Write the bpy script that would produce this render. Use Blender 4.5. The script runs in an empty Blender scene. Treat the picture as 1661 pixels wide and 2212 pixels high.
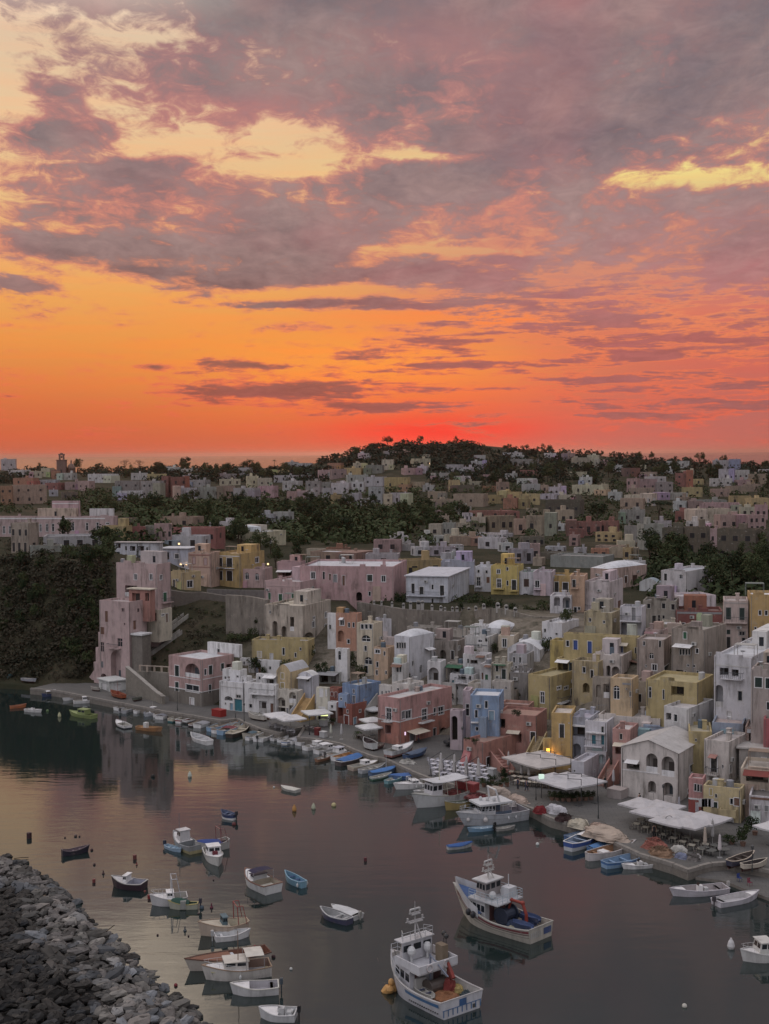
import bpy, math, random
from mathutils import Vector, Matrix
rnd = random.Random(7)
SC = bpy.context.scene
COL = SC.collection
CAMH = 50.0; FPX = 1296.3
PITCH = math.radians(2.567); ROLL = math.radians(0.41)
_r0 = Vector((1, 0, 0)); _u0 = Vector((0, math.sin(PITCH), math.cos(PITCH))); _f = Vector((0, math.cos(PITCH), -math.sin(PITCH)))
_r = _r0*math.cos(ROLL) - _u0*math.sin(ROLL); _u = _u0*math.cos(ROLL) + _r0*math.sin(ROLL)
cam = bpy.data.cameras.new('camera'); cam.sensor_fit = 'HORIZONTAL'; cam.sensor_width = 36.0; cam.lens = 36.0*FPX/769.0
cam.clip_start = 0.5; cam.clip_end = 120000.0
camo = bpy.data.objects.new('camera', cam); COL.objects.link(camo); SC.camera = camo
camo.matrix_world = Matrix(((_r.x, _u.x, -_f.x, 0), (_r.y, _u.y, -_f.y, 0), (_r.z, _u.z, -_f.z, CAMH), (0, 0, 0, 1)))

# ---- surveying helpers: a sight line from the viewpoint and where it meets the ground
def ray(x, y):
    return _f*FPX + _r*(x-384.5) + _u*(512.0-y)
def W(x, y, z=0.0):
    d = ray(x, y); t = (z-CAMH)/d.z
    return Vector((d.x*t, d.y*t, z))
def atY(x, y, Y):
    d = ray(x, y); t = Y/d.y
    return Vector((d.x*t, Y, CAMH+d.z*t))
def lerp(a, b, t): return a+(b-a)*t
def sst(a, b, v):
    t = min(1, max(0, (v-a)/(b-a))); return t*t*(3-2*t)
def interp(pts, x):
    if x <= pts[0][0]: return pts[0][1]
    for (a, b), (c, d) in zip(pts, pts[1:]):
        if x <= c: return b+(d-b)*(x-a)/(c-a)
    return pts[-1][1]

# foot of the first row of houses, then the shore, as ground points
_fl = [(-80, 672), (0, 683), (60, 686), (84, 686), (126, 690), (185, 704), (232, 711), (285, 716), (345, 724), (400, 741), (437, 739), (470, 741), (490, 758), (530, 762),
       (585, 770), (650, 794), (690, 804), (735, 818), (769, 827), (900, 860)]
FL = sorted((W(x, y, 1.3).x, W(x, y, 1.3).y) for x, y in _fl)
def Yf(X): return interp(FL, X)
def YfPx(x):
    # depth of the front row in the direction of column x
    pts = [(a, W(a, b, 1.3).y) for a, b in _fl]
    return interp(pts, x)
_rg = [(-400, 472), (0, 470), (60, 474), (120, 472), (200, 471), (280, 468), (320, 463), (345, 456), (365, 450), (400, 445), (460, 443), (520, 449), (560, 453), (600, 456),
       (640, 459), (680, 462), (720, 465), (769, 466), (1200, 470)]
RY = 1450.0
RID = [(atY(x, y, RY).x, atY(x, y, RY).z) for x, y in _rg]
SLP = [(-75, 1.0), (-63, .95), (-52, .5), (-30, .40), (0, .33), (60, .33)]
def T(X, Y):
    off = Y-Yf(X)
    P = 17.0 + 8.0*sst(-35, -80, X)*sst(900, 380, Y)
    k = sst(800, RY, Y)
    kk = sst(2300, RY+40, Y)
    Xr = X*RY/max(Y, 600.0)
    z = P+(interp(RID, Xr)-P)*k
    if Y > RY: z = -6+(z+6)*kk
    z = min(z, 1.0+max(0, off-4)*interp(SLP, X))
    kx = X/max(Y, 1)*FPX+384.5      # the ground lies lower at the foot of the battlement wall
    if 352 < kx < 500 and off < 63: z = lerp(z, min(z, 9.5), sst(352, 368, kx)*sst(498, 470, kx))
    return z
def hit(x, y, y0=150.0, y1=1460.0):
    d = ray(x, y); Y = y0
    while Y < y1:
        z = CAMH+d.z*Y/d.y; X = d.x*Y/d.y
        if Y > Yf(X) and z < T(X, Y): return Vector((X, Y, T(X, Y)))
        Y *= 1.004
    return Vector((d.x*RY/d.y, RY, T(d.x*RY/d.y, RY)))

# ---- meshes
class MB:
    def __init__(s): s.v = []; s.f = []; s.m = []; s.mi = 0
    def add(s, vs, fs):
        n = len(s.v); s.v += [tuple(p) for p in vs]
        for f in fs: s.f.append([i+n for i in f]); s.m.append(s.mi)
        return s
    def quad(s, *p): return s.add(p, [list(range(len(p)))])
    def box(s, x0, x1, y0, y1, z0, z1, rz=0, piv=None):
        vs = [(x, y, z) for z in (z0, z1) for x, y in ((x0, y0), (x1, y0), (x1, y1), (x0, y1))]
        if rz:
            px, py = piv or ((x0+x1)/2, (y0+y1)/2); c, q = math.cos(rz), math.sin(rz)
            vs = [(px+(x-px)*c-(y-py)*q, py+(x-px)*q+(y-py)*c, z) for x, y, z in vs]
        return s.add(vs, [[3, 2, 1, 0], [4, 5, 6, 7], [0, 1, 5, 4], [1, 2, 6, 5], [2, 3, 7, 6], [3, 0, 4, 7]])
    def cyl(s, p0, p1, r0, r1=None, n=8, cap=True):
        p0 = Vector(p0); p1 = Vector(p1); r1 = r0 if r1 is None else r1
        d = (p1-p0)
        if d.length < 1e-6: return s
        d.normalize(); a = d.orthogonal().normalized(); b = d.cross(a)
        vs = []
        for p, r in ((p0, r0), (p1, r1)):
            for i in range(n):
                t = 2*math.pi*i/n; vs.append(p+a*(r*math.cos(t))+b*(r*math.sin(t)))
        fs = [[i, (i+1) % n, n+(i+1) % n, n+i] for i in range(n)]
        if cap: fs += [list(range(n))[::-1], list(range(n, 2*n))]
        return s.add(vs, fs)
    def tube(s, pts, r, n=6):
        for a, b in zip(pts, pts[1:]): s.cyl(a, b, r, r, n)
        return s
    def ball(s, c, rx, ry=None, rz=None, n=8, m=5, noise=0, rg=None, low=-1.0):
        ry = rx if ry is None else ry; rz = rx if rz is None else rz
        vs = []; fs = []
        for j in range(m+1):
            ph = math.asin(low) + (math.pi/2-math.asin(low))*j/m
            for i in range(n):
                t = 2*math.pi*i/n; k = 1+(rg.uniform(-noise, noise) if noise else 0)
                vs.append((c[0]+rx*k*math.cos(ph)*math.cos(t), c[1]+ry*k*math.cos(ph)*math.sin(t), c[2]+rz*k*math.sin(ph)))
        for j in range(m):
            for i in range(n): fs.append([j*n+i, j*n+(i+1) % n, (j+1)*n+(i+1) % n, (j+1)*n+i])
        return s.add(vs, fs)
    def lathe(s, c, prof, n=10):
        vs = []; fs = []
        for r, z in prof:
            for i in range(n):
                t = 2*math.pi*i/n; vs.append((c[0]+r*math.cos(t), c[1]+r*math.sin(t), c[2]+z))
        for j in range(len(prof)-1):
            for i in range(n): fs.append([j*n+i, j*n+(i+1) % n, (j+1)*n+(i+1) % n, (j+1)*n+i])
        return s.add(vs, fs)
    def mesh(s, name, mat, smooth=False):
        me = bpy.data.meshes.new(name); me.from_pydata(s.v, [], s.f)
        for mm in (mat if isinstance(mat, (list, tuple)) else [mat]): me.materials.append(mm)
        if isinstance(mat, (list, tuple)): me.polygons.foreach_set('material_index', s.m)
        if smooth: me.polygons.foreach_set('use_smooth', [True]*len(me.polygons))
        me.update(); return me
    def obj(s, name, mat, parent=None, color=None, smooth=False, loc=None, rz=0):
        o = bpy.data.objects.new(name, s.mesh(name, mat, smooth)); COL.objects.link(o)
        if parent: o.parent = parent
        if color: o.color = (*color, 1)
        if loc is not None: o.location = loc
        if rz: o.rotation_euler = (0, 0, rz)
        return o
LABELS = {}
def tag(o, label, cat, group=None, kind=None):
    o['label'] = label; o['category'] = cat
    if group: o['group'] = group
    if kind: o['kind'] = kind
    LABELS.setdefault(label, []).append(o.name)
    return o
def thing(name, label, cat, loc, rz=0, group=None):
    o = bpy.data.objects.new(name, None); COL.objects.link(o); o.empty_display_size = .3
    o.location = loc; o.rotation_euler = (0, 0, rz)
    return tag(o, label, cat, group)
def inst(src, parent=None, loc=None, rz=0, sc=None, color=None):
    o = src.copy(); COL.objects.link(o); o.parent = parent
    if loc is not None: o.location = loc
    o.rotation_euler = (0, 0, rz)
    if sc is not None: o.scale = sc if isinstance(sc, (tuple, list)) else (sc, sc, sc)
    if color: o.color = (*color, 1)
    return o

# ---- materials (every colour that differs from thing to thing comes from the object's own colour)
class Nd:
    def __init__(s, tree): s.t = tree
    def n(s, typ, ins=None, **kw):
        nd = s.t.nodes.new(typ)
        for k, v in kw.items(): setattr(nd, k, v)
        for k, v in (ins or {}).items(): s.set(nd.inputs[k], v)
        return nd
    def set(s, sock, v):
        if isinstance(v, bpy.types.NodeSocket): s.t.links.new(v, sock)
        elif isinstance(v, (tuple, list)) and len(v) == 3 and sock.type == 'RGBA': sock.default_value = (*v, 1)
        else: sock.default_value = v
    def m(s, op, a, b=0.0, c=0.0, clamp=False):
        nd = s.t.nodes.new('ShaderNodeMath'); nd.operation = op; nd.use_clamp = clamp
        for i, v in enumerate((a, b, c)): s.set(nd.inputs[i], v)
        return nd.outputs[0]
    def mix(s, f, a, b, mode='MIX'):
        nd = s.t.nodes.new('ShaderNodeMix'); nd.data_type = 'RGBA'; nd.blend_type = mode; nd.clamp_factor = True
        s.set(nd.inputs[0], f); s.set(nd.inputs[6], a); s.set(nd.inputs[7], b); return nd.outputs[2]
    def ramp(s, f, stops, interp='LINEAR'):
        nd = s.t.nodes.new('ShaderNodeValToRGB'); cr = nd.color_ramp; cr.interpolation = interp
        while len(cr.elements) < len(stops): cr.elements.new(.5)
        for e, (p, c) in zip(cr.elements, stops): e.position = p; e.color = (*c, 1) if len(c) == 3 else c
        s.set(nd.inputs[0], f); return nd.outputs[0]
    def noise(s, vec, scale, detail=3, rough=.55, dist=0, dim='3D', out=0):
        nd = s.n('ShaderNodeTexNoise', {'Scale': scale, 'Detail': detail, 'Roughness': rough, 'Distortion': dist}, noise_dimensions=dim)
        if vec is not None: s.set(nd.inputs['Vector'], vec)
        return nd.outputs[out]
    def vmul(s, vec, k):
        nd = s.n('ShaderNodeVectorMath', operation='MULTIPLY'); s.set(nd.inputs[0], vec); s.set(nd.inputs[1], k); return nd.outputs[0]
    def vadd(s, vec, k):
        nd = s.n('ShaderNodeVectorMath', operation='ADD'); s.set(nd.inputs[0], vec); s.set(nd.inputs[1], k); return nd.outputs[0]
def newmat(name):
    m = bpy.data.materials.new(name); m.use_nodes = True; t = m.node_tree
    b = t.nodes['Principled BSDF']; return m, Nd(t), b
def M_obj(name, rough=.8, var=.18, scale=1.5, bump=0.0, stain=0.0, metallic=0.0, spec=.3, fine=0.0):
    # surface in the object's own colour, with mottling, streaked stains and a little relief
    m, N, b = newmat(name); oi = N.n('ShaderNodeObjectInfo'); tc = N.n('ShaderNodeNewGeometry').outputs['Position']
    c = oi.outputs['Color']
    nz = N.noise(tc, scale, 4, .6)
    f = N.m('MULTIPLY_ADD', nz, 2*var, 1-var)
    c = N.mix(1.0, c, N.n('ShaderNodeCombineColor', {0: f, 1: f, 2: f}).outputs[0], 'MULTIPLY')
    if stain:
        sv = N.vmul(tc, (1.1, 1.1, .16)); s1 = N.noise(sv, 1.0, 6, .68)
        s2 = N.noise(tc, .35, 4, .6)
        k = N.m('MULTIPLY', N.ramp(s1, [(.44, (0, 0, 0)), (.66, (1, 1, 1))]), N.ramp(s2, [(.38, (.12, .12, .12)), (.66, (1, 1, 1))]))
        k = N.m('MULTIPLY', k, stain, 0, True)
        c = N.mix(k, c, N.mix(.68, N.mix(1.0, c, (.42, .40, .38), 'MULTIPLY'), (.12, .105, .09)))
        s3 = N.noise(tc, .9, 8, .7)
        c = N.mix(N.m('MULTIPLY', N.ramp(s3, [(.58, (0, 0, 0)), (.66, (1, 1, 1))]), stain*.7), c, N.mix(.6, c, (.40, .36, .31)))
    N.set(b.inputs['Base Color'], c); b.inputs['Roughness'].default_value = rough; b.inputs['Metallic'].default_value = metallic
    b.inputs['Specular IOR Level'].default_value = spec
    if bump:
        bn = N.n('ShaderNodeBump', {'Strength': bump, 'Distance': .05, 'Height': N.noise(tc, 6.0, 5, .6)}); N.set(b.inputs['Normal'], bn.outputs[0])
    return m
def M_flat(name, col, rough=.6, metallic=0, spec=.4, var=.12, scale=3.0, emit=None, es=0):
    m, N, b = newmat(name)
    tc = N.n('ShaderNodeNewGeometry').outputs['Position']; nz = N.noise(tc, scale, 3, .6)
    N.set(b.inputs['Base Color'], N.mix(nz, tuple(x*(1-var) for x in col), tuple(min(1, x*(1+var)) for x in col)))
    b.inputs['Roughness'].default_value = rough; b.inputs['Metallic'].default_value = metallic; b.inputs['Specular IOR Level'].default_value = spec
    if emit: b.inputs['Emission Color'].default_value = (*emit, 1); b.inputs['Emission Strength'].default_value = es
    return m
PLASTER = M_obj('weathered_plaster', .88, .2, .9, .25, 1.0)
STUCCO = M_obj('crumbling_stucco', .92, .42, .7, .5, 1.35)
ROOFM = M_obj('roof_screed', .85, .22, .6, .2, .45)
PAINT = M_obj('painted_wood', .55, .14, 2.0, 0, .45)
HULLM = M_obj('boat_paint', .42, .14, 2.5, 0, .6, spec=.4)
CLOTH = M_obj('canvas_cloth', .9, .16, 1.2, .3, .4)
METAL = M_obj('painted_metal', .45, .1, 3.0, 0, .2, metallic=.2, spec=.5)
STONEM = M_obj('rubble_stone', .95, .35, 2.2, .8, .6)
ROCKM = M_obj('boulder_rock', .92, .3, 1.6, .8, .3)
GLASS = M_flat('window_glass', (.02, .024, .03), .12, 0, .5, .2)
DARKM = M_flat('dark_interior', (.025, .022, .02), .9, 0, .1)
NETM = M_obj('fishing_net', .95, .5, 3.0, .9, .3)
WH = (.79, .77, .765); LW = (.66, .66, .72); CR = (.64, .57, .46); PK = (.54, .40, .385); RP = (.52, .31, .30); SAL = (.41, .215, .18); YL = (.48, .385, .20); OC = (.52, .35, .17)
BL = (.235, .325, .50); PB = (.50, .57, .68); GR = (.38, .35, .32); ST = (.22, .195, .17); TR = (.33, .13, .10); BR = (.20, .11, .08); PE = (.60, .40, .29); PY = (.64, .52, .30); GN = (.05, .14, .08); DG = (.03, .05, .045)
DB = (.05, .08, .2); TL = (.05, .20, .25); TAN = (.46, .36, .27); DW = (.08, .045, .035); GY = (.30, .30, .31)
# ---- sky: physical sky for the dome, with the sunset cloud deck above the western horizon
def s2l(c): return tuple(((x/255.0)/12.92 if x/255.0 <= .04045 else ((x/255.0+.055)/1.055)**2.4) for x in c)
wd = bpy.data.worlds.new('World'); SC.world = wd; wd.use_nodes = True
wt = wd.node_tree; wt.nodes.clear(); N = Nd(wt)
SUN_EL = math.radians(0.35); SUN_AZ = math.radians(2.2)
tc = N.n('ShaderNodeTexCoord'); sep = N.n('ShaderNodeSeparateXYZ'); wt.links.new(tc.outputs['Generated'], sep.inputs[0])
dx, dy, dz = sep.outputs
az = N.m('ARCTAN2', dx, dy); el = N.m('ARCSINE', dz)
U = N.m('MULTIPLY', az, 28.0); V = N.m('MULTIPLY', el, 28.0)
Vp = N.m('MAXIMUM', V, 0.0)
# cloud streaks get flatter and finer towards the horizon
lv = N.m('LOGARITHM', N.m('ADD', Vp, 1.3), 2.718)
us = N.m('DIVIDE', U, N.m('MULTIPLY_ADD', Vp, .16, 1.6))
q = N.n('ShaderNodeCombineXYZ', {0: us, 1: N.m('MULTIPLY', lv, 4.6), 2: 0.0}).outputs[0]
warp = N.noise(q, .55, 4, .55, out=1)
_ws = N.n('ShaderNodeSeparateXYZ'); wt.links.new(warp, _ws.inputs[0]); warp_r = _ws.outputs[0]
uv = N.n('ShaderNodeCombineXYZ', {0: U, 1: V, 2: 0.0}).outputs[0]
wv = N.vadd(warp, (-.5, -.5, -.5))
uvw = N.n('ShaderNodeVectorMath', operation='ADD'); wt.links.new(uv, uvw.inputs[0])
wsc = N.n('ShaderNodeVectorMath', operation='MULTIPLY'); wt.links.new(wv, wsc.inputs[0])
wk = N.n('ShaderNodeCombineXYZ', {0: N.m('MULTIPLY_ADD', Vp, .22, 1.6), 1: N.m('MULTIPLY_ADD', Vp, .10, .25), 2: 0.0}).outputs[0]
wt.links.new(wk, wsc.inputs[1]); wt.links.new(wsc.outputs[0], uvw.inputs[1]); UVW = uvw.outputs[0]
def blob(cx, cy, rx, ry, vec=None):
    a = N.vadd(vec or UVW, (-(cx-830)/100.0, -(980-cy)/100.0, 0)); a = N.vmul(a, (100.0/rx, 100.0/ry, 0))
    d = N.n('ShaderNodeVectorMath', operation='DOT_PRODUCT'); wt.links.new(a, d.inputs[0]); wt.links.new(a, d.inputs[1])
    return N.m('EXPONENT', N.m('MULTIPLY', d.outputs['Value'], -1.0))
CL = [(480, 60, 460, 54, .76), (400, 205, 320, 66, .74), (1290, 130, 480, 210, .72), (1120, 310, 310, 80, .72), (170, 312, 170, 34, 1.0), (290, 415, 270, 34, .85), (170, 545, 240, 38, 1.35),
      (530, 612, 140, 24, 1.5), (915, 605, 100, 34, 1.7), (700, 565, 45, 30, .9), (890, 412, 150, 36, 1.0), (1320, 500, 430, 90, .62), (540, 540, 190, 60, .5), (590, 845, 190, 24, 1.5),
      (800, 880, 170, 9, 1.0), (70, 622, 120, 18, 1.5), (1300, 745, 380, 46, .62), (1450, 880, 300, 38, .85), (1650, 590, 110, 70, 1.0), (540, 783, 130, 9, 1.0), (350, 790, 36, 7, 1.1), (800, 826, 70, 10, 1.0),
      (870, 668, 180, 16, 1.3), (1060, 622, 80, 22, 1.3), (620, 660, 150, 9, 1.0), (300, 590, 110, 10, 1.0), (760, 610, 80, 14, .9), (1230, 660, 160, 12, .9), (30, 848, 60, 6, .9), (640, 710, 70, 8, .8), (950, 712, 110, 7, .8), (940, 805, 90, 7, .8), (930, 868, 130, 7, .8), (1010, 915, 90, 5, .8), (150, 70, 160, 40, .4),
      (720, 470, 340, 60, .42), (1100, 570, 90, 18, .9),
      (25, 190, 80, 95, -.7), (430, 332, 110, 17, -.5), (600, 385, 140, 16, -.7), (940, 352, 110, 12, -.9), (1490, 418, 170, 22, -1.15), (960, 552, 140, 8, -1.0), (330, 130, 70, 10, -.5), (200, 480, 280, 30, .30), (430, 440, 260, 20, .30), (560, 570, 230, 40, .34), (720, 200, 200, 90, .34), (140, 240, 90, 26, .6), (250, 385, 200, 14, .6), (620, 310, 60, 16, -.55), (1160, 610, 120, 6, -.7), (880, 690, 200, 9, -.9), (760, 640, 200, 8, -.5),
 (560, 500, 260, 50, .45), (700, 530, 160, 40, .4), (1400, 600, 260, 60, .35), (120, 470, 200, 30, .45), (60, 330, 90, 30, .5), (330, 370, 160, 12, .5), (1240, 700, 300, 14, .5), (1150, 790, 260, 12, .5), (1330, 830, 160, 9, .6), (980, 740, 120, 6, .6), (760, 765, 120, 6, .6)]
acc = None
for cx, cy, rx, ry, am in CL:
    g = blob(cx, cy, rx, ry); acc = N.m('MULTIPLY', g, am) if acc is None else N.m('MULTIPLY_ADD', g, am, acc)
nz = N.noise(q, 1.25, 9, .62, .5); nz2 = N.noise(N.vadd(q, (0.06, -.16, 3.0)), 1.25, 6, .60, .4)
nf = N.noise(N.vmul(q, (.8, 1.15, 1)), 5.0, 7, .66, .6)
def mr(v, a, b): return N.n('ShaderNodeMapRange', {0: v, 1: a, 2: b, 3: 0.0, 4: 1.0}, interpolation_type='SMOOTHSTEP').outputs[0]
sideC = mr(U, -5.0, 1.0)
base = N.m('ADD', N.m('MULTIPLY', mr(V, 3.2, 6.5), N.m('MULTIPLY_ADD', sideC, .22, .10)), N.m('MULTIPLY', mr(V, 1.2, 3.0), N.m('MULTIPLY', mr(U, 0.5, 5.0), .30)))
base = N.m('ADD', base, N.m('MULTIPLY', mr(V, 9.0, 11.0), .45))
field = N.m('ADD', N.m('ADD', acc, base), N.m('MULTIPLY_ADD', N.m('SUBTRACT', nz, .5), 2.3, N.m('MULTIPLY', N.m('SUBTRACT', nf, .5), 2.15)))
stn = N.noise(N.n('ShaderNodeCombineXYZ', {0: N.m('MULTIPLY', U, .5), 1: N.m('MULTIPLY_ADD', V, 4.4, N.m('MULTIPLY', warp_r, .9)), 2: 4.0}).outputs[0], 1.0, 7, .62, .3)
band = N.m('MULTIPLY', mr(V, .3, .9), mr(V, 4.6, 2.6))
field = N.m('MULTIPLY_ADD', N.m('MULTIPLY', N.m('SUBTRACT', stn, .49), N.m('MULTIPLY_ADD', mr(U, -3.5, 2.5), 4.2, 2.2)), band, field)
# away from the pictured sector the deck is broken cloud from noise alone
far = N.m('MAXIMUM', N.m('MULTIPLY_ADD', N.m('ABSOLUTE', az), 3.0, -.9, True), N.m('MULTIPLY_ADD', el, 3.2, -1.15, True))
field = N.m('MULTIPLY_ADD', far, .3, field)
dens = N.n('ShaderNodeMapRange', {0: field, 1: .10, 2: .74, 3: 0.0, 4: 1.0}, interpolation_type='SMOOTHSTEP').outputs[0]
thick = N.n('ShaderNodeMapRange', {0: N.m('MULTIPLY_ADD', N.m('SUBTRACT', nz2, .5), 1.1, field), 1: .40, 2: 1.15, 3: 0.0, 4: 1.0}, interpolation_type='SMOOTHSTEP').outputs[0]
v10 = N.m('DIVIDE', Vp, 10.0)
def vr(stops): return N.ramp(v10, [(p/10.0, s2l(c)) for p, c in stops])
clearL = vr([(0, (206, 92, 62)), (1, (214, 112, 66)), (2.4, (232, 150, 76)), (3.4, (236, 166, 92)), (5, (232, 186, 128)), (7, (232, 198, 156)), (8.8, (222, 196, 168)), (9.8, (206, 186, 164))])
clearR = vr([(0, (196, 104, 92)), (.8, (188, 106, 96)), (2, (206, 108, 94)), (3.4, (204, 124, 112)), (5, (206, 168, 130)), (5.8, (240, 218, 140)), (7, (188, 146, 134)), (9.8, (128, 116, 118))])
side = N.n('ShaderNodeMapRange', {0: U, 1: -3.5, 2: 5.0, 3: 0.0, 4: 1.0}, interpolation_type='SMOOTHSTEP').outputs[0]
clear = N.mix(side, clearL, clearR)
clear = N.mix(N.m('MULTIPLY', blob(800, 790, 420, 95, uv), .85), clear, s2l((255, 158, 66)))
clear = N.mix(N.m('MULTIPLY', blob(1080, 690, 340, 30, uv), .7), clear, s2l((255, 140, 66)))
clear = N.mix(N.m('MULTIPLY', blob(950, 890, 330, 66, uv), .5), clear, s2l((255, 92, 52)))
clear = N.mix(N.m('MULTIPLY', blob(935, 935, 230, 34, uv), .9), clear, s2l((255, 52, 40)))
hs = N.noise(N.vmul(uv, (.35, 4.2, 0)), 1.0, 4, .6)
clear = N.mix(N.m('MULTIPLY', N.ramp(hs, [(.42, (0, 0, 0)), (.62, (1, 1, 1))]), .22), clear, N.mix(1.0, clear, (1.25, .82, .72), 'MULTIPLY'))
lit = vr([(0, (226, 92, 72)), (1.2, (232, 110, 78)), (2.4, (236, 132, 88)), (3.6, (222, 142, 108)), (5, (206, 134, 118)), (6.5, (200, 134, 124)), (8, (176, 128, 126)), (9.8, (128, 116, 118))])
core = vr([(0, (168, 70, 60)), (.8, (156, 80, 68)), (1.8, (152, 96, 82)), (3.2, (132, 98, 94)), (4.6, (140, 116, 114)), (6, (134, 116, 116)), (8, (130, 117, 119)), (9.8, (122, 113, 117))])
coreR = vr([(0, (176, 98, 90)), (1, (162, 98, 94)), (2.4, (176, 102, 96)), (3.6, (164, 114, 114)), (5, (154, 126, 126)), (6.2, (130, 113, 117)), (8.2, (126, 114, 118)), (9.8, (122, 112, 118))])
core = N.mix(side, core, coreR)
core = N.mix(N.m('MULTIPLY', N.ramp(nz2, [(.40, (0, 0, 0)), (.62, (1, 1, 1))]), N.m('MULTIPLY', mr(V, 2.2, 4.0), .55)), core, s2l((172, 142, 136)))
core = N.mix(1.0, core, N.ramp(nf, [(.3, (.84, .84, .86)), (.7, (1.16, 1.14, 1.13))]), 'MULTIPLY')
pinkn = N.noise(N.vadd(q, (5.0, 2.0, 7.0)), .8, 4, .55)
pk = N.m('MULTIPLY', N.ramp(pinkn, [(.46, (0, 0, 0)), (.66, (1, 1, 1))]), .75)
pinkz = N.m('ADD', N.m('ADD', N.m('MULTIPLY', blob(930, 130, 180, 64), .6), N.m('MULTIPLY', blob(420, 265, 190, 40), .8)), N.m("ADD", N.m("MULTIPLY", blob(1240, 60, 70, 60), .45), N.m('MULTIPLY', blob(1500, 640, 260, 60), .7)))
core = N.mix(N.m('MULTIPLY', pk, .22), core, s2l((206, 116, 116)))
core = N.mix(N.m('MULTIPLY', pinkz, N.m('MULTIPLY_ADD', pinkn, 1.5, -.15), 0, True), core, s2l((200, 120, 120)))
cloud = N.mix(thick, lit, core)
colr = N.mix(dens, clear, cloud)
# the dome overhead and behind the viewpoint: pale blue-violet dusk overcast over the physical sky
sky = N.n('ShaderNodeTexSky', sky_type='NISHITA', sun_disc=False, sun_elevation=SUN_EL, sun_rotation=SUN_AZ, altitude=50.0, air_density=1.2, dust_density=2.0, ozone_density=2.0)
dome = N.mix(N.m('MULTIPLY', dens, .5), (.43, .425, .465), (.47, .455, .48))
dome = N.mix(1.0, dome, N.mix(1.0, sky.outputs[0], (.05, .05, .05), 'MULTIPLY'), 'ADD')
gap = N.m('MULTIPLY', N.m('MULTIPLY', mr(el, .30, .40), mr(el, .95, .60)), N.m('MULTIPLY', mr(az, -.06, -.20), mr(az, -1.3, -.7)))  # bright patch added mostly above the frame to lift the left water's reflection
dk_ = N.m('MULTIPLY', N.m('MULTIPLY_ADD', N.m('COSINE', N.m('ADD', az, 2.3)), .5, 1.16), N.m('MULTIPLY_ADD', mr(el, -.1, 1.1), 1.1, .42))
dome = N.mix(1.0, dome, N.n('ShaderNodeCombineColor', {0: dk_, 1: dk_, 2: dk_}).outputs[0], 'MULTIPLY')
k = N.m('MAXIMUM', N.n('ShaderNodeMapRange', {0: el, 1: .33, 2: .60, 3: 0.0, 4: 1.0}, interpolation_type='SMOOTHSTEP').outputs[0],
        N.n('ShaderNodeMapRange', {0: N.m('ABSOLUTE', az), 1: .55, 2: 1.5, 3: 0.0, 4: 1.0}, interpolation_type='SMOOTHSTEP').outputs[0])
colr = N.mix(k, colr, dome)
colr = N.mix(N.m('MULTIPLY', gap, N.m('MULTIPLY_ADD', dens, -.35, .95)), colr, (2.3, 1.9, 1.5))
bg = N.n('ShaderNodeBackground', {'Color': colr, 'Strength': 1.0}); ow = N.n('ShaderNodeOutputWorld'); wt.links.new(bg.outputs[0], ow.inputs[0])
wd.cycles.sampling_method = 'MANUAL'; wd.cycles.sample_map_resolution = 512
sl = bpy.data.lights.new('sun', 'SUN'); sl.energy = .3; sl.angle = math.radians(2); sl.color = (1, .55, .35)
so = bpy.data.objects.new('sun', sl); COL.objects.link(so)
so.rotation_euler = Vector((-math.sin(SUN_AZ)*math.cos(SUN_EL), -math.cos(SUN_AZ)*math.cos(SUN_EL), -math.sin(SUN_EL))).to_track_quat('-Z', 'Y').to_euler()
SC.view_settings.view_transform = 'Standard'; SC.view_settings.look = 'None'; SC.view_settings.exposure = 0; SC.view_settings.gamma = 1
SC.cycles.use_denoising = True
SC.cycles.max_bounces = 5; SC.cycles.diffuse_bounces = 1; SC.cycles.glossy_bounces = 3; SC.cycles.transparent_max_bounces = 4; SC.cycles.volume_bounces = 0
# ---- water
m, N, b = newmat('harbour_water'); WATER = m
pos = N.n('ShaderNodeNewGeometry').outputs['Position']
n1 = N.noise(N.vmul(pos, (.28, 1.0, 1.0)), .55, 4, .55, .3); n2 = N.noise(N.vmul(pos, (.6, 1.0, 1.0)), 2.2, 3, .5)
patch = N.ramp(N.noise(pos, .016, 3, .5), [(.36, (.35, .35, .35)), (.62, (1, 1, 1))])
h = N.m('MULTIPLY', N.m('MULTIPLY_ADD', n2, .16, n1), patch)
bn = N.n('ShaderNodeBump', {'Strength': .14, 'Distance': .20, 'Height': h}); N.set(b.inputs['Normal'], bn.outputs[0])
b.inputs['Base Color'].default_value = (.014, .024, .023, 1); sy = N.n('ShaderNodeSeparateXYZ'); m.node_tree.links.new(pos, sy.inputs[0]); N.set(b.inputs['Roughness'], N.n('ShaderNodeMapRange', {0: sy.outputs[1], 1: 500.0, 2: 3500.0, 3: .05, 4: .22}).outputs[0]); b.inputs['IOR'].default_value = 1.66; b.inputs['Specular IOR Level'].default_value = .5
o = MB().quad((-70000, -300, 0), (70000, -300, 0), (70000, 70000, 0), (-70000, 70000, 0)).obj('water', WATER); o['kind'] = 'structure'
o = MB().quad((-3000, -300, -7), (3000, -300, -7), (3000, 4000, -7), (-3000, 4000, -7)).obj('seabed', M_flat('sea_bed', (.03, .035, .03), .9)); o['kind'] = 'structure'
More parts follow.
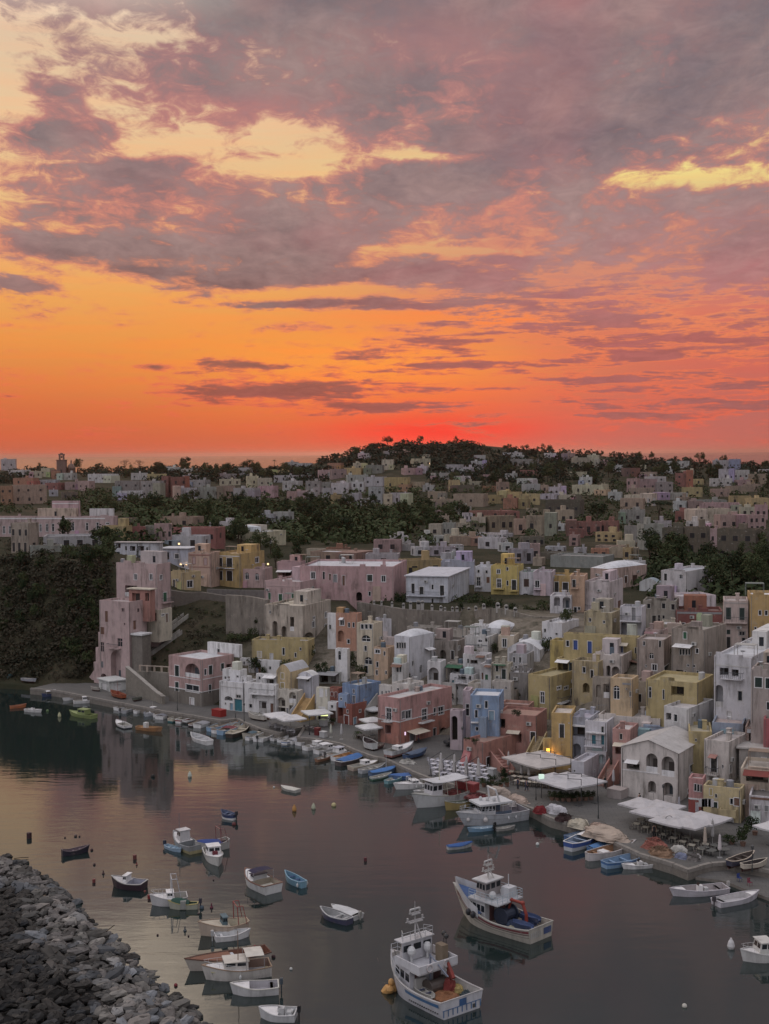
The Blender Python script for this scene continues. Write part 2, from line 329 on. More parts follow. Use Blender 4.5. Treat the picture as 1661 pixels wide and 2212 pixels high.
# ---- terrain
m, N, b = newmat('earth_and_scrub'); LAND = m
pos = N.n('ShaderNodeNewGeometry').outputs['Position']
c = N.ramp(N.noise(pos, .08, 6, .65), [(.3, (.030, .034, .020)), (.5, (.055, .050, .030)), (.66, (.10, .08, .055)), (.8, (.13, .11, .085))])
c = N.mix(N.m('MULTIPLY', N.noise(pos, 1.6, 5, .7), .7), c, (.022, .026, .015))
sx = N.n('ShaderNodeSeparateXYZ'); m.node_tree.links.new(pos, sx.inputs[0])
inT = N.m('MULTIPLY', N.ramp(N.m('MULTIPLY_ADD', sx.outputs[0], .01, .5), [(.17, (0, 0, 0)), (.24, (1, 1, 1))]), N.ramp(N.m('MULTIPLY', sx.outputs[1], .001), [(.262, (1, 1, 1)), (.285, (0, 0, 0))]))
c = N.mix(N.m('MULTIPLY', inT, N.ramp(N.noise(pos, .3, 5, .6), [(.3, (.25, .25, .25)), (.55, (1, 1, 1))])), c, N.mix(N.noise(pos, 1.2, 5, .65), (.10, .085, .065), (.30, .26, .21)))
N.set(b.inputs['Base Color'], c); b.inputs['Roughness'].default_value = .95; b.inputs['Specular IOR Level'].default_value = .1
bn = N.n('ShaderNodeBump', {'Strength': .9, 'Distance': .4, 'Height': N.noise(pos, .9, 6, .65)}); N.set(b.inputs['Normal'], bn.outputs[0])
mb = MB(); cols = 150; rows = [0, .6, 1.5]+[3+i*2.5 for i in range(34)]
while rows[-1] < 2400: rows.append(rows[-1]*1.07)
R0 = len(rows)
for i in range(cols+1):
    kx = -.75+1.5*i/cols
    Y = 60.0
    while Y < 600 and Y < Yf(kx*Y): Y += .5
    for j, r in enumerate(rows):
        YY = Y+r; X = kx*YY; z = T(X, YY) if j else -3.0
        if r > 3 and X < -58 and r < 90: z += rnd.uniform(-1.2, 1.2)
        mb.v.append((X, YY, z))
for i in range(cols):
    for j in range(R0-1): mb.f.append([i*R0+j, (i+1)*R0+j, (i+1)*R0+j+1, i*R0+j+1]); mb.m.append(0)
o = mb.obj('terrain', LAND, smooth=True); o['kind'] = 'structure'
# ---- quay: paved top, stone edge down into the water
m, N, b = newmat('quay_paving'); PAVE = m
pos = N.n('ShaderNodeNewGeometry').outputs['Position']
br = N.n('ShaderNodeTexBrick', {'Vector': pos, 'Color1': (.155, .145, .135, 1), 'Color2': (.125, .118, .112, 1), 'Mortar': (.075, .07, .066, 1), 'Scale': .8, 'Mortar Size': .025, 'Brick Width': 1.1, 'Row Height': .55})
c = N.mix(N.ramp(N.noise(pos, .25, 6, .65), [(.35, (0, 0, 0)), (.7, (.8, .8, .8))]), br.outputs['Color'], (.085, .082, .075))
N.set(b.inputs['Base Color'], c); b.inputs['Roughness'].default_value = .8
QE = [(30, 688.5), (56, 691), (70, 693.5), (96, 698.5), (118, 703), (130, 705), (166, 712), (190, 715.5), (210, 719), (221, 721), (237, 719), (246, 723.5), (260, 729), (280, 733.5), (304, 727), (297, 737.5), (320, 740), (340, 744), (356, 751), (370, 756),
      (387, 760), (410, 771), (427, 778), (456, 786), (486, 794.5), (516, 803), (533, 809.5), (550, 818.5), (567, 823), (580, 828), (605, 838.5), (638, 854), (673, 864.5), (688, 870.5), (712, 864), (727, 863), (790, 875)]
QP = [W(x, y, 1.2) for x, y in QE]
def slab(name, pts, z, mats, col=None, zb=-3.0, back=None):
    mb = MB(); n = len(pts)
    bk = [Vector((p.x*1.0+back[0], p.y+back[1], z)) for p in pts]
    for i in range(n-1):
        a, c2 = pts[i], pts[i+1]
        mb.mi = 0; mb.quad((a.x, a.y, z), (c2.x, c2.y, z), bk[i+1], bk[i])
        mb.mi = 1; mb.quad((a.x, a.y, zb), (c2.x, c2.y, zb), (c2.x, c2.y, z), (a.x, a.y, z))
    for p, q2 in ((pts[0], bk[0]), (pts[-1], bk[-1])): mb.quad((p.x, p.y, zb), (p.x, p.y, z), q2, (q2.x, q2.y, zb))
    return mb.obj(name, mats, color=col)
o = slab('quay', QP, 1.2, [PAVE, STONEM], ST, back=(14, 26)); o['kind'] = 'structure'
# low slipway at the right-hand end
RP_ = [W(x, y, .35) for x, y in [(695.5, 877), (712, 879), (727, 881.5), (745, 889), (769, 898), (800, 912)]]
o = slab('slipway', RP_, .35, [PAVE, STONEM], ST, zb=-2.0, back=(7, 9)); o['kind'] = 'structure'

mb = MB()
for a, b in zip(QP, QP[1:]):
    d = (b-a); d.z = 0
    if d.length < .5: continue
    d.normalize(); n_ = Vector((-d.y, d.x, 0))*.45; k = max(1, int((b-a).length/1.6))
    for i in range(k):
        p, q = a+(b-a)*((i+.02)/k), a+(b-a)*((i+.98)/k); z0, z1 = 1.204, 1.30+rnd.uniform(0, .05); c = [p-n_*.12, q-n_*.12, q+n_, p+n_]
        mb.add([(v.x, v.y, z0-.3 if j in (0, 1) else z0) for j, v in enumerate(c)]+[(v.x, v.y, z1) for v in c], [[4, 5, 6, 7], [0, 1, 5, 4], [1, 2, 6, 5], [2, 3, 7, 6], [3, 0, 4, 7]])
o = mb.obj('kerb', STONEM, None, (.27, .245, .22)); o['kind'] = 'structure'
# ---- houses
KC = {'gn': GN, 'dg': DG, 'br': BR, 'dw': DW, 'bl': (.06, .11, .34), 'tl': TL, 'wh': WH, 'gy': GY, 'pb': (.30, .44, .55), 'dk': (.035, .035, .035), 'cr': CR, 'rd': (.22, .06, .05), 'sal': SAL, 'pk': PK, 'yl': YL}
MESHC = {}
def face_mesh(mb, O, e, n, Wd, H, sub, ops):
    """one wall with real openings; ops: (s0,s1,h0,h1,kind,depth)"""
    def P(s, h, d=0.0): return (O[0]+e[0]*s+n[0]*d, O[1]+e[1]*s+n[1]*d, h)
    S = sorted({0.0, Wd, *[v for o in ops for v in o[:2]]}); Hs = sorted({-sub, H, *[v for o in ops for v in o[2:4]]})
    for a, b in zip(S, S[1:]):
        if b-a < 1e-4: continue
        run = None
        for c, d in zip(Hs, Hs[1:]):
            if d-c < 1e-4: continue
            ms, mh = (a+b)/2, (c+d)/2
            hole = any(o[0] < ms < o[1] and o[2] < mh < o[3] for o in ops)
            if hole:
                if run: mb.quad(P(a, run[0]), P(b, run[0]), P(b, run[1]), P(a, run[1])); run = None
            else: run = (run[0], d) if run else (c, d)
        if run: mb.quad(P(a, run[0]), P(b, run[0]), P(b, run[1]), P(a, run[1]))
    for s0, s1, h0, h1, kd, dp in ops:
        arch = kd in 'aAc'
        D = -dp
        if arch:
            w = s1-s0; r = w/2; rise = min(r, (h1-h0)*.6); hs = h1-rise; ms = (s0+s1)/2
            arc = [(ms-r*math.cos(math.pi*i/10), hs+rise*math.sin(math.pi*i/10)) for i in range(11)]
            for (a, b), (c, d) in zip(arc, arc[1:]):
                k = (s0, h1) if (a+c)/2 < ms else (s1, h1)
                mb.add([P(*k), P(a, b), P(c, d)], [[0, 1, 2]])
                mb.quad(P(a, b), P(c, d), P(c, d, D), P(a, b, D))
            mb.add([P(s0, h1), P(ms, hs+rise), P(s1, h1)], [[0, 1, 2]])
            mb.quad(P(s0, h0), P(s0, hs), P(s0, hs, D), P(s0, h0, D)); mb.quad(P(s1, h0), P(s1, hs), P(s1, hs, D), P(s1, h0, D))
        else:
            mb.quad(P(s0, h0), P(s0, h1), P(s0, h1, D), P(s0, h0, D)); mb.quad(P(s1, h0), P(s1, h1), P(s1, h1, D), P(s1, h0, D))
            mb.quad(P(s0, h1), P(s1, h1), P(s1, h1, D), P(s0, h1, D))
        mb.quad(P(s0, h0), P(s1, h0), P(s1, h0, D), P(s0, h0, D))
        mb.quad(P(s0, h0, D), P(s1, h0, D), P(s1, h1, D), P(s0, h1, D))
class FB:
    """boxes given in wall coordinates (s along the wall, h up, d outwards)"""
    def __init__(s, O, e, n): s.O, s.e, s.n, s.mb = O, e, n, MB()
    def P(s, a, h, d): return (s.O[0]+s.e[0]*a+s.n[0]*d, s.O[1]+s.e[1]*a+s.n[1]*d, h)
    def box(s, a0, a1, h0, h1, d0, d1):
        v = [s.P(a, h, d) for d in (d0, d1) for a, h in ((a0, h0), (a1, h0), (a1, h1), (a0, h1))]
        s.mb.add(v, [[3, 2, 1, 0], [4, 5, 6, 7], [0, 1, 5, 4], [1, 2, 6, 5], [2, 3, 7, 6], [3, 0, 4, 7]]); return s
    def ring(s, a0, a1, h0, h1, w, d0, d1, bottom=True):
        s.box(a0, a0+w, h0, h1, d0, d1); s.box(a1-w, a1, h0, h1, d0, d1); s.box(a0+w, a1-w, h1-w, h1, d0, d1)
        if bottom: s.box(a0+w, a1-w, h0, h0+w, d0, d1)
        return s
def opening(root, F, op, col, trim):
    s0, s1, h0, h1, kd, dp = op; O, e, n = F; w, h = s1-s0, h1-h0; ms = (s0+s1)/2
    tr = min(.14, w*.12)
    def nf(): return FB(O, e, n)
    if kd in 'wbAk':
        f = nf()
        if kd != 'A' and kd != 'k': f.ring(s0-tr, s1+tr, h0-tr*.6, h1+tr, tr, .0, .045, kd == 'w')
        f.ring(s0, s1, h0, h1-(w*.30 if kd == 'A' else 0), min(.09, w*.09), -dp+.01, -dp+.09)
        if w > .75: f.box(ms-.04, ms+.04, h0, h1-(.02 if kd != 'A' else w*.1), -dp+.02, -dp+.085)
        if h > 1.7: f.box(s0+.05, s1-.05, h0+h*.62, h0+h*.62+.07, -dp+.02, -dp+.08)
        fo = f.mb.obj('window', PAINT, root, trim)
        g = nf(); g.box(s0, s1, h0, h1, -dp+.003, -dp+.03); g.mb.obj('pane', GLASS, fo)
        if kd == 'A': pass
        return
    if kd in 'sB':
        f = nf(); f.ring(s0-tr, s1+tr, h0-tr*.6, h1+tr, tr, .0, .04, kd == 's'); fo = f.mb.obj('window', PAINT, root, trim)
        g = nf(); g.box(s0, s1, h0, h1, -dp+.003, -dp+.03); g.mb.obj('pane', GLASS, fo)
        gp = rnd.choice((.02, .02, .05, .22)) if w > .7 else .02
        for a, b in ((s0+.01, ms-gp*w/2), (ms+gp*w/2, s1-.01)):
            t = nf(); t.box(a, b, h0+.03, h1-.02, -dp+.05, -dp+.10)
            k = max(4, int(h/.22))
            for i in range(k): t.box(a+.05, b-.05, h0+.08+(h-.16)*i/k, h0+.08+(h-.16)*(i+.45)/k, -dp+.10, -dp+.115)
            t.mb.obj('shutter', PAINT, fo, col)
    if kd in 'dg':
        f = nf(); f.box(s0, s1, h0, h1, -dp+.004, -dp+.06)
        k = 2 if w < 1.8 else 4
        for i in range(k): f.box(s0+w*(i+.12)/k, s0+w*(i+.88)/k, h0+.12*h, h1-.06*h, -dp+.06, -dp+.085)
        f.mb.obj('door', PAINT, root, col)
        if w < 2: nf().ring(s0-tr, s1+tr, h0, h1+tr, tr, 0, .04, False).mb.obj('door_surround', PAINT, root, trim)
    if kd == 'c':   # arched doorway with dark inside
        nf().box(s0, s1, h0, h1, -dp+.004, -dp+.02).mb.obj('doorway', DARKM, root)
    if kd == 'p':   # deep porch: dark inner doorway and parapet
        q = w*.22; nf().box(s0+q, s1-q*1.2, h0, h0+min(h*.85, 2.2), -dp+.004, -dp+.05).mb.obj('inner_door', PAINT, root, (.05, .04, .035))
        if h > 2.2: nf().box(s0+.01, s1-.01, h0, h0+.9, -.16, -.04).mb.obj('porch_parapet', PLASTER, root, trim)
    if kd == 'a':
        q = w*.3
        if w > 1.4:
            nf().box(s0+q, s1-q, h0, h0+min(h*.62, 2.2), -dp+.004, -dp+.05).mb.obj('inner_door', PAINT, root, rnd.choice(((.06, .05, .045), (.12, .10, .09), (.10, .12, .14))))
        if h0 > 2.0 and h > 1.8: nf().box(s0+.01, s1-.01, h0, h0+.8, -.2, -.04).mb.obj('loggia_parapet', PLASTER, root, trim)
    if kd in 'bB': pass
def balcony(root, F, s0, s1, h, dp=.9, col=WH, rail=(.10, .11, .12), solid=False):
    f = FB(*F); f.box(s0, s1, h-.16, h, 0.0, dp); sl_ = f.mb.obj('balcony', PLASTER, root, col)
    g = FB(*F)
    if solid: g.box(s0, s1, h, h+.85, dp-.12, dp); g.box(s0, s0+.1, h, h+.85, .0, dp-.12); g.box(s1-.1, s1, h, h+.85, 0, dp-.12)
    else:
        g.box(s0, s1, h+.88, h+.94, dp-.06, dp); g.box(s0, s0+.05, h+.88, h+.94, 0, dp-.06); g.box(s1-.05, s1, h+.88, h+.94, 0, dp-.06)
        k = max(3, int((s1-s0)/.28))
        for i in range(k+1):
            a = s0+(s1-s0-.03)*i/k; g.box(a, a+.03, h, h+.88, dp-.05, dp-.02)
    g.mb.obj('railing', PLASTER if solid else METAL, sl_, col if solid else rail)
def awning(root, F, s0, s1, h, dp, drop, col):
    f = FB(*F); P = f.P
    f.mb.add([P(s0, h, .02), P(s1, h, .02), P(s1, h-drop, dp), P(s0, h-drop, dp), P(s0, h-.05, .02), P(s1, h-.05, .02), P(s1, h-drop-.05, dp), P(s0, h-drop-.05, dp)],
             [[0, 1, 2, 3], [7, 6, 5, 4], [0, 3, 7, 4], [1, 5, 6, 2], [3, 2, 6, 7], [0, 4, 5, 1]])
    f.mb.obj('awning', CLOTH, root, col)
class House: pass
def house(label, xl, xc, xr, yt, yb, off=None, yaw=36, col=WH, ops='', roof='f', rc=None, mat=None, sub=4.0, Y=None, trim=None, name='house', cat='house', dep=None, bits=2, two=None, group=None, on=None):
    """front wall spans columns xl..xc, side wall xc..xr; yt/yb rows of the near corner's top and foot"""
    a = math.radians(yaw)
    if Y is None: Y = YfPx(xc)+(off or 0)
    ym = (yt+yb)/2
    if on is not None: sub = max(.3, atY(xc, yb, Y).z-(on.z+on.H)+.6)
    B = atY(xc, yb, Y); zt = atY(xc, yt, Y).z
    H = zt-B.z; cx, cy = B.x, B.y
    def kx(x): d = ray(x, ym); return d.x/d.y
    k = kx(xl); wl = (cx-k*cy)/(math.cos(a)+k*math.sin(a))
    wr = dep or 7.0
    if xr and xr > xc:
        k2 = kx(xr); den = math.sin(a)-k2*math.cos(a)
        if den > .05: wr = min(22.0, max(1.0, (k2*cy-cx)/den))
    root = thing(name, label, cat, (cx, cy, B.z), -a, group)
    wlm = max(wl, .6)
    Fs = [((-wlm, 0.0), (1, 0), (0, -1)), ((0.0, 0.0), (0, 1), (1, 0))]
    ca, sa = math.cos(a), math.sin(a)
    def loc(face, x, y):
        # where the sight line (x,y) meets a wall, in wall coordinates
        d = ray(x, y); O = Vector((0, 0, CAMH))
        nrm = Vector((-sa, -ca, 0)) if face == 0 else Vector((ca, -sa, 0))
        t = (Vector((cx, cy, 0))-O).dot(nrm)/d.dot(nrm); p = O+d*t
        q = p-Vector((cx, cy, 0)); lx = q.x*ca-q.y*sa; ly = q.x*sa+q.y*ca
        return (lx+wlm if face == 0 else ly), p.z-B.z
    lists = [[], []]; later = []
    trim = trim or (WH if sum(col) < 1.9 else (.6, .58, .56))
    for tok in [t for t in ops.split(';') if t.strip()]:
        p = tok.split(); kd = p[0]; oc = None
        if ':' in kd: kd, oc = kd.split(':'); oc = KC[oc]
        x, y, w, h = map(float, p[1:5]); fc = 1 if x > xc else 0
        if len(p) > 5 and p[5] in '01': fc = int(p[5])
        s0, hc = loc(fc, x-w/2, y); s1, _ = loc(fc, x+w/2, y); hh = h*ray(x, y).y and abs(loc(fc, x, y-h/2)[1]-loc(fc, x, y+h/2)[1])
        h0, h1 = loc(fc, x, y)[1]-hh/2, loc(fc, x, y)[1]+hh/2
        L = (wlm, wr)[fc]
        s0, s1 = max(.12, min(s0, s1)), min(L-.12, max(s0, s1)); h1 = min(h1, H-.15); h0 = max(h0, -sub+.1)
        if kd in ('v', 'V', 'l', 'L', 'i'): later.append((kd, fc, s0, s1, h0, h1, oc)); continue
        if s1-s0 < .15 or h1-h0 < .15: continue
        if kd in 'dgc' and h0 < .9 and kd != 'A': h0 = max(min(h0, 0.0), -.2) if h0 < .5 else h0
        dp = {'w': .16, 'b': .16, 's': .12, 'B': .12, 'd': .2, 'g': .25, 'A': .2, 'a': 1.5, 'p': 1.6, 'c': 1.0}[kd]
        L2 = (wr, wlm)[fc]; dp = min(dp, max(.1, L2*.4))
        ok = True
        for o in lists[fc]:
            if s0 < o[1]+.02 and o[0] < s1+.02 and h0 < o[3]+.02 and o[2] < h1+.02: ok = False
        if ok: lists[fc].append((s0, s1, h0, h1, kd, dp)); later.append((kd, fc, s0, s1, h0, h1, oc, dp))
    mb = MB(); PH = .45 if roof in 'f' else .0
    for fc in (0, 1): face_mesh(mb, *Fs[fc], (wlm, wr)[fc], H, sub, lists[fc])
    face_mesh(mb, (0, wr), (-1, 0), (0, 1), wlm, H, sub, []); face_mesh(mb, (-wlm, wr), (0, -1), (-1, 0), wr, H, sub, [])
    t = .22; x0, x1, y0, y1 = -wlm, 0.0, 0.0, wr
    if roof == 'f':
        ring = [((x0, y0), (x1, y0), (x1-t, y0+t), (x0+t, y0+t)), ((x1, y0), (x1, y1), (x1-t, y1-t), (x1-t, y0+t)), ((x1, y1), (x0, y1), (x0+t, y1-t), (x1-t, y1-t)), ((x0, y1), (x0, y0), (x0+t, y0+t), (x0+t, y1-t))]
        for r4 in ring:
            mb.quad(*[(p[0], p[1], H) for p in r4]); mb.quad((*r4[3], H), (*r4[2], H), (*r4[2], H-PH), (*r4[3], H-PH))
    wo = mb.obj('wall', mat or PLASTER, root, col)
    rc = rc or tuple(min(.7, c*.55+.20) for c in col)
    rb = MB()
    if roof == 'f': rb.quad((x0+t, y0+t, H-PH), (x1-t, y0+t, H-PH), (x1-t, y1-t, H-PH), (x0+t, y1-t, H-PH))
    elif roof == 's': rb.box(x0-.35, x1+.35, y0-.35, y1+.35, H+.001, H+.22)
    elif roof in 'vV':      # barrel vault along the side wall
        rise = wlm*.22 if roof == 'v' else wlm*.42; K = 10
        arc = [(x0+wlm*i/K, H+rise*math.sin(math.pi*i/K)) for i in range(K+1)]
        for (a1, b1), (a2, b2) in zip(arc, arc[1:]): rb.quad((a1, y0, b1), (a2, y0, b2), (a2, y1, b2), (a1, y1, b1))
        gb = MB(); gb.add([(p, y0, z) for p, z in arc], [list(range(K+1))[::-1]]); gb.obj('gable', mat or PLASTER, root, col); gb = MB(); gb.add([(p, y1, z) for p, z in arc], [list(range(K+1))]); gb.obj('gable', mat or PLASTER, root, col)
    elif roof == 'd':
        K = 12; M = 8; rise = min(wlm, wr)*.26
        for i in range(K):
            for j in range(M):
                def zz(u, v): return H+.02+rise*(math.sin(math.pi*u)**.7)*(math.sin(math.pi*v)**.7)
                us = (i/K, (i+1)/K); vs = (j/M, (j+1)/M)
                rb.quad(*[(x0+wlm*u, y0+wr*v, zz(u, v)) for u, v in ((us[0], vs[0]), (us[1], vs[0]), (us[1], vs[1]), (us[0], vs[1]))])
        mb2 = MB(); mb2.quad((x0, y0, H), (x1, y0, H), (x1, y1, H), (x0, y1, H))
    elif roof == 'p':       # ridge along the front
        ry = min(1.8, wr*.22); ym_ = (y0+y1)/2
        rb.quad((x0-.3, y0-.3, H-.02), (x1+.3, y0-.3, H-.02), (x1+.3, ym_, H+ry), (x0-.3, ym_, H+ry)); rb.quad((x1+.3, y1+.3, H-.02), (x0-.3, y1+.3, H-.02), (x0-.3, ym_, H+ry), (x1+.3, ym_, H+ry))
        gb = MB(); gb.add([(x1, y0, H), (x1, y1, H), (x1, ym_, H+ry-.1)], [[0, 1, 2]]); gb.obj('gable', mat or PLASTER, root, col); gb = MB(); gb.add([(x0, y0, H), (x0, ym_, H+ry-.1), (x0, y1, H)], [[0, 1, 2]]); gb.obj('gable', mat or PLASTER, root, col)
    elif roof == 'g':       # gable facing the sea, ridge running back
        ry = wlm*.17; xm = (x0+x1)/2
        rb.quad((x0-.25, y0-.25, H-.04), (xm, y0-.25, H+ry), (xm, y1, H+ry), (x0-.25, y1, H-.04)); rb.quad((xm, y0-.25, H+ry), (x1+.25, y0-.25, H-.04), (x1+.25, y1, H-.04), (xm, y1, H+ry))
        gb = MB(); gb.add([(x0, y0, H), (x1, y0, H), (xm, y0, H+ry-.06)], [[0, 1, 2]]); gb.obj('gable', mat or PLASTER, root, col); gb = MB(); gb.add([(x1, y1, H), (x0, y1, H), (xm, y1, H+ry-.06)], [[0, 1, 2]]); gb.obj('gable', mat or PLASTER, root, col)
    ro = rb.obj('roof', ROOFM, root, rc, smooth=roof in 'dvV')
    if two:   # differently painted ground floor, from row y upwards to the base, standing 3 mm proud as a plaster skirt
        y2, c2 = two; h2 = CAMH+ray(xc, y2).z*Y/ray(xc, y2).y-B.z
        for fc in (0, 1):
            f = FB(*Fs[fc]); S = sorted({0.0, (wlm, wr)[fc], *[v for o in lists[fc] for v in o[:2] if o[2] < h2]})
            for s_, e_ in zip(S, S[1:]):
                m_ = (s_+e_)/2; hs = [o for o in lists[fc] if o[0] < m_ < o[1] and o[2] < h2]
                cuts = [-sub]
                for o in sorted(hs, key=lambda o: o[2]): cuts += [o[2], o[3]]
                cuts.append(h2)
                for c_, d_ in zip(cuts[::2], cuts[1::2]):
                    d_ = min(d_, h2)
                    if d_-c_ > .02: f.box(s_, e_, c_, d_, .0, .03)
            f.mb.obj('painted_base', mat or PLASTER, root, c2)
            FB(*Fs[fc]).box(0 if fc == 0 else .0, (wlm, wr)[fc]+(.06 if fc == 0 else 0), h2, h2+.16, 0, .06).mb.obj('string_course', PAINT, root, trim)
    for L in later:
        kd, fc, s0, s1, h0, h1, oc = L[:7]
        if kd == 'v': awning(root, Fs[fc], s0, s1, h1, max(1.0, (s1-s0)*.5), .35*(h1-h0)+.25, oc or WH)
        elif kd == 'V': FB(*Fs[fc]).box(s0, s1, h0, h1, .0, .5).mb.obj('canopy_slab', PLASTER, root, oc or WH)
        elif kd == 'l': balcony(root, Fs[fc], s0, s1, h0, .9, col if sum(col) > 1.2 else WH)
        elif kd == 'L': balcony(root, Fs[fc], s0, s1, h0, 1.0, col, solid=True)
        elif kd == 'i': FB(*Fs[fc]).box(s0, s1, h0, h1, .0, .06).mb.obj('moulding', PAINT, root, oc or trim)
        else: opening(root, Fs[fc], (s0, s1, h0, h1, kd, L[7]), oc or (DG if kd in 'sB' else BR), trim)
    if bits and wlm > 2 and wr > 2 and roof == 'f':
        r = random.Random(len(LABELS)*13+5)
        for _ in range(bits):
            bx, by = r.uniform(x0+.8, x1-.8), r.uniform(y0+.8, y1-.8); kx_ = r.random()
            if kx_ < .3:
                c = MB(); hh = H+r.uniform(.5, 1.0); c.box(bx-.3, bx+.3, by-.3, by+.3, H-PH, hh); c.box(bx-.38, bx+.38, by-.38, by+.38, hh, hh+.1); c.obj('chimney', PLASTER, ro, col)
            elif kx_ < .42:
                c = MB(); c.cyl((bx, by, H-PH), (bx, by, H+.7), .5, .5, 12); c.ball((bx, by, H+.7), .5, .5, .14, 12, 3, low=0); c.obj('water_tank', METAL, ro, r.choice(((.5, .5, .5), (.12, .16, .2), (.3, .3, .32))))
            elif kx_ < .52 and wlm > 4 and wr > 4:
                c = MB(); w_ = min(1.5, wlm/2-1.0); c.box(bx-w_, bx+w_, by-1, by+1, H+1.6, H+1.68)
                for q_ in (-w_, w_-.08): c.box(bx+q_, bx+q_+.08, by-1, by-.92, H-PH, H+1.6); c.box(bx+q_, bx+q_+.08, by+.92, by+1, H-PH, H+1.6)
                c.obj('pergola', CLOTH, ro, r.choice(((.45, .43, .4), (.2, .22, .2), (.3, .22, .17))))
            elif kx_ < .6:
                c = MB(); c.box(bx-.9, bx+.5, by-.6, by+.9, H-PH, H+r.uniform(.9, 1.5)); c.obj('roof_hut', PLASTER, ro, tuple(min(.7, q*r.uniform(.75, 1.15)) for q in col))
            elif kx_ < .75:
                c = MB(); c.cyl((bx, by, H-PH), (bx, by, H+2.0), .025); c.cyl((bx-.5, by, H+1.9), (bx+.5, by, H+1.9), .018)
                for i in range(4): c.cyl((bx-.4+i*.25, by-.25, H+1.9), (bx-.4+i*.25, by+.25, H+1.9), .012, n=4)
                c.obj('aerial', METAL, ro, (.2, .2, .2))
            else:
                c = MB(); c.cyl((bx, by, H-PH), (bx, by, H+.5), .03); c.lathe((bx, by, H+.5), [(.02, .0), (.25, .06), (.42, .2)], 10); c.obj('satellite_dish', METAL, ro, (.55, .55, .55))
    r = random.Random(len(LABELS)*7+3)
    if wlm > 3 and H > 3.5 and cat == 'house':
        for fc in (0, 1):
            L_ = (wlm, wr)[fc]
            if L_ < 2.5: continue
            f = FB(*Fs[fc]); a_ = r.choice((.18, L_-.25)); f.box(a_, a_+.07, -.2, H-.2, .0, .07); f.mb.obj('drainpipe', METAL, root, r.choice(((.2, .18, .17), (.34, .32, .3))))
            if r.random() < .45:
                for _t in range(6):
                    s_ = r.uniform(.4, L_-1.2); z_ = r.uniform(1.8, max(2, H-1.2))
                    if all(not (s_ < o[1]+.2 and o[0] < s_+1.0 and z_ < o[3]+.3 and o[2] < z_+.8) for o in lists[fc]):
                        f = FB(*Fs[fc]); f.box(s_, s_+.8, z_, z_+.55, .0, .3); ac = f.mb.obj('air_conditioner', METAL, root, (.55, .54, .52)); f = FB(*Fs[fc]); f.box(s_+.1, s_+.5, z_+.08, z_+.47, .3, .31); f.mb.obj('fan_grille', METAL, ac, (.12, .12, .12)); break
    if wlm > 3.2 and wr > 3 and cat == 'house' and on is None and roof in 'fs':
        for _t in range(8):     # an annexe or a battered buttress where the front wall has room
            w_ = r.uniform(1.2, 2.6); s_ = r.uniform(.1, max(.2, wlm-w_-.1)); z_ = r.uniform(1.6, max(1.8, H*.55)); d_ = r.uniform(.7, 1.5)
            if s_+w_ < wlm and all(not (s_ < o[1]+.15 and o[0] < s_+w_+.15 and o[2] < z_+.3) for o in lists[0]):
                f = FB(*Fs[0]); P = f.P; sl = r.random() < .45; t_ = .12 if sl else d_
                f.mb.add([P(s_, -sub, d_), P(s_+w_, -sub, d_), P(s_+w_, z_, t_), P(s_, z_, t_), P(s_, -sub, .01), P(s_+w_, -sub, .01), P(s_+w_, z_, .01), P(s_, z_, .01)], [[0, 1, 2, 3], [3, 2, 6, 7], [0, 3, 7, 4], [1, 5, 6, 2]])
                f.mb.obj('buttress' if sl else 'annexe', mat or PLASTER, root, tuple(min(.72, q*r.uniform(.8, 1.12)) for q in col)); break
    if wlm > 4.5 and wr > 4.2 and bits and on is None and roof == 'f' and cat == 'house':
        if r.random() < .6:     # a room set back on the roof
            w_ = wlm*r.uniform(.3, .55); a_ = r.uniform(x0+.4, x1-w_-.3); b_ = r.uniform(y0+wr*.4, y0+wr*.6); h_ = r.uniform(1.5, 2.5); c = MB(); c.box(a_, a_+w_, b_, y1-.4, H-PH+.002, H+h_); uc = tuple(min(.72, q*r.uniform(.85, 1.15)+r.uniform(0, .06)) for q in col); um = c.obj('upper_room', mat or PLASTER, ro, uc)
            c = MB(); m_ = a_+w_*r.uniform(.25, .6); c.box(m_, m_+.7, b_-.03, b_-.004, H+.1, H+min(1.5, h_-.4)); c.obj('window', GLASS, ro)
        for _t in range(2):     # uneven parapet lengths
            a_ = r.uniform(x0, x1-1.5); c = MB(); c.box(a_, a_+r.uniform(.8, min(3, x1-a_)), y0+.003, y0+t-.003, H+.002, H+r.uniform(.2, .55)); c.obj('parapet', mat or PLASTER, ro, col)
    hs = House(); hs.root = root; hs.F = Fs; hs.wl, hs.wr, hs.H, hs.Y, hs.z = wlm, wr, H, Y, B.z; hs.loc = loc; hs.wall = wo; hs.ro = ro
    return hs
# ---- the town round the harbour, house by house
def hq(label, xl, xc, xr, yt, yb, **k): return house(label, xl, xc, xr, yt, yb, Y=W(xc, yb, 1.25).y, sub=k.pop('sub', .25), **k)
def hh(label, xl, xc, xr, yt, yb, **k):
    dY = k.pop('dY', 0)
    if 'on' in k: return house(label, xl, xc, xr, yt, yb, Y=k['on'].Y+k.pop('dy', 3), **k)
    k['sub'] = max(k.get('sub', 4), 9)
    if 'fy' in k: return house(label, xl, xc, xr, yt, yb, Y=W(xc, k.pop('fy'), 1.25).y+dY, **k)
    return house(label, xl, xc, xr, yt, yb, Y=hit(xc, yb).y+dY, **k)
S_ = STUCCO
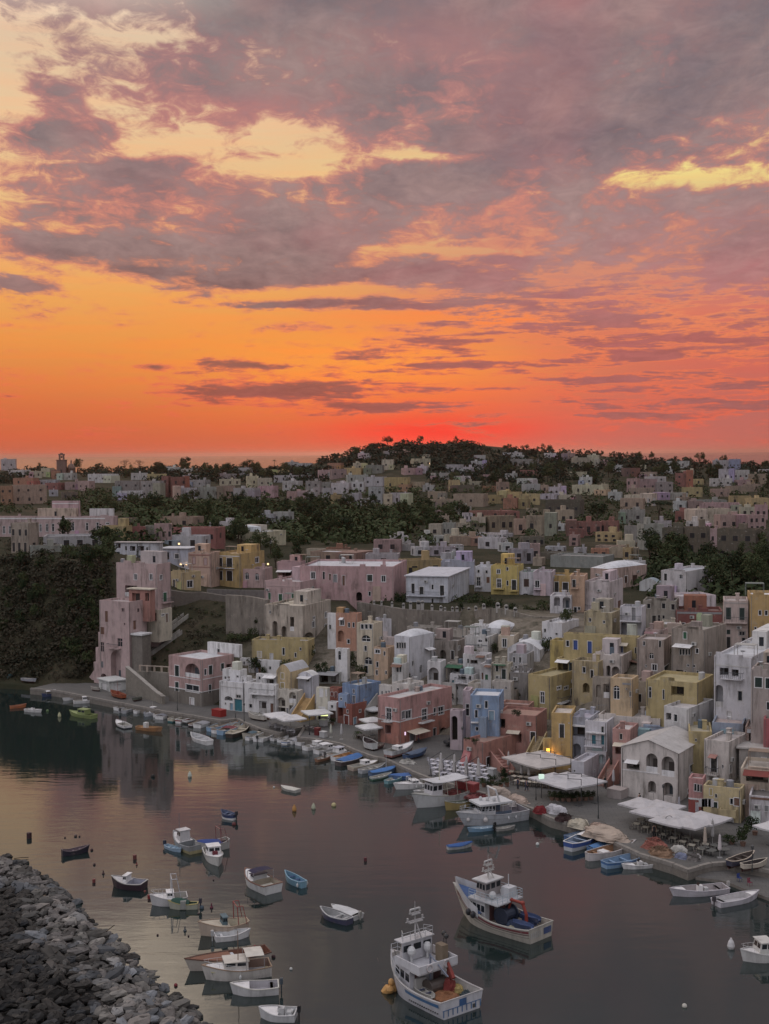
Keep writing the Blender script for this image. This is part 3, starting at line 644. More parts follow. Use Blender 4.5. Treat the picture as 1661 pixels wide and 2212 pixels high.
# pink tower at the left end of the quay
TW = hq('tall pale pink tower house rising from the left end of the quay', 100, 130, 147, 602, 687, yaw=30, col=PK, roof='f', bits=0, dep=9, trim=PK,
   ops='s:br 106.5 616.5 2.8 11;s:br 102.3 630.8 4 7.5;w 123 610 3 4;w 124.5 624 1.3 2;w 102.3 647 3.5 10;b 120 642.5 5 8.5;l 115 647.4 12 1;a 116 666 10 31;s:gy 102 664.5 3 6.5;a 103 677.5 7 8;w 138.3 610.2 2 4;d 134.7 625 3 9')
mb = MB()
for (xa, yt_) in ((97, 635), (93.4, 651), (90.5, 666)):
    # stepped buttress on the left flank
    h = CAMH+ray(100, yt_).z*TW.Y/ray(100, yt_).y-TW.z; w = (100-xa)*TW.Y/FPX
    mb.box(-TW.wl-w/math.cos(math.radians(30)), -TW.wl-(.01 if xa == 97 else 0), .3+(97-xa)*.02, 4.5+(97-xa)*.05, -.2, h)
mb.obj('buttress', PLASTER, TW.root, PK)
mb = MB(); mb.add([(-TW.wl-5.2, 1.0, -.2), (-TW.wl-2.4, 1.0, -.2), (-TW.wl-2.4, 1.0, 3.0), (-TW.wl-5.2, 4.2, -.2), (-TW.wl-2.4, 4.2, -.2), (-TW.wl-2.4, 4.2, 3.0)], [[0, 1, 2], [3, 5, 4], [0, 2, 5, 3], [0, 3, 4, 1], [1, 4, 5, 2]]).obj('outer_stair', PLASTER, TW.root, PK)
mb = MB(); mb.box(.05, 3.0, .6, 3.4, -.2, 11.0); mb.obj('terrace_base', STONEM, TW.root, ST)
mb = MB(); mb.box(0.03, 3.2, .3, 3.6, 11.0, 11.35); mb.obj('terrace_slab', PLASTER, TW.root, WH)
house('pale pink upper block of the tower house with a rust red porch', 116.5, 158, 171, 564, 606, yaw=26, col=PK, sub=9, ops='w 135.5 577 3 6;w 151 577 3 6;s:br 148 594 0.1 0.1;p:sal 131 591 12 11;w 161 577.5 2.5 5;B:gn 165 597 3.5 9;l 166 601.5 9 1', Y=TW.Y+9)
house('small rust pink porch block with a flat slab in front of the pink tower top', 129, 150, 155, 590, 603, yaw=26, col=SAL, roof='s', rc=CR, ops='p 136 597 8 8;p 147 597 4 8', Y=TW.Y+3)
house('narrow cream lean-to house with a dark recess beside the pink tower', 147, 159, 172, 610, 624, yaw=26, col=CR, ops='p 152.5 617 8 9;w 163 615 3 2;d 167 617 2 7', roof='f', bits=0, Y=TW.Y+6)
hq('low white shed with a flat pale roof on the quay by the pink tower', 99, 109.8, 126, 682, 691.6, yaw=52, col=(.62, .62, .60), roof='s', rc=(.6, .6, .58), ops='g:wh 104 687 5 7;g:wh 117 687.5 7 6.5', name='shed', cat='shed', bits=0)
# first row, left to right
P1 = hq('rose pink house with an arched loggia above a rough stone base', 169, 202, 234, 659.5, 706.5, yaw=40, col=(.52, .35, .33), rc=(.62, .62, .63), bits=0, trim=WH,
   ops='B:dg 177 671 4 11;a 192.3 670.5 14.5 14;B:dg 177 686.5 3.5 9;w 192.5 688.5 13 7;d:wh 192 701.5 4 7;w 205.5 672 2.5 6.5;B:dg 210.5 670 3.5 9;B:dg 222.5 667 3 7.5;p 229 667 5 6;B:dg 210 688.5 2.5 8;i 185 677.8 31 .7;i 216 677 27 .7 1', two=(692.5, ST))
hh('white penthouse box on the flat roof behind the rose pink loggia house', 207.5, 239, 241, 645, 655.5, yaw=34, col=WH, rc=WH, ops='b 218.5 651.8 2.5 6', on=P1, dy=6)
W1 = hq('white boathouse with a teal garage door in a tall recess', 219.5, 243, 258, 683, 711.5, yaw=30, col=WH, rc=(.58, .57, .62), ops='g:tl 238.3 705.2 7.6 12;w 238.5 696.6 4.5 3.5;a 228.5 698.5 8 4.5;d:pb 231.5 706.5 3 6.5;w 225.5 703.5 1.2 1.8;i 231.5 687 23 .7;d:br 252 703 2.5 7', bits=0)
hh('white roof-terrace block with purple door over the teal-door boathouse', 222.5, 240, 247, 670.5, 684, yaw=30, col=WH, rc=CR, ops='w 225.5 678 1.5 3;d:br 229 679.5 1.5 6;w 237.5 676.5 2 2', on=W1, dy=4)
hh('small white cube with one window right of the purple-door terrace block', 240.5, 246.5, 252, 677, 686, yaw=30, col=WH, ops='w 243 680.5 1.3 1.8', on=W1, dy=3)
W2 = hq('white quay house with a brown door under a deep balcony', 244.5, 276, 279, 685, 714, yaw=22, col=WH, rc=(.6, .6, .62), ops='p:dw 263 707 8 12;w 250.5 706 3 4;a 254.5 695.5 5 6;l 263 693 24 1;d:br 272 708 3 9', bits=0)
hh('white upper house with a brown glazed porch above the quay balcony', 256, 277.5, 279, 675, 687, yaw=22, col=WH, ops='w 259.5 678 2 3;p:dw 270.8 682.3 8 6.5;v 270.8 676 12 1.5', on=W2, dy=3)
hh('white back house with a blue-edged door below the yellow block', 248.5, 279.5, 282, 661, 675, yaw=22, col=WH, ops='d:br 259.5 668.7 2.5 9;i:bl 257 668 .6 9;w 270 668 2 3', sub=4)
hh('chalky white wing left of the blue-edged door house', 240, 248.5, 251, 658.5, 668, yaw=22, col=WH, sub=4, ops='w 244 663 1.5 3')
hh('mustard yellow flat-roofed block above the white quay houses', 252, 308, 315, 641, 668, yaw=14, col=YL, rc=GR, bits=4, ops='s:cr 259.5 654.5 4 6;w 283.5 651.5 2.5 7.5;w 295.5 655 2 4.5;w 300.5 649 1.5 3;w 266 650 .1 .1;d:wh 271.5 657 3 7')
CQ = hq('cream quay house with stacked arches below the rounded ochre gable', 276.5, 298.5, 303, 691, 715, yaw=24, col=(.68, .63, .55), ops='a 281.5 702 8 9;a 292.5 697.5 7 11;p 281.5 711 8 7;p 292.5 710 6.5 9;d:gy 287.5 711 2 6', bits=0)
hh('pale ochre house with a rounded barrel roof above two cream arches', 276.5, 290.5, 309, 672, 692, yaw=30, col=(.58, .45, .27), roof='V', rc=(.50, .49, .50), ops='s:yl 282.5 676 3 6;s:yl 282.5 686.3 3.6 7', on=CQ, dy=2.5)
hh('white house with a vaulted roof and one brown window behind white stairs', 298, 312.5, 319, 676, 704, yaw=30, col=(.68, .67, .72), roof='v', rc=(.7, .68, .66), ops='w:br 308 679.5 2.5 4.5;v:wh 307 676 14 1.5', sub=5, fy=717, dY=5)
hh('shaded terrace house under a grey-green canopy above the restaurants', 318, 340, 345, 672, 684, yaw=22, col=(.5, .5, .47), ops='p 324 678.5 8 8;p 335 678.5 8 8;v:gy 329 671.6 24 1.2', sub=6)
hq('cream restaurant house with white shutters behind the lit canopy', 316.2, 327.7, 330, 688, 721, yaw=24, col=(.68, .64, .54), ops='s:wh 321.3 692.8 3.4 7.8;s:wh 326.2 693 1.6 6.5;c 319.5 716 4 7;i 322 707.5 7 1.8;d:gy 325 716 2.5 7', bits=0)
hq('narrow white house with a dark garage door beside the red-brown house', 327.8, 336.6, 340, 702.5, 722, yaw=24, col=WH, ops='w 332 706.5 2 3;g:dw 333 715.5 6.5 9.5', bits=0)
hh('dull red upper block between the cream restaurant and the blue house', 328, 338.5, 343, 688.5, 704, yaw=24, col=TR, rc=GY, ops='s:rd 332 694 2.5 4;d:rd 336 695 2 6', sub=3, fy=722, dY=5)
DR = hq('dark red ground-floor house with arches under the blue house', 336.9, 352, 367, 704.5, 725, yaw=40, col=(.30, .115, .09), rc=(.25, .12, .10), ops='a 340.5 711.5 4.5 10;w 347.5 711.5 1.6 3.2;d:rd 346.5 720 4.2 9;d:pb 355 721 3 7;w 360 711 2 3', bits=0)
hh('cornflower blue house on a dark red arcaded base', 342.5, 359, 381, 685.5, 708.5, yaw=42, col=BL, rc=(.62, .62, .60), ops='w 353.8 691.3 1.6 4;d:gy 354 699.5 2.6 7.5;w 364 700 1.2 2;i:gy 366 697 3 .5 1', mat=PLASTER, on=DR, dy=2)
hh('small low blue wing left of the cornflower blue house', 338.3, 347, 350, 694.5, 706.5, yaw=30, col=(.29, .37, .52), ops='w 341 699 2 2.5;d:dw 346 704 2 4', on=DR, dy=0.8)
C1 = hq('rose pink corner house with a salmon ground floor in the middle of the quay', 378, 399.5, 452, 698.5, 745, yaw=40, col=(.52, .30, .28), rc=(.55, .53, .52), two=(722.5, (.46, .21, .165)), trim=(.7, .68, .68), bits=0,
   ops='b 388.7 714 5.2 12;l 388.7 720.2 8 1;p:dk 388 729.5 6 9;w 403.5 715 3.5 8;w 408.5 714.5 5.5 8.5;b 424.5 714.5 5 11.5;l 424.5 720.5 13 1 1;w 434.8 711.5 2.5 7.5;w 441 710.5 5.5 8;d:gy 412.5 735.5 5 9;v:cr 414 730 15 1.5;d:dk 434.5 733.5 2.8 11;c 443 732 7 9')
hh('pinkish penthouse with white windows on the rose pink corner house', 396, 410, 437, 695.5, 705.5, yaw=40, col=(.50, .40, .36), rc=GR, ops='w 403 699.8 5 4.5;w 419.5 701.5 4 4.5;w 428 701 2 4', bits=3, on=C1, dy=5)
hh('low white roof rooms with a small terracotta cone behind the corner house', 392, 409, 424, 684.5, 697, yaw=38, col=(.62, .58, .54), ops='w 398 690 2 4;d:br 404 691 1.6 5;w 414 690 2 2', bits=2, on=C1, dy=9)
hh('little white house with three dark slits left of the terracotta cone', 379, 391, 395, 686, 698, yaw=38, col=(.66, .62, .58), ops='w 382 693 1.5 4.5;w 386 693 1.5 4.5;w 389 692 1.5 3', sub=4, bits=2, fy=739, dY=13)
# second tier, centre
hh('pink house with green shutters on a cliff-like cornice', 264.5, 300, 334, 582, 604, yaw=24, col=(.56, .40, .39), rc=(.5, .46, .46), ops='s:gn 269.5 596.3 2.5 7;s:gn 280.5 597.8 3.6 7.5;s:gn 293.5 597.8 3.8 7.8;A 306 598.5 3.6 9;d:dk 317.5 592 3 6;w 317 599 2 4;w 325 599 2 5;V:wh 282 604 35 2.4;V 318 604 33 2.2 1;i:pk 282 586 33 1;i:pk 318 586 32 1 1', bits=2, two=None)
hh('patched cream and stone wall house below the cornice with an arch', 265, 303, 331, 606, 648, yaw=24, col=(.52, .45, .38), mat=S_, dY=-2.5, ops='a 275 630 5 18;a 284 634 5 16;p 292 624 4 14;w 314 618 2 3;b 313.5 624.5 2.6 6.5;a 308 637.5 11 10;w 325.8 615 2 6;w 325.5 626.5 2 4.5;w 325 638 2.2 4.5;w 270 612 1.3 3', rc=CR)
hh('narrow white house wedged left of the orange-pink house', 327.5, 337, 339, 613.5, 637, yaw=24, col=WH, ops='w 330 627 1.8 4.5;w 335 622 .2 .2', sub=6, dY=-6)
hh('orange-pink house with a dark arched balcony high in the centre', 336, 358, 362, 613.5, 651, yaw=22, col=(.52, .29, .21), mat=PLASTER, ops='w 342 622.8 4.2 5.5;w 349 625 2 5;w 353.5 625 2 5;a 341 636 6 11;w 348.5 641.5 2.6 4.5;v:wh 342 618 4 1', rc=(.55, .40, .33))
hh('white domed-door cottage at the foot of the orange-pink house', 335.3, 347.3, 350, 649, 663, yaw=22, col=WH, ops='A 339.5 655.5 3 9;w 344 653 .2 .2', sub=3, dY=-8)
hh('tall cream house with a fanlight and a blue arched window', 357, 374, 383, 623.5, 676, yaw=26, col=(.62, .54, .42), mat=PLASTER, ops='w 362.2 626.7 3 5;w 366.3 626.7 3 5;w 370.5 626.7 3 5;A 366 638.5 9 6.5;w 365.5 648.5 2.6 5.5;A 368.3 660.8 7.6 7.5;b 366.2 669.5 3.4 8', rc=(.6, .55, .5), sub=5, bits=2)
hh('white upper block with a flat pale roof under the crenellated wall', 375.5, 396, 404, 619, 640, yaw=30, col=(.66, .63, .66), rc=(.66, .66, .68), ops='w 394.5 624.5 2.6 2.6;w 386.5 628 .8 .8', sub=4, bits=3, dY=-2)
hh('peach house with a row of small windows right of the tall cream house', 374, 388, 396.5, 648, 680, yaw=26, col=(.58, .42, .30), ops='w 377.5 651.5 5 4;w 384.5 653.5 1.6 4.5;w 377.3 664.5 2.2 5.5;w 376.8 672.5 2 5;w 386 672.5 1.6 3.5;w 391 668 .2 .2', sub=4, bits=2)
hh('pinkish white stub house above the peach house', 379, 394, 397, 637.5, 650, yaw=26, col=(.62, .53, .51), ops='w 383 643 2 4.5', sub=3)
hh('big white house with a bulging whitewashed roof in the centre', 394.5, 411, 434.5, 637, 686, yaw=38, col=(.68, .67, .70), roof='d', rc=(.66, .66, .68), ops='w 397.5 645.5 2.2 6;w 400 645.5 2 6;w 402.4 645.5 2 6;w 404.8 645.5 2 6;w 412.8 663.5 1.6 5;A 421 669 2.6 8;v:wh 428 648 7 1.5 1', sub=7)
hh('little white porch house with brown windows below the bulging roof', 392, 403, 409, 664, 684, yaw=30, col=(.68, .66, .64), ops='w 397.5 669.5 2 5.5;w 400.3 669.5 2 5.5;w 406 668 .2 .2;v:br 397.5 665 10 1', sub=5, dY=-6, bits=2)
hh('white gateway house with one tall open arch', 427.5, 440.7, 446, 661.8, 697, yaw=20, col=(.68, .66, .66), ops='a 433.6 676 10.6 17;p 433.6 690 10 6;w 430 665 .2 .2', sub=3, dY=-3, rc=WH)
# third tier centre-right
hh('ruined grey stone house with hanging laundry under the long wall', 427.5, 458, 467, 641, 668, yaw=24, col=(.34, .30, .27), mat=S_, ops='d:dk 434 656 3 9;a 443 655 6 10;d:dk 452.5 655 3 9;w 459 648 2 4', sub=6)
hh('cracked beige dwelling with a green awning under the ruined stone house', 447, 464, 468, 664, 677, yaw=24, col=(.42, .38, .34), mat=S_, ops='p 455 671 8 7;p 462 671 3 6;v:gn 456 665.5 17 1.5', sub=5, dY=-6)
hh('whitewashed house with a railed balcony between two dark passages', 450, 474, 478, 675, 693, yaw=24, col=(.66, .64, .65), ops='p 462 677.5 8 5;l 463 682 14 1;w 470 678 2 4;d:tl 453 683 2 6;w 457 688 2 3', sub=5)
hh('rounded white terrace house facing the sea under the long wall', 464.8, 488, 498, 637, 659, yaw=24, col=(.62, .60, .58), ops='p 487 640 4 4;w 471 645 1.5 2;w 480 641 4 3;i:gy 478 645 24 1', sub=6, bits=3)
hh('beige studio with one wide glass window beside white roof domes', 498, 514, 519.5, 636, 651, yaw=18, col=(.56, .48, .38), ops='w 504.5 643 4.4 8.5;w 509 643 4.4 8.5', sub=5, rc=WH)
hh('white roof domes above the wide glass studio', 482, 504, 519, 629, 640, yaw=30, col=(.7, .69, .70), roof='d', rc=(.70, .70, .72), ops='w 500.5 632.5 2 3', sub=4)
hh('white house with stepped roofs and a small barred window', 463, 486, 492, 655, 671, yaw=24, col=(.66, .63, .63), ops='w 468 661 1.8 4.5;p 474 662 7 4;v:br 481 654.5 8 1;w 489 663 2 3', sub=6, dY=-4, bits=2)
hh('white tower-like house with a green shutter and outside stair', 480.5, 493, 497, 664.5, 690, yaw=22, col=(.64, .62, .62), ops='s:gn 486.6 677.2 3 5.5;d:br 482.5 676 2 7;v:br 489 664 8 1', sub=6, dY=-5)
hh('cream house with a tall green shutter above crumbling steps', 491, 508.5, 513, 664, 693, yaw=22, col=(.48, .44, .36), mat=S_, ops='s:dg 503.8 674.2 4 10;d:dg 497 668 2.5 7;v:gn 500 659 12 2', sub=6, dY=-5)
hh('crumbling cream stair wall left of the grey blank house', 492, 511, 514, 682, 700, yaw=22, col=(.50, .46, .42), mat=S_, ops='d:dk 492.8 690 1.6 8;w 506 688 1.5 3', sub=5, dY=-7, bits=0)
hh('grey-white scaffolded house right of the cream shutter house', 509, 527, 534, 654, 674, yaw=24, col=(.48, .47, .48), mat=S_, ops='w 514 660 2 6;w 520 660 2 6;w 516 668 2 4;d:wh 521.5 666 2.4 5', sub=6, dY=-3, bits=3)
hh('low white vaulted house left of the yellow stair wall', 507.5, 540, 550, 650, 664, yaw=24, col=(.70, .69, .71), roof='v', rc=(.70, .70, .72), ops='i:dk 522 647 .5 6;w 530 656 1 1', sub=5)
hh('white flat-roofed cube with a blue roof patch above the vaulted house', 519, 549, 553, 641, 654, yaw=24, col=(.70, .69, .70), rc=(.5, .55, .57), ops='w 528 649 1 1', sub=4, bits=2)
hh('bright white house with two small windows below the battlements', 542, 562, 579, 623, 641, yaw=34, col=(.70, .68, .69), rc=(.70, .69, .70), ops='w 545 630.5 2 3.5;w 556.5 634 2 2', sub=6, bits=2)
hh('grey blank-walled house left of the big yellow house', 510, 528.3, 532, 673, 706, yaw=14, col=(.30, .28, .27), mat=S_, ops='w 511.5 682.5 1 1.5;a 515.8 692 4.5 9', rc=(.55, .54, .55), sub=5, bits=2)
BY = hh('big mustard yellow house with two dark vaulted arches at its foot', 528.3, 551, 594, 676.5, 722, yaw=38, col=YL, rc=(.40, .34, .2), ops='w 542.4 697.5 4 11.5;s:gn 542.4 711.7 3.6 7.2;s:dg 574 692.5 6.5 9;w 588.5 691 3.4 7;a 586.5 681.5 6 7;c 564.5 708 14 7;c 583.5 704 14 7;l 574 697.5 34 1 1;w 566 688 4 3;w 559 688 4 3', sub=2, bits=0)
hh('mustard yellow penthouse with blue-framed glazing and a white canopy', 556.5, 576, 584, 659.5, 675.5, yaw=32, col=YL, rc=CR, ops='p 562.8 668 10.5 10;w:bl 571 667 3.5 8;w:bl 574 667 2 8;v:wh 563.5 660.5 13 1.5', bits=0, trim=(.10, .16, .22), on=BY, dy=7)
hh('long mustard yellow house with four blue doors on a terrace', 563.5, 637.5, 640, 637, 661, yaw=24, col=YL, rc=GR, ops='w 567.6 643.5 3 6;d:bl 575.5 645 4.2 9.5;d:bl 589.7 647.3 4.2 12;d:bl 605.3 648.5 4 10;d:bl 620.6 651 4.4 11;d:dk 635.7 650.5 1.8 6;v:cr 621 643.5 15 2', sub=7, bits=5)
hh('mustard yellow stepped stair house left of the four blue doors', 550, 563.5, 570, 641, 668, yaw=26, col=(.54, .42, .17), ops='d:dk 566 645 2 5', sub=6, bits=0, dY=-2)
hh('pinkish white arcaded house with open arches below the blue doors', 592.5, 621.5, 637, 656, 679, yaw=26, col=(.62, .55, .51), rc=(.6, .55, .52), ops='a 599 670.5 9 12;a 608.4 671 4.2 11;a 615.6 672.5 8 12;p 628 675 8 8;w:bl 634 677 3 5;v:br 633 660 8 2', sub=2, dY=-2)
hh('rough grey arcade storey under the pinkish white arches', 592.5, 611, 613, 678, 706, yaw=26, col=(.36, .31, .26), mat=S_, ops='a 598.5 691 5 13;p:dw 606.8 691 6.5 14', sub=3, dY=-8, bits=0)
hh('pale apricot house with a tall arched window', 610.5, 632, 638.5, 679, 707, yaw=26, col=(.60, .45, .29), ops='A 616.5 692.5 6.5 14;w 630.4 694 2 5;w 626.5 689 1.2 1.6;i:gy 628 684 11 2', sub=3, dY=-8, bits=0)
hh('weathered grey-pink house with a white window left of the grey tower', 637, 664, 672, 640, 681, yaw=24, col=(.40, .33, .29), mat=S_, ops='w 644 643.5 2 4.5;d:dk 660 643.5 2.2 7.5;A 651.5 656 4.6 6;w 654.5 667.5 5 6.5;s:dg 666 670 5 8.5;w 646 666 1.6 2', rc=(.5, .44, .42), sub=6, bits=1)
hh('pink gabled attic house above the weathered grey-pink house', 645, 663, 668, 630, 642, yaw=28, col=(.55, .42, .39), rc=WH, ops='w 659 639 1.5 3', sub=4, dY=2)
hh('tall weathered grey tower house with a striped sun canopy', 671.5, 703.5, 726, 630, 688, yaw=36, col=(.35, .30, .26), mat=S_, rc=(.4, .37, .33), ops='s:gn 685 635.5 3.4 7;w 680.5 652 2 6;w 683.4 652 2 6;w 686.3 652 2 6;w 689.2 652 2 6;w 697 651 3 5;v:wh 684.5 645 18 2;p:wh 679.5 674.5 7 9;d:dk 685.5 675 2 8.5;w 697.5 672 1.6 3;w 688 665.5 2 2.5;w 694 666 2 3;i:gy 693 665 .6 38', sub=5, bits=2)
hh('small cream roof house with white windows on the grey tower', 691, 703, 708, 621.5, 631, yaw=30, col=(.58, .50, .37), ops='w 704.5 626 1.6 4.5;w 697 626 .2 .2', sub=4)
hh('white-topped pale parapet house left of the cream roof house', 663.5, 682, 684, 624.5, 632, yaw=10, col=(.48, .42, .34), rc=WH, sub=4, dY=-1)
hh('mustard yellow buttressed house at the foot of the grey tower', 646, 697, 713.5, 683, 709, yaw=30, col=YL, ops='b 650 692.5 2.6 11;w 663.5 694.5 1.8 10;p 677.5 691 13 9;A 677 705.3 7 4;w 655 690 .2 .2', sub=3, dY=-6, rc=(.45, .38, .22), bits=1)
# lower right, first and second row
hh('ochre house with one tall dark shutter behind the yellow stairs', 551.5, 572, 576, 713.5, 748, yaw=14, col=(.52, .36, .16), rc=(.60, .53, .47), ops='B:dk 561.8 731 4.6 13.5;w 569 723 1 1.2', sub=6, dY=-9, bits=0)
hh('pale lavender house with a glazed balcony and one tall arch', 569.5, 590, 600, 718, 757, yaw=24, col=(.47, .475, .53), rc=(.48, .45, .52), ops='a 576.8 751 8 15;p 579 731.5 15 10;V:wh 579.5 725.5 18 1.4;w 586 746 1.6 3', sub=6, dY=-5, bits=3)
hh('white house with grey-green doors on a balcony slab', 585, 607, 615, 722, 762, yaw=24, col=(.66, .64, .67), rc=(.62, .58, .56), ops='w 602.5 730 2.6 7;d:tl 593.8 739.5 4 9;V:wh 596 732.5 19 1.2;d:tl 602.7 740 3 9.5;l 594 744.5 19 1;w 606 739 1.2 2', sub=6, dY=-3, bits=2)
hh('domed beige vault house behind the lavender balcony house', 614, 635, 640, 705, 719, yaw=30, col=(.58, .50, .46), roof='v', rc=(.60, .54, .51), ops='w 619 716.5 2 2;w 624 716.5 2 2;w 629 716 2 2', sub=4)
hh('wide cream flat-roofed house above the pink window house', 598, 660, 668, 719, 733, yaw=24, col=(.64, .58, .54), rc=(.62, .57, .54), ops='w 603.5 729 2 4', sub=6, dY=-2, bits=4)
hh('salmon terrace house with a rounded front in the middle of the piazza', 500, 529, 534, 705, 719, yaw=20, col=(.46, .26, .21), ops='p:dw 504.5 710 6 6.5;w 520 712 .2 .2', sub=4, dY=-6, bits=0)
hh('salmon rounded house below the cactus terrace', 495, 536, 547, 716, 742, yaw=22, col=SAL, rc=(.42, .26, .21), ops='p:dw 501 723.5 8.5 9.5;p 516.5 738 10 9;v:cr 514 731 13 1.5;d:dk 533 736 5 8', sub=4, dY=-6, bits=0, two=None)
S1 = hq('salmon ground-floor terrace house with a slanting stair on the piazza', 463.5, 484, 537, 742.5, 767, yaw=42, col=SAL, rc=(.36, .24, .20), ops='d:dk 488.5 762 4 10;w 512 757 6 3;d:dw 526.5 754 4 7;d:dk 508 766 3 8', bits=0)
hh('sky blue house with white edges right of the pink corner house', 470.5, 499.5, 504, 696, 731, yaw=12, col=(.27, .36, .51), rc=(.66, .66, .68), ops='w 486.3 704.7 3 7.5;b 476.3 714 3 8;d:pb 491.5 715.5 5 9;V:wh 478 722.3 15 1;w 477 729 3 4', sub=3, dY=-10, trim=(.72, .72, .74), bits=0)
hh('pale pink narrow house left of the sky blue house', 463, 470.2, 473, 690.5, 724, yaw=12, col=(.58, .47, .50), ops='w 467.5 710 3.6 12;w 467 698 .2 .2', sub=3, dY=-9)
hh('pale pink terrace wall house with dark shrubs left of the narrow pink house', 450, 463, 466, 711, 741, yaw=20, col=(.52, .42, .44), ops='c 454.5 728 6 24', sub=2, dY=-8, bits=0)
hq('white curved wall house with a slit doorway beside the parked car', 456, 465.5, 468, 716.5, 741.5, yaw=20, col=(.64, .62, .58), ops='w 460 730 .2 .2', roof='v', bits=0)
hh('white house with two brown doors above the white arches', 664, 688.5, 714, 708.5, 742, yaw=38, col=(.64, .62, .61), rc=(.60, .56, .55), ops='w 675.5 718 3.6 7.5;d:br 676.5 734 5 11;p 668.5 716.5 5.5 7;w 700 718 .2 .2', sub=5, dY=-4, bits=2)
hh('low yellow wall house left of the blue-grey wall', 689, 712, 715, 732, 747, yaw=12, col=YL, ops='w 696 740 1.6 2.6', sub=5, dY=-6)
hh('blue-grey blank house below the tall white house', 712, 743, 750, 724, 742, yaw=20, col=(.32, .36, .44), rc=(.55, .45, .42), ops='w 720 733 .2 .2', sub=5, dY=-3, bits=1)
hh('blue back house with a small white gable left of the brown doors', 633, 665, 672, 729, 741, yaw=24, col=(.40, .45, .56), rc=(.62, .61, .62), ops='w 662.5 733 2 2.2;w 650 735 .2 .2', sub=5, dY=-2, bits=2)
hh('tall white house with a two-storey loggia at the right edge', 714, 751, 790, 658, 724, yaw=30, col=(.66, .64, .66), rc=(.6, .6, .62), ops='p 724 671.5 9 7.5;p 735 673 7 7;a 719 696 8 22;w 740 696 4.4 10;w 744.5 696.5 4.4 10.5;l 733 677.6 22 1;d:wh 729 716 4 9;i 732 666 34 1.2', sub=5, dY=-3, bits=3)
hh('grey-beige house with dark green shutters at the right edge', 751, 790, None, 671, 724, yaw=24, col=(.46, .39, .36), mat=S_, ops='s:dg 758.5 682.6 7 10;s:dg 768.5 683.5 6 10.5;w 768 706 3 8', sub=5, dY=-8, rc=(.3, .33, .3))
AR = hq('white house with two tall open arches over an outside stair', 621, 677.7, 703, 753, 803, yaw=32, col=(.66, .60, .56), roof='g', rc=(.52, .49, .47), ops='a 651.8 763 11.5 19;a 668 766.5 13 20;p 633 766.5 13 6;v:wh 633 760.5 13 1.5;a 668 789.5 10 14;a 652 787 8 12;w 623 761 1.5 3;d:br 640 798 2.2 6;i 640 771.5 40 .8;w 691.5 769 3.8 8.5;w 690 790 5 4', bits=0)
hh('pink house with a brown awning over a dark terrace', 612.5, 630, 638.5, 730, 757, yaw=24, col=(.50, .29, .26), rc=(.6, .55, .53), ops='w 621 736.7 2.6 6;v:cr 622 743.5 16 1.6;p 622.3 751 14 7', sub=5, dY=-6, bits=1, trim=(.62, .55, .5))
hh('patched white house with a tall dark door under a red hood', 704, 729, 748, 742, 778, yaw=36, col=(.60, .54, .50), mat=S_, ops='B:dk 714 764 6 16;v:sal 714 755 8 1.5;w 729.5 769.5 4.4 8.5;w 722.8 766.5 1.4 3.5;l 713 773 12 1', sub=5, dY=-3, bits=2, rc=(.55, .5, .48))
hq('small pink house with a white triple window behind the white canopies', 688.5, 703, 706, 779, 816, yaw=22, col=(.50, .27, .26), rc=(.56, .52, .48), ops='w 695.3 787.5 2.4 7.5;w 698.2 788 2.4 7.5;w 701 788.5 1.6 7.5;d:wh 697 807 2.6 9;i 696 799.5 13 .6', two=(800, (.33, .09, .08)), bits=1)
hq('pale yellow house with hanging laundry and a brick balcony', 703.3, 741, 745, 789, 823, yaw=26, col=(.54, .44, .26), rc=(.22, .21, .2), mat=S_, ops='s:yl 711 792 3 7;w 716 796 2 4;d:dg 714.5 805 6 6;w 731.5 801.5 3 6;s:br 736.8 802 5.4 8;d:wh 728.5 818 8.5 11;L:br 729 814 16 1;c 709 818 4 8', bits=4)
hh('cream house with an orange awning terrace at the right edge', 740.5, 778, None, 771, 800, yaw=22, col=(.60, .50, .40), ops='p 757 778 22 8;v:rd 757 771.6 26 4;w 763 793 3 6.5;w 745 779 3 6', sub=3, dY=-3)
hq('white house on the lower right with one grey shuttered window', 749, 783, None, 798, 829, yaw=20, col=(.62, .58, .60), rc=(.2, .18, .17), ops='s:gy 766.5 808.5 4 6;i:br 765 799 30 2;w 755 808 .2 .2', bits=0)
hh('glass-walled terrace room with a flat canopy at the right edge', 739, 782, None, 751, 766, yaw=20, col=(.42, .38, .35), roof='s', rc=(.5, .47, .44), ops='w 753 761 2.6 6;w 757.5 761 2.6 6;w 764 760 5 5;w 745 760 .2 .2', sub=4, dY=-2)
hh('dusk-lit restaurant terrace house with dark openings below a pink wall', 745, 762, 766, 728, 745, yaw=20, col=(.40, .29, .25), ops='p 752 737 6 10;p 758.5 737 4 10;v:gy 754 730 13 1.5', sub=4, dY=-3)
hh('crimson-pink wall house at the right edge', 763.5, 790, None, 720, 750, yaw=20, col=(.42, .13, .14), ops='w 766 730 .2 .2', sub=4, dY=-4)
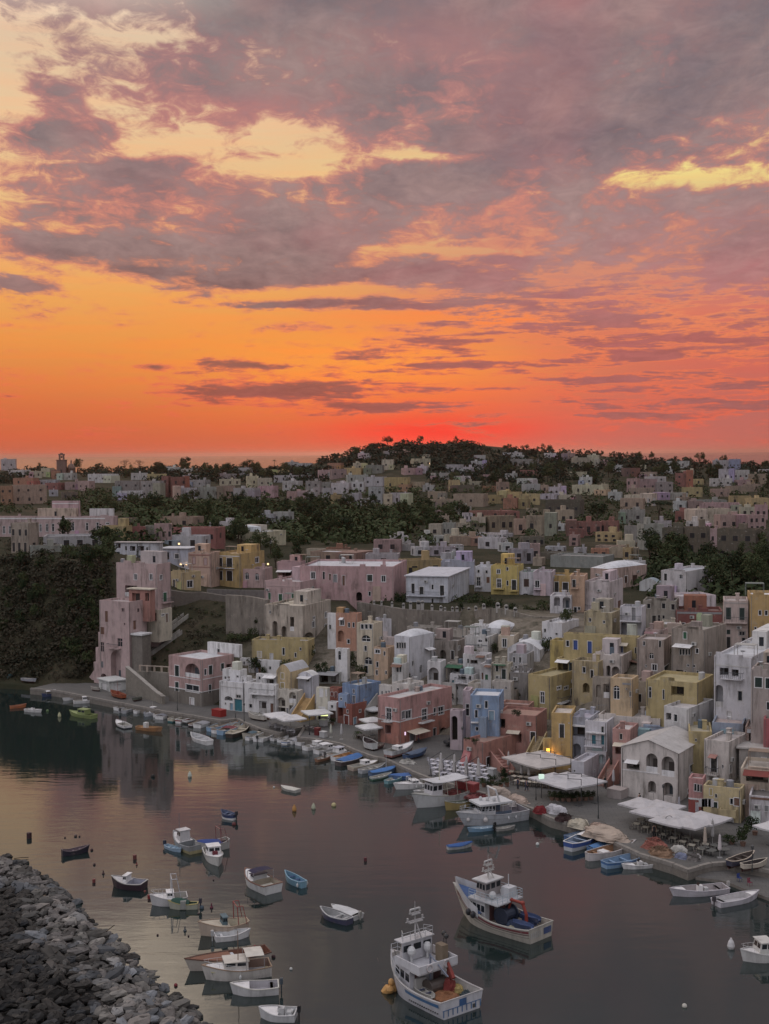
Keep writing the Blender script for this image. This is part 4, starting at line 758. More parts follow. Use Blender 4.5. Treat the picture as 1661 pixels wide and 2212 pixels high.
# upper rows, right
hh('white veranda house with four dark doors behind the battlements', 406, 448, 470, 577, 603, yaw=16, col=(.60, .61, .66), roof='s', rc=(.58, .58, .62), ops='d:dk 413 588.5 3.2 10;d:dk 421.5 590.5 4 7.5;w 432.5 587 2.2 5.2;d:dk 442 590.5 4 10;l 426 595 38 1;d:dk 432.5 600.5 2 4', sub=4)
hh('grey-blue blank-sided house behind the white veranda house', 441, 474, None, 561.5, 586, yaw=6, col=(.42, .43, .50), rc=(.62, .62, .66), sub=4, dY=3)
hh('white house with a dark balcony door left of the tall yellow house', 474.5, 491, None, 567, 592, yaw=16, col=(.66, .66, .70), ops='w 478.5 571.3 2 3;w 486.5 571.8 2 3;b 478.6 581.5 4 9;l 478.6 586 7 1;s:br 488 580 3 6', sub=5)
hh('tall yellow house with a lit balcony door above the battlements', 491, 518.5, None, 566, 595, yaw=16, col=(.60, .47, .18), ops='w 498.5 571.6 3.4 4.5;w 507.3 569 2 3.5;b 499 583.5 4.4 9;l 499 588 11 1;w 507.5 583 1.8 5;d:dk 514 585 4.4 10;l 514.3 590 8 1', sub=6, bits=2)
hh('white house with brown shutters under a green roof awning', 519, 533.5, None, 572, 595, yaw=14, col=(.64, .63, .66), ops='s:dw 526.4 583 5 8;A 525.5 597.5 9 8', sub=7, rc=(.12, .22, .15))
hh('pale lilac-pink house with one white balcony window', 533.5, 552, None, 572, 596, yaw=14, col=(.58, .49, .53), ops='w 537.2 584 4.6 7.2;l 537 588.5 8 1', sub=7, rc=GY)
hh('ochre house with two black balcony doors', 552, 570, None, 575.5, 595, yaw=14, col=(.54, .37, .16), ops='d:dk 556.6 587 4 10;d:dk 565.4 588 5.4 11;l 560 592 18 1', sub=5, rc=GY)
hh('white arcade with two pointed arches under the ochre house', 550, 571, None, 596, 612, yaw=14, col=(.62, .60, .62), ops='a 557 601 6 10;a 566.8 602 8 13', sub=4, dY=-3)
hh('peach house with a dark balcony right of the ochre house', 570, 584.5, None, 576, 613, yaw=14, col=(.56, .38, .27), ops='d:dk 574 583.5 3.2 7.5;l 574.5 587.5 9 1;w 575.3 610 3.4 6;w 579 608.5 2.4 3', sub=5, two=None)
hh('pinkish white house with blue-grey doors above a stained terrace', 584, 609.5, 623, 582, 613, yaw=26, col=(.60, .53, .53), rc=(.55, .5, .48), ops='d:gy 594 602 2.6 8;d:bl 604 605 2.6 9;l 599 609 26 1;d:br 619.5 604.5 3 8', sub=6, bits=1)
hh('stained cream and ochre substructure below the pinkish white house', 584, 612, 624, 613, 636, yaw=26, col=(.46, .39, .26), mat=S_, ops='w 590 620 2 4;w 604 622 2 3', sub=5, dY=-3, bits=2)
hh('salmon walled house with a white domed roof in the upper right', 590.5, 608.5, 647, 569, 590, yaw=44, col=(.52, .38, .33), roof='d', rc=(.72, .72, .74), ops='d:dw 626 579.5 3 7;d:dw 635 579 5 8;w 617 577 2 3', sub=5, mat=S_)
hh('white curved parapet house right of the white dome', 622, 639, 646, 562, 580, yaw=30, col=(.62, .61, .62), rc=(.7, .7, .71), sub=4, dY=4, mat=S_)
hh('tall white house with two brown windows before the dark wood', 661, 686, 715.5, 571.5, 598, yaw=38, col=(.64, .60, .60), rc=(.42, .44, .47), ops='d:dk 665.5 577 3 7;w 681 576.7 3.4 4.5;w 704.5 579.5 5.4 7.2;w 664 590.5 2 5', sub=6, bits=2)
hh('long pinkish white garden wall house below the tall white house', 680, 716, 721, 595, 608, yaw=-14, col=(.60, .52, .54), sub=4, dY=-3, bits=0, ops='w 700 600 .2 .2')
hh('low grey-roofed cottage with a curved white gable', 639.5, 658, 662, 583, 592, yaw=30, col=(.58, .58, .58), rc=(.30, .35, .38), roof='v', sub=4)
hh('white house with a long grey door and one arch below it', 620, 642, 646, 607, 640, yaw=22, col=(.62, .60, .63), ops='d:gy 633.6 613.5 4 14;a 622.5 629 9 13;l 631 620 24 1;w 627 611 .2 .2', sub=5, rc=(.36, .40, .46), bits=1)
hh('grey stone house with black square windows', 643, 676, 679, 601, 628, yaw=18, col=(.33, .30, .26), mat=S_, ops='w 648.7 606 3.6 5;w 663.6 606 3.8 5.6;w 673 607 3.8 6;d:dk 654 621 3.6 11;w 659 619.5 2.4 9;w 663.5 620 2.4 9.5;w 673 620 3.6 4', sub=6, trim=(.45, .42, .38), bits=3)
hh('dark brick-red house with white-framed windows', 676, 722.5, 726, 611, 630, yaw=10, col=(.25, .10, .09), mat=S_, ops='w 715.5 626 5.4 6;w 683 626 4 6;w 695 624 4 5;i:gy 700 613 45 2', sub=6, bits=2, rc=(.25, .16, .14))
hh('pale pink house with tall dark green shutters at the upper right', 723.5, 748, 752, 601, 649, yaw=14, col=(.58, .47, .43), trim=(.42, .38, .36), ops='B:dg 728.5 613.5 4.8 12;B:dg 742 614 5 12;l 735 621.5 24 1;s:dg 728.5 632 3.4 4.6;d:dk 728.5 642.5 3.4 11;w 742 633.5 6 4.4;w 743.6 640.2 3.4 5;i 736 603 24 1', sub=5, bits=1)
hh('ochre house at the upper right edge with a dark arched door', 750, 790, None, 595, 651, yaw=12, col=(.50, .34, .16), ops='w 760 612.8 3 5;w 766.3 613 3 5;d:dk 756.5 644.3 4.4 11;A 766.5 632 6 9;w 755.5 629.5 2.4 5;d:dk 766.5 642 4 8', sub=5, rc=WH)
# upper left
hh('white apartment house with dark balcony recesses above the pink tower', 114.8, 160, 163, 543, 566, yaw=12, col=(.62, .62, .66), rc=(.52, .47, .45), roof='s', ops='p:dw 118.3 545.5 4.6 5.4;w 126 548.2 1.8 4.4;p:dw 132.5 548.5 5.6 5;p 141 548.5 6.4 5;w 147 549.5 1.6 4.6;p:dw 118 554.8 3.6 6;d:br 126 557.5 2.8 6;p:dw 133 558.5 6 7;p 141 558.5 6.6 6;w 147 559.5 1.6 3.4;w 154.5 558.5 1.8 2', sub=6)
hh('pale grey-blue house with lit wall lamps right of the white apartments', 160.5, 188, None, 549, 569.5, yaw=12, col=(.54, .55, .63), rc=(.6, .6, .62), roof='s', ops='p 165.3 556 7.4 8;w 176.8 556.3 4 5;w 183 566 2 3', sub=6)
hh('peach house with brown trim between grey-blue and yellow houses', 188.5, 211.3, None, 553, 588, yaw=12, col=(.58, .41, .33), trim=(.34, .16, .14), ops='s:pk 194 560.5 3 7;s:pk 205.5 561.5 3 7;i 200 555 22 1;i 210.5 565 1 22;i 200 567 20 .6', sub=4)
hh('golden yellow house with dark shutters on two floors', 211.5, 240.5, 264.5, 554, 588.5, yaw=24, col=(.52, .37, .17), rc=(.42, .30, .17), ops='B:dk 219.5 562 5.4 8.5;l 219.5 566.8 9 1;B:dk 229.5 562.5 5.4 9;l 229.8 567.5 9 1;d:dk 219.5 575.5 6 9;d:dk 229.5 576 5.6 10;w 257 560 3.6 5.5;i 226 556 30 .8', sub=5)
hh('small cream-ochre cottage with a white roof on the cliff edge', 170.5, 182.5, 201, 572.5, 590, yaw=44, col=(.54, .42, .25), rc=(.66, .64, .62), ops='d:dk 174 583.5 2 8;w 190 584 5.6 7', sub=3)
hh('low pink house with two arched white windows', 240, 264.3, None, 569, 588, yaw=12, col=(.56, .40, .38), rc=(.38, .36, .36), ops='A 247 576 4 7;A 257 576.8 4 7;w 250 585 .2 .2', sub=4)
hh('long rose pink house with an orange-red oriel across the ridge', 300, 394, 407, 566.5, 601, yaw=10, col=(.52, .34, .34), rc=(.62, .61, .64), ops='w 313 575.5 4.4 7;d:dk 323.8 575.5 2 7.5;d:br 330 577 2 6.2;d:gy 335.2 578.5 3.6 8;d:br 343.6 580.5 2.6 10;s:dg 369.8 578 5 6.4;w 383.5 578.8 4.2 6.4;w 369.6 593.8 2.4 4.6;c 359 596.5 6 9;w 387 588 .2 .2', sub=4, bits=6)
hh('orange-red oriel box on the long rose pink house', 355.5, 366.5, 368, 573, 589, yaw=10, col=(.42, .19, .15), ops='w 359.3 577.6 1.8 4;w 363.5 577.6 1.8 4', sub=.2, dY=-8, bits=0)
hh('lower left wing of the long rose pink house with a white veranda', 277, 301, 306, 562, 583, yaw=10, col=(.52, .35, .36), rc=(.62, .61, .64), ops='p 287 575 9 8;v:wh 284 570.6 16 1.2;w 298 573 2 4', sub=4, bits=3)
hh('weathered ochre infill house with dark arches behind the grey arcade', 572, 598, 606, 662, 700, yaw=30, col=(.46, .37, .22), mat=S_, ops='w 584 670 3 6;d:dk 592 674 3 8;a 586 688 7 10', sub=9)
hh('stained beige infill house between apricot and mustard houses', 634, 652, 660, 682, 712, yaw=30, col=(.42, .36, .29), mat=S_, ops='d:dk 640 698 3 8;w 647 690 2 4', sub=9)
hh('rough stone infill house left of the big mustard yellow house', 496, 516, 524, 690, 712, yaw=26, col=(.36, .32, .28), mat=S_, ops='d:dk 503 702 3 8;w 510 697 2 3', sub=9)
hh('patched cream infill house under the white stepped roofs', 468, 486, 494, 684, 704, yaw=26, col=(.52, .47, .41), mat=S_, ops='w 473 692 2 4;d:br 480 696 2.4 7', sub=9)
hh('stained white infill house beside the white gateway arch', 440, 456, 462, 683, 706, yaw=24, col=(.52, .49, .46), mat=S_, ops='w 446 692 2 4;a 451 697 5 9', sub=9)
hh('grey patched infill house close under the battlement wall', 407, 436, 443, 628, 646, yaw=26, col=(.42, .38, .34), mat=S_, ops='w 414 636 2 4;d:dk 424 640 3 7;w 431 636 2 4', sub=9, dY=-4)
hh('pale stone infill house right of the patched one under the battlement wall', 444, 470, 478, 631, 648, yaw=26, col=(.50, .45, .40), mat=S_, ops='a 452 640 5 8;w 463 638 2 4', sub=9, dY=-4)
hh('whitewashed infill house left of the white roof domes', 470, 486, 492, 626, 644, yaw=26, col=WH, mat=S_, ops='w 478 635 2 4', sub=9, dY=-4)
# ---- the farther town on the plateau and the hill
CN = {'w': ('white', (.56, .54, .54)), 'c': ('cream', (.55, .48, .37)), 'k': ('pink', (.50, .34, .33)), 'r': ('brick-red', (.32, .15, .13)), 'y': ('yellow', (.50, .39, .21)), 'g': ('grey', (.36, .34, .32)),
      't': ('tan', (.42, .32, .25)), 's': ('dark stone', (.17, .145, .115)), 'o': ('orange-brown', (.40, .22, .15)), 'l': ('pale lilac', (.45, .43, .46))}
LAND_ = [(62, 464, 'the church bell tower'), (66, 508, 'the palace tower box'), (130, 460, 'the bare trees'), (400, 441, 'the wooded hill crest'), (560, 452, 'the low hill end'),
         (250, 520, 'the orchard belt'), (658, 506, 'the umbrella pine'), (597, 511, 'the round dark tree'), (557, 541, 'the balustraded stone terrace'), (700, 540, 'the ruined stone block'), (340, 500, 'the orchard edge'), (700, 452, 'the right sea gap'), (478, 527, 'the dark palm clump'),
         (390, 548, 'the white roof cluster'), (190, 534, 'the dark red roofed house'), (510, 470, 'the hill foot pines')]
FAR = []
def fh(xl, xr, yt, yb, c, rows=1, cols=2, yaw=None, roof=None, wcol=None, wh=None, Y=None):
    FAR.append((xl, xr, yt, yb, c, rows, cols, yaw, roof, wcol, Y))
_far = '''
0 15 459 469 w 1 2|8 28 470 477 w 1 3|29 41 471 478 c 1 2|41 53 468 477 c 1 2|51 60 471 479 o 1 1|59 75 473 480 w 1 2|86.5 117.5 474 483 w 1 4|130 147 473 480 w 1 2|146 166 474 482 y 1 3|
115 141 481 497 g 2 3|141 162 481 498 g 2 3|117.5 142 491 500 w 1 6|13 36 478 486 o 1 2|10 45 485 504 t 2 3|0 12 486 505 o 2 2|37 57 480 486 w 1 2|45 63 483 490 r 1 2|64 80 482 490 k 1 1|78 93 481 491 k 1 2|
88 100 475 482 o 1 2|162 170 476 497 r 2 1|169 187.5 477 497 r 2 2|188 208.5 480 487 l 1 2|173 196 488 500 w 1 3|195 222 487 499 g 1 3|217 235 486 499 t 1 3|234 258 488 502 w 1 1|246 258 476 488 c 1 1|257 271.5 478 488 c 1 2|
259 277 486 498 k 1 1|283 301.5 481 491 w 1 2|287 306 491.5 503 k 1 2|285 298 462 469 w 1 2|297 312 463 470 w 1 1|306 321 481 495 g 2 2|306 317 492 504 w 1 1|321 332 482 493 g 1 1|322 332 488 498 w 1 1|331 345 484 493 g 1 2|
318 332 470 479 k 1 2|330 346 469 479 k 1 2|328 343 463 470 o 1 2|345 364 468 476 y 1 1|353 366 463 470 c 1 1|366 384 465 474 g 1 2|382 394 459.5 470 c 1 1|346 368 475 483 w 1 2|332 352 483 494 w 1 2|352 365 482 494 w 2 2|
331 342.5 495 505 y 1 1|342 353 494 505 g 1 0|353 361 493 505 l 1 0|360 374 498.5 506 w 1 2|369 384 487 506 w 2 2|383 392 494 506 c 1 1|391 411 493 506 w 1 1|385 410 477.5 492 y 1 2|365 386 477 487 w 1 2|408 424 482 491 t 1 1|
423 435 485 492 w 1 1|412 430 458.5 468 c 1 3|421 430 454.5 461 c 1 1|402 420 468 475 k 1 2|418 428 466 474 w 1 1|359 371 453 459 w 1 1|384 394 451 456 w 1 1|395 409 451.5 455 t 1 1|449 460 480 492 y 1 1|447 463 464.5 473 w 1 2|
471 486.5 461 470 w 1 3|463 474 467 474 l 1 2|460 466 469 475 w 1 1|474 486 455 462 w 1 1|503 523 452.5 457 w 1 2|512 524 455 461 w 1 2|511 540 459 467 g 1 3|521 536 466 470 c 1 2|521 537 470 476 r 1 1|545 556 453 459 w 1 2|
563 575 453 463 k 1 2|573 590 457.5 468 c 1 3|588 600 455 467 c 1 2|600 609 461 466 k 1 1|497 509 482 494 t 1 2|483 497 486 492 o 1 0|523 540 484 492 w 1 0|541 549 485 493 t 1 1|549 566 487 496 w 1 3|574 609 485 495 c 1 3|
580 593 477 485 w 1 2|488 505 495 504 y 1 2|502 522 492 504 y 1 2|520 541 494 505 y 1 2|504 519 498 509 o 1 0|519 530 499 509 y 1 1|455 488 494 507 t 1 1|541 560 494 500 w 1 1|548 585 500 517 s 1 4|
556 575 495 500 c 1 0|455 472 507 516 g 1 1|463.5 472 513 522 w 1 2|471 515 511 519 r 1 3|472 487 517 533 c 1 2|486 515 516 533 t 1 3|514.5 528 519 535 t 1 1|527.5 557 516 536 t 1 2|557 574 510 527 c 1 2|558 566 524 531 w 1 1|
569 603 522 536 r 1 4|602 620 521 535 r 1 3|570 585 529 538 r 1 0|430 444 524 538 c 1 1|443 456 523 538 g 1 3|455 470 523 534 c 1 3|445 467 535 543 c 1 1|420 446 536 543 w 1 2|390 408 536 543 w 1 0|374 402 540 552 k 1 2|
450 481 537 546 t 1 0|466 512 534 538 w 1 0|480 506 538 549 w 1 1|450 463 545 553 w 1 1|510 533 549 564 l 1 2|531 541 544 562 k 1 1|500 512 543 552 w 1 1|544 583 553 560 s 1 0|575 588 548 559 w 1 1|592 611 549 558 o 1 2|
598 626 546 552 t 1 0|611 640 548 558 c 1 1|399 413 544 551 w 1 0|412 432 547 556 w 1 2|430 456 547 556 w 1 2|443 461 553 563 w 1 0|452 471 552 565 w 1 1|366 400 554 566 l 1 1|313 367 552 563 t 1 1|307 326 549 556 c 1 0|326 350 548 557 o 1 2|
400 442 560 576 y 1 2|535 545 558 566 c 1 0|556 614 556 568 g 1 0|603 609 484 494 c 1 1|609 623 492 501 w 1 1|628 640 478.5 495 k 2 2|638 657 479 494 k 1 2|654 673 482 494 g 2 2|630 656 488 497 t 1 2|676 693 473 487 r 2 2|694 704 479 485 y 1 1|
683 704 487.5 497 y 1 2|711 734 478.5 487 w 1 3|714 740 460 470 w 1 5|720 735 469 483 w 1 1|733 750 470 482 w 1 3|736 750 480 487 k 1 1|750 769 474 484 t 1 2|668 690 461 468 w 1 2|664 679 468 474 w 1 2|614 623 465 472 w 1 1|
624 640 468 477 r 1 1|637 647 465 471 c 1 2|641 658 472 478 t 1 2|627 655 495 506 c 1 1|622 646 498.5 510 t 1 2|621 647 510 524 g 1 2|646 655 498 506 w 1 1|658 688 493 500 w 1 2|674 688 501 512 w 1 1|686 703 501 512 k 1 1|
694 727 500 507 g 1 0|701 742 503 512 k 1 2|676 692 511.5 524 r 1 2|692 731 509 526 c 1 2|718 745 515 532 k 1 3|745 766 515 532 k 2 3|731 752 496 506 y 1 2|748 769 498 510 y 1 2|741 757 507 517 c 1 2|756 769 505 520 k 1 2|
712 730 489 497 t 1 1|728 748 486 494 t 1 0|745 763 484 492 t 1 0|677 690 497 503 t 1 1|640 664 524 550 g 1 0|626 640 526 545 g 1 0|654 673 521 528 w 1 1|664 686 528 556 s 2 2|685 711 527 556 s 2 2|710 722 529 547 k 1 2|
688 711 521.5 528 w 1 2|722 762 529 562 s 2 3|737 750 530 541 w 1 3|733 752 522 531 w 1 0|760 769 531 550 s 1 1|618 636 541 549 c 1 0|639 652 543 549 t 1 0|
625 634 548 560 y 1 1|450 474 485 492 s 1 0|660 670 546 552 t 1 1|161 200 517 527 t 1 2|208 235 522 532 w 1 0|102 129 526 541 y 1 2|129 144 527 541 r 1 2|144 156 526 541 g 1 0|153 171 524 543 k 1 3|171 221 528 544 r 1 4|
114 137 518 527 s 1 0|40 102 536 548 w 1 4|27 60 546 556 g 1 0|12 34 523 555 c 2 3|259 275 514 524 w 1 2|274 292.5 512 525 w 1 2|293 303 520 526 c 1 0|222 238 527 533 w 1 0|168 207 536 549 w 1 2'''
for t in _far.replace('\n', '').split('|'):
    p = t.split(); fh(*map(float, p[:4]), p[4], int(p[5]), int(p[6]))
_rf = random.Random(77)
for _ in range(900):
    if len(FAR) > 245: break
    x, y = _rf.uniform(425, 765), _rf.uniform(476, 556)
    if _rf.random() < .25: x, y = _rf.uniform(0, 330), _rf.uniform(474, 500)
    w, h = _rf.uniform(9, 26), _rf.uniform(6, 11)*(.7+(y-470)/160)
    if any(a-1 < x+w and x < b+1 and abs((c+d)/2-(y-h/2)) < (d-c+h)*.34 for a, b, c, d in [f[:4] for f in FAR]) or (640 < x+w and x < 680 and 496 < y < 526) or (580 < x+w and x < 612 and 500 < y < 524): continue
    fh(x, x+w, y-h, y, _rf.choice('wwcckttglys'), 1 if h < 10 else 2, max(1, int(w/7)))
ORD = ['leftmost', 'second from left', 'third from left', 'fourth from left', 'fifth from left', 'sixth from left', 'seventh', 'eighth', 'ninth', 'tenth', 'eleventh', 'twelfth', 'thirteenth', 'fourteenth', 'fifteenth', 'sixteenth']
def relabel(items):
    """items: (x, y, kindphrase) -> a label that singles each one out by its neighbours"""
    out = [None]*len(items); g = {}
    for i, (x, y, kp) in enumerate(items):
        lx, ly, nm = min(LAND_, key=lambda l: abs(l[0]-x)+1.6*abs(l[1]-y))
        dx_, dy_ = x-lx, (y-ly)*1.6
        rel = ('right of' if dx_ > 0 else 'left of') if abs(dx_) > abs(dy_) else ('below' if dy_ > 0 else 'above')
        g.setdefault((kp, rel+' '+nm), []).append((x, i))
    for (kp, ph), l in g.items():
        l.sort()
        for n, (x, i) in enumerate(l):
            out[i] = f'{kp} {ph}' if len(l) == 1 else f'{ORD[n]} of the {kp}s {ph}'
    return out
_items = []
for (xl, xr, yt, yb, c, rows, cols, yaw, roof, wcol, Y) in FAR:
    wpx, hpx = xr-xl, yb-yt
    sz = 'long' if wpx > 2.3*hpx else ('tall' if hpx > .95*wpx else ('small' if wpx < 13 else 'broad'))
    wn = {0: 'windowless', 1: 'one-window'}.get(rows*cols, '')
    _items.append(((xl+xr)/2, (yt+yb)/2, ' '.join((sz+' '+CN[c][0]+' '+wn+' house').split())))
_labs = relabel(_items)
FARD = M_flat('far_window', (.035, .033, .035), .3, 0, .4)
def far_house(lab, xl, xr, yt, yb, c, rows, cols, seed):
    r = random.Random(seed); p = hit((xl+xr)/2, yb); Y = p.y
    A, B = atY(xl, yb, Y), atY(xr, yb, Y); w = B.x-A.x; h = atY((xl+xr)/2, yt, Y).z-p.z
    yaw = math.radians(r.choice((-16, -9, 6, 12, 20, 28))); dp = max(4.5, min(11, w*.6)); ww = w/(math.cos(yaw)+.35*abs(math.sin(yaw)))
    root = thing('far_house', lab, 'house', ((A.x+B.x)/2, Y+dp/2, p.z), -yaw, 'houses on the plateau behind the harbour')
    j = r.uniform(.64, 1.0); col = tuple(min(.75, q*j*r.uniform(.95, 1.05)) for q in CN[c][1])
    x0, x1, y0, y1 = -ww/2, ww/2, -dp/2, dp/2; ph = .5
    mb = MB()
    for a, b in (((x0, y0), (x1, y0)), ((x1, y0), (x1, y1)), ((x1, y1), (x0, y1)), ((x0, y1), (x0, y0))): mb.quad((*a, -8), (*b, -8), (*b, h), (*a, h))
    t = .35; ins = [(x0+t, y0+t), (x1-t, y0+t), (x1-t, y1-t), (x0+t, y1-t)]; out = [(x0, y0), (x1, y0), (x1, y1), (x0, y1)]
    for i in range(4):
        k = (i+1) % 4; mb.quad((*out[i], h), (*out[k], h), (*ins[k], h), (*ins[i], h)); mb.quad((*ins[i], h), (*ins[k], h), (*ins[k], h-ph), (*ins[i], h-ph))
    mb.obj('wall', PLASTER if r.random() < .6 and c != 's' else STUCCO, root, col)
    rb = MB(); rb.quad(*[(*q, h-ph) for q in ins]); ro = rb.obj('roof', ROOFM, root, r.choice(((.42, .40, .38), (.30, .28, .27), (.55, .54, .55), (.34, .28, .24))))
    if r.random() < .55 and w > 6:
        bx, by = r.uniform(x0+1.5, x1-3.0), r.uniform(-.5, dp/2-2.6); hb = r.uniform(1.2, 2.4); b2 = MB()
        b2.box(bx, bx+r.uniform(1.5, 3), by, by+2, h-ph, h+hb); b2.obj('roof_hut', PLASTER, ro, tuple(min(.75, q*1.15) for q in col))
    if w > 9 and r.random() < .6:
        sg = r.choice((-1, 1)); w2 = ww*r.uniform(.25, .5); h2 = h*r.uniform(.45, 1.25); cx_ = sg*(ww/2-w2*.3); y2 = y0-r.uniform(.5, 2.5); m2 = MB(); m2.box(cx_-w2/2, cx_+w2/2, y2, y1-.5, -8, h2); wg = m2.obj('wing', PLASTER, root, tuple(min(.72, q*r.uniform(.7, 1.2)) for q in col))
        for k in range(max(1, int(w2/3.5))): q_ = cx_-w2/2+w2*(k+.5)/max(1, int(w2/3.5)); m3 = MB(); m3.box(q_-.5, q_+.5, y2-.05, y2-.004, h2*.35, h2*.35+1.6); m3.obj('window', FARD, wg)
    if r.random() < .5:
        bx, by = r.uniform(x0+1, x1-1), r.uniform(y0+1, y1-1); b2 = MB(); b2.box(bx-.35, bx+.35, by-.35, by+.35, h-ph, h+.9); b2.box(bx-.45, bx+.45, by-.45, by+.45, h+.9, h+1.0); b2.obj('chimney', PLASTER, ro, col)
    if rows*cols:
        fhh = (h-.6)/rows
        for i in range(rows):
            tall = r.random() < .35
            for k in range(cols):
                wx = x0+ww*(k+.5+r.uniform(-.12, .12))/cols; wd_ = min(1.5, ww/cols*.42); hz = min(fhh*.62, 2.4 if tall else 1.6); zc = fhh*(i+.52)
                m2 = MB(); m2.box(wx-wd_/2-.14, wx+wd_/2+.14, y0-.05, y0-.005, zc-hz/2-.12, zc+hz/2+.14); wo = m2.obj('window', PAINT, root, tuple(min(.75, q*1.2) for q in col))
                m3 = MB(); m3.box(wx-wd_/2, wx+wd_/2, y0-.075, y0-.05, zc-hz/2, zc+hz/2); m3.obj('pane', FARD, wo)
        for k in range(max(1, int(dp/5))):
            sx = x1 if yaw > 0 else x0; sg = 1 if yaw > 0 else -1; wy = y0+dp*(k+.5)/max(1, int(dp/5)); zc = fhh*.55
            m2 = MB(); m2.box(min(sx, sx+sg*.05), max(sx, sx+sg*.05), wy-.55, wy+.55, zc-.8, zc+.9); m2.obj('window', FARD, root)
for i, (f, lab) in enumerate(zip(FAR, _labs)): far_house(lab, *f[:7], 100+i)
# long pink palace above the cliff
PL = house('long pink palace with tall white-framed windows above the wooded cliff', -12, 113.5, 118, 516.5, 539, yaw=8, Y=400, col=(.52, .39, .38), rc=(.36, .25, .23), sub=8, dep=16, bits=4, roof='f',
   ops=';'.join(f'w {x} {y} 2.3 7.6' for x, y in ((4, 530), (10, 530), (16, 529.5), (24, 530), (28.3, 530), (33, 528.5), (40.5, 528), (47, 527.8), (53, 527.6), (73, 527), (87, 526.6), (97.5, 526.2)))+';i 50 518.5 110 1.2;w 107.5 523.5 3 2')
house('blank pink tower box on the roof of the long palace', 52, 79.5, 80.2, 500.8, 518, yaw=4, Y=406, col=(.55, .38, .40), rc=(.52, .44, .44), sub=1, dep=9, bits=0, ops='i 65.5 503.5 27 .7')
house('white roof box at the right end of the long palace', 89.5, 113.6, 114.4, 508.5, 518, yaw=4, Y=405, col=(.62, .60, .60), rc=(.6, .6, .6), sub=1, dep=7, bits=0)
house('cream flat-roofed villa with white bands in front of the orchard', 225, 260, 286, 532, 546, yaw=40, Y=hit(260, 545).y, col=(.56, .51, .37), rc=(.66, .67, .68), sub=6, bits=1, ops='w 270.5 542 2 3;w 263 541.5 2 4')
house('small vaulted white roof room on the cream villa', 233, 257, 261, 527, 533, yaw=40, Y=hit(260, 545).y+6, col=(.62, .64, .66), rc=(.66, .67, .70), roof='d', sub=1, bits=0)
# church with its bell tower and dome
p = hit(62, 478); k = p.y/FPX
ch = thing('church', 'dark church with an open belfry tower and a dome on the left skyline', 'church', (p.x, p.y, p.z))
mb = MB(); mb.box(-11*k, 4*k, 0, 8*k, -8, 8*k); mb.box(-7*k, 12*k, 3*k, 9*k, -8, 6*k); mb.obj('nave', PLASTER, ch, (.30, .15, .12))
mb = MB(); mb.box(-4.5*k, 4.5*k, -3*k, 3*k, -8, 17.5*k); mb.box(-5*k, 5*k, -3.4*k, 3.4*k, 17.5*k, 18.2*k)
for x_ in (-2.6, 1.3): mb.box(x_*k, (x_+1.3)*k, -1.2*k, 1.2*k, 18.2*k, 22.6*k)
mb.box(-2.9*k, 2.9*k, -1.4*k, 1.4*k, 22.6*k, 24*k); mb.box(-1.2*k, 1.2*k, -1*k, 1*k, 24*k, 25*k); tw_ = mb.obj('bell_tower', PLASTER, ch, (.22, .14, .12))
MB().ball((0, 0, 21*k), .9*k, .9*k, 1.1*k).obj('bell', METAL, tw_, (.08, .07, .05))
mb = MB(); mb.box(-.8*k, .8*k, -3.06*k, -2.95*k, 5*k, 8.5*k); mb.obj('window', FARD, ch)
mb = MB(); mb.lathe((8.5*k, 4*k, 0), [(4.2*k, 0), (4.2*k, 9*k), (4.4*k, 9.2*k), (3.9*k, 11*k), (2.8*k, 13*k), (1.3*k, 14.3*k), (.8*k, 14.6*k), (.8*k, 16.6*k), (.5*k, 17.5*k), (.02, 18*k)], 14); mb.obj('dome', PLASTER, ch, (.24, .16, .13), smooth=True)
# ---- vegetation
def leafmat(name, c0, c1, c2):
    m, N, b = newmat(name); oi = N.n('ShaderNodeObjectInfo'); pos = N.n('ShaderNodeNewGeometry').outputs['Position']
    f = N.m('ADD', N.m('MULTIPLY', N.noise(pos, .55, 4, .65), 1.3), N.m('MULTIPLY_ADD', oi.outputs['Random'], .5, -.45))
    N.set(b.inputs['Base Color'], N.ramp(f, [(.15, c0), (.5, c1), (.85, c2)])); b.inputs['Roughness'].default_value = .8; b.inputs['Specular IOR Level'].default_value = .15
    return m
LEAF = leafmat('foliage', (.020, .030, .014), (.045, .060, .024), (.085, .098, .045))
PINEM = leafmat('pine_needles', (.014, .022, .014), (.028, .040, .022), (.05, .062, .034))
SCRUB = leafmat('scrub_leaves', (.018, .019, .012), (.042, .040, .025), (.10, .088, .06))
_t = SCRUB.node_tree; _rm = [n for n in _t.nodes if n.type == 'VALTORGB'][0]; _N = Nd(_t); _p = [n for n in _t.nodes if n.type == 'NEW_GEOMETRY'][0].outputs['Position']
_b = _t.nodes['Principled BSDF']; _N.set(_b.inputs['Base Color'], _N.mix(_N.ramp(_N.noise(_N.vmul(_p, (1, 1, .45)), .11, 5, .65), [(.40, (0, 0, 0)), (.62, (.8, .8, .8))]), _rm.outputs[0], (.062, .05, .034)))
BARK = M_flat('bark', (.06, .045, .035), .95, 0, .1, .3)
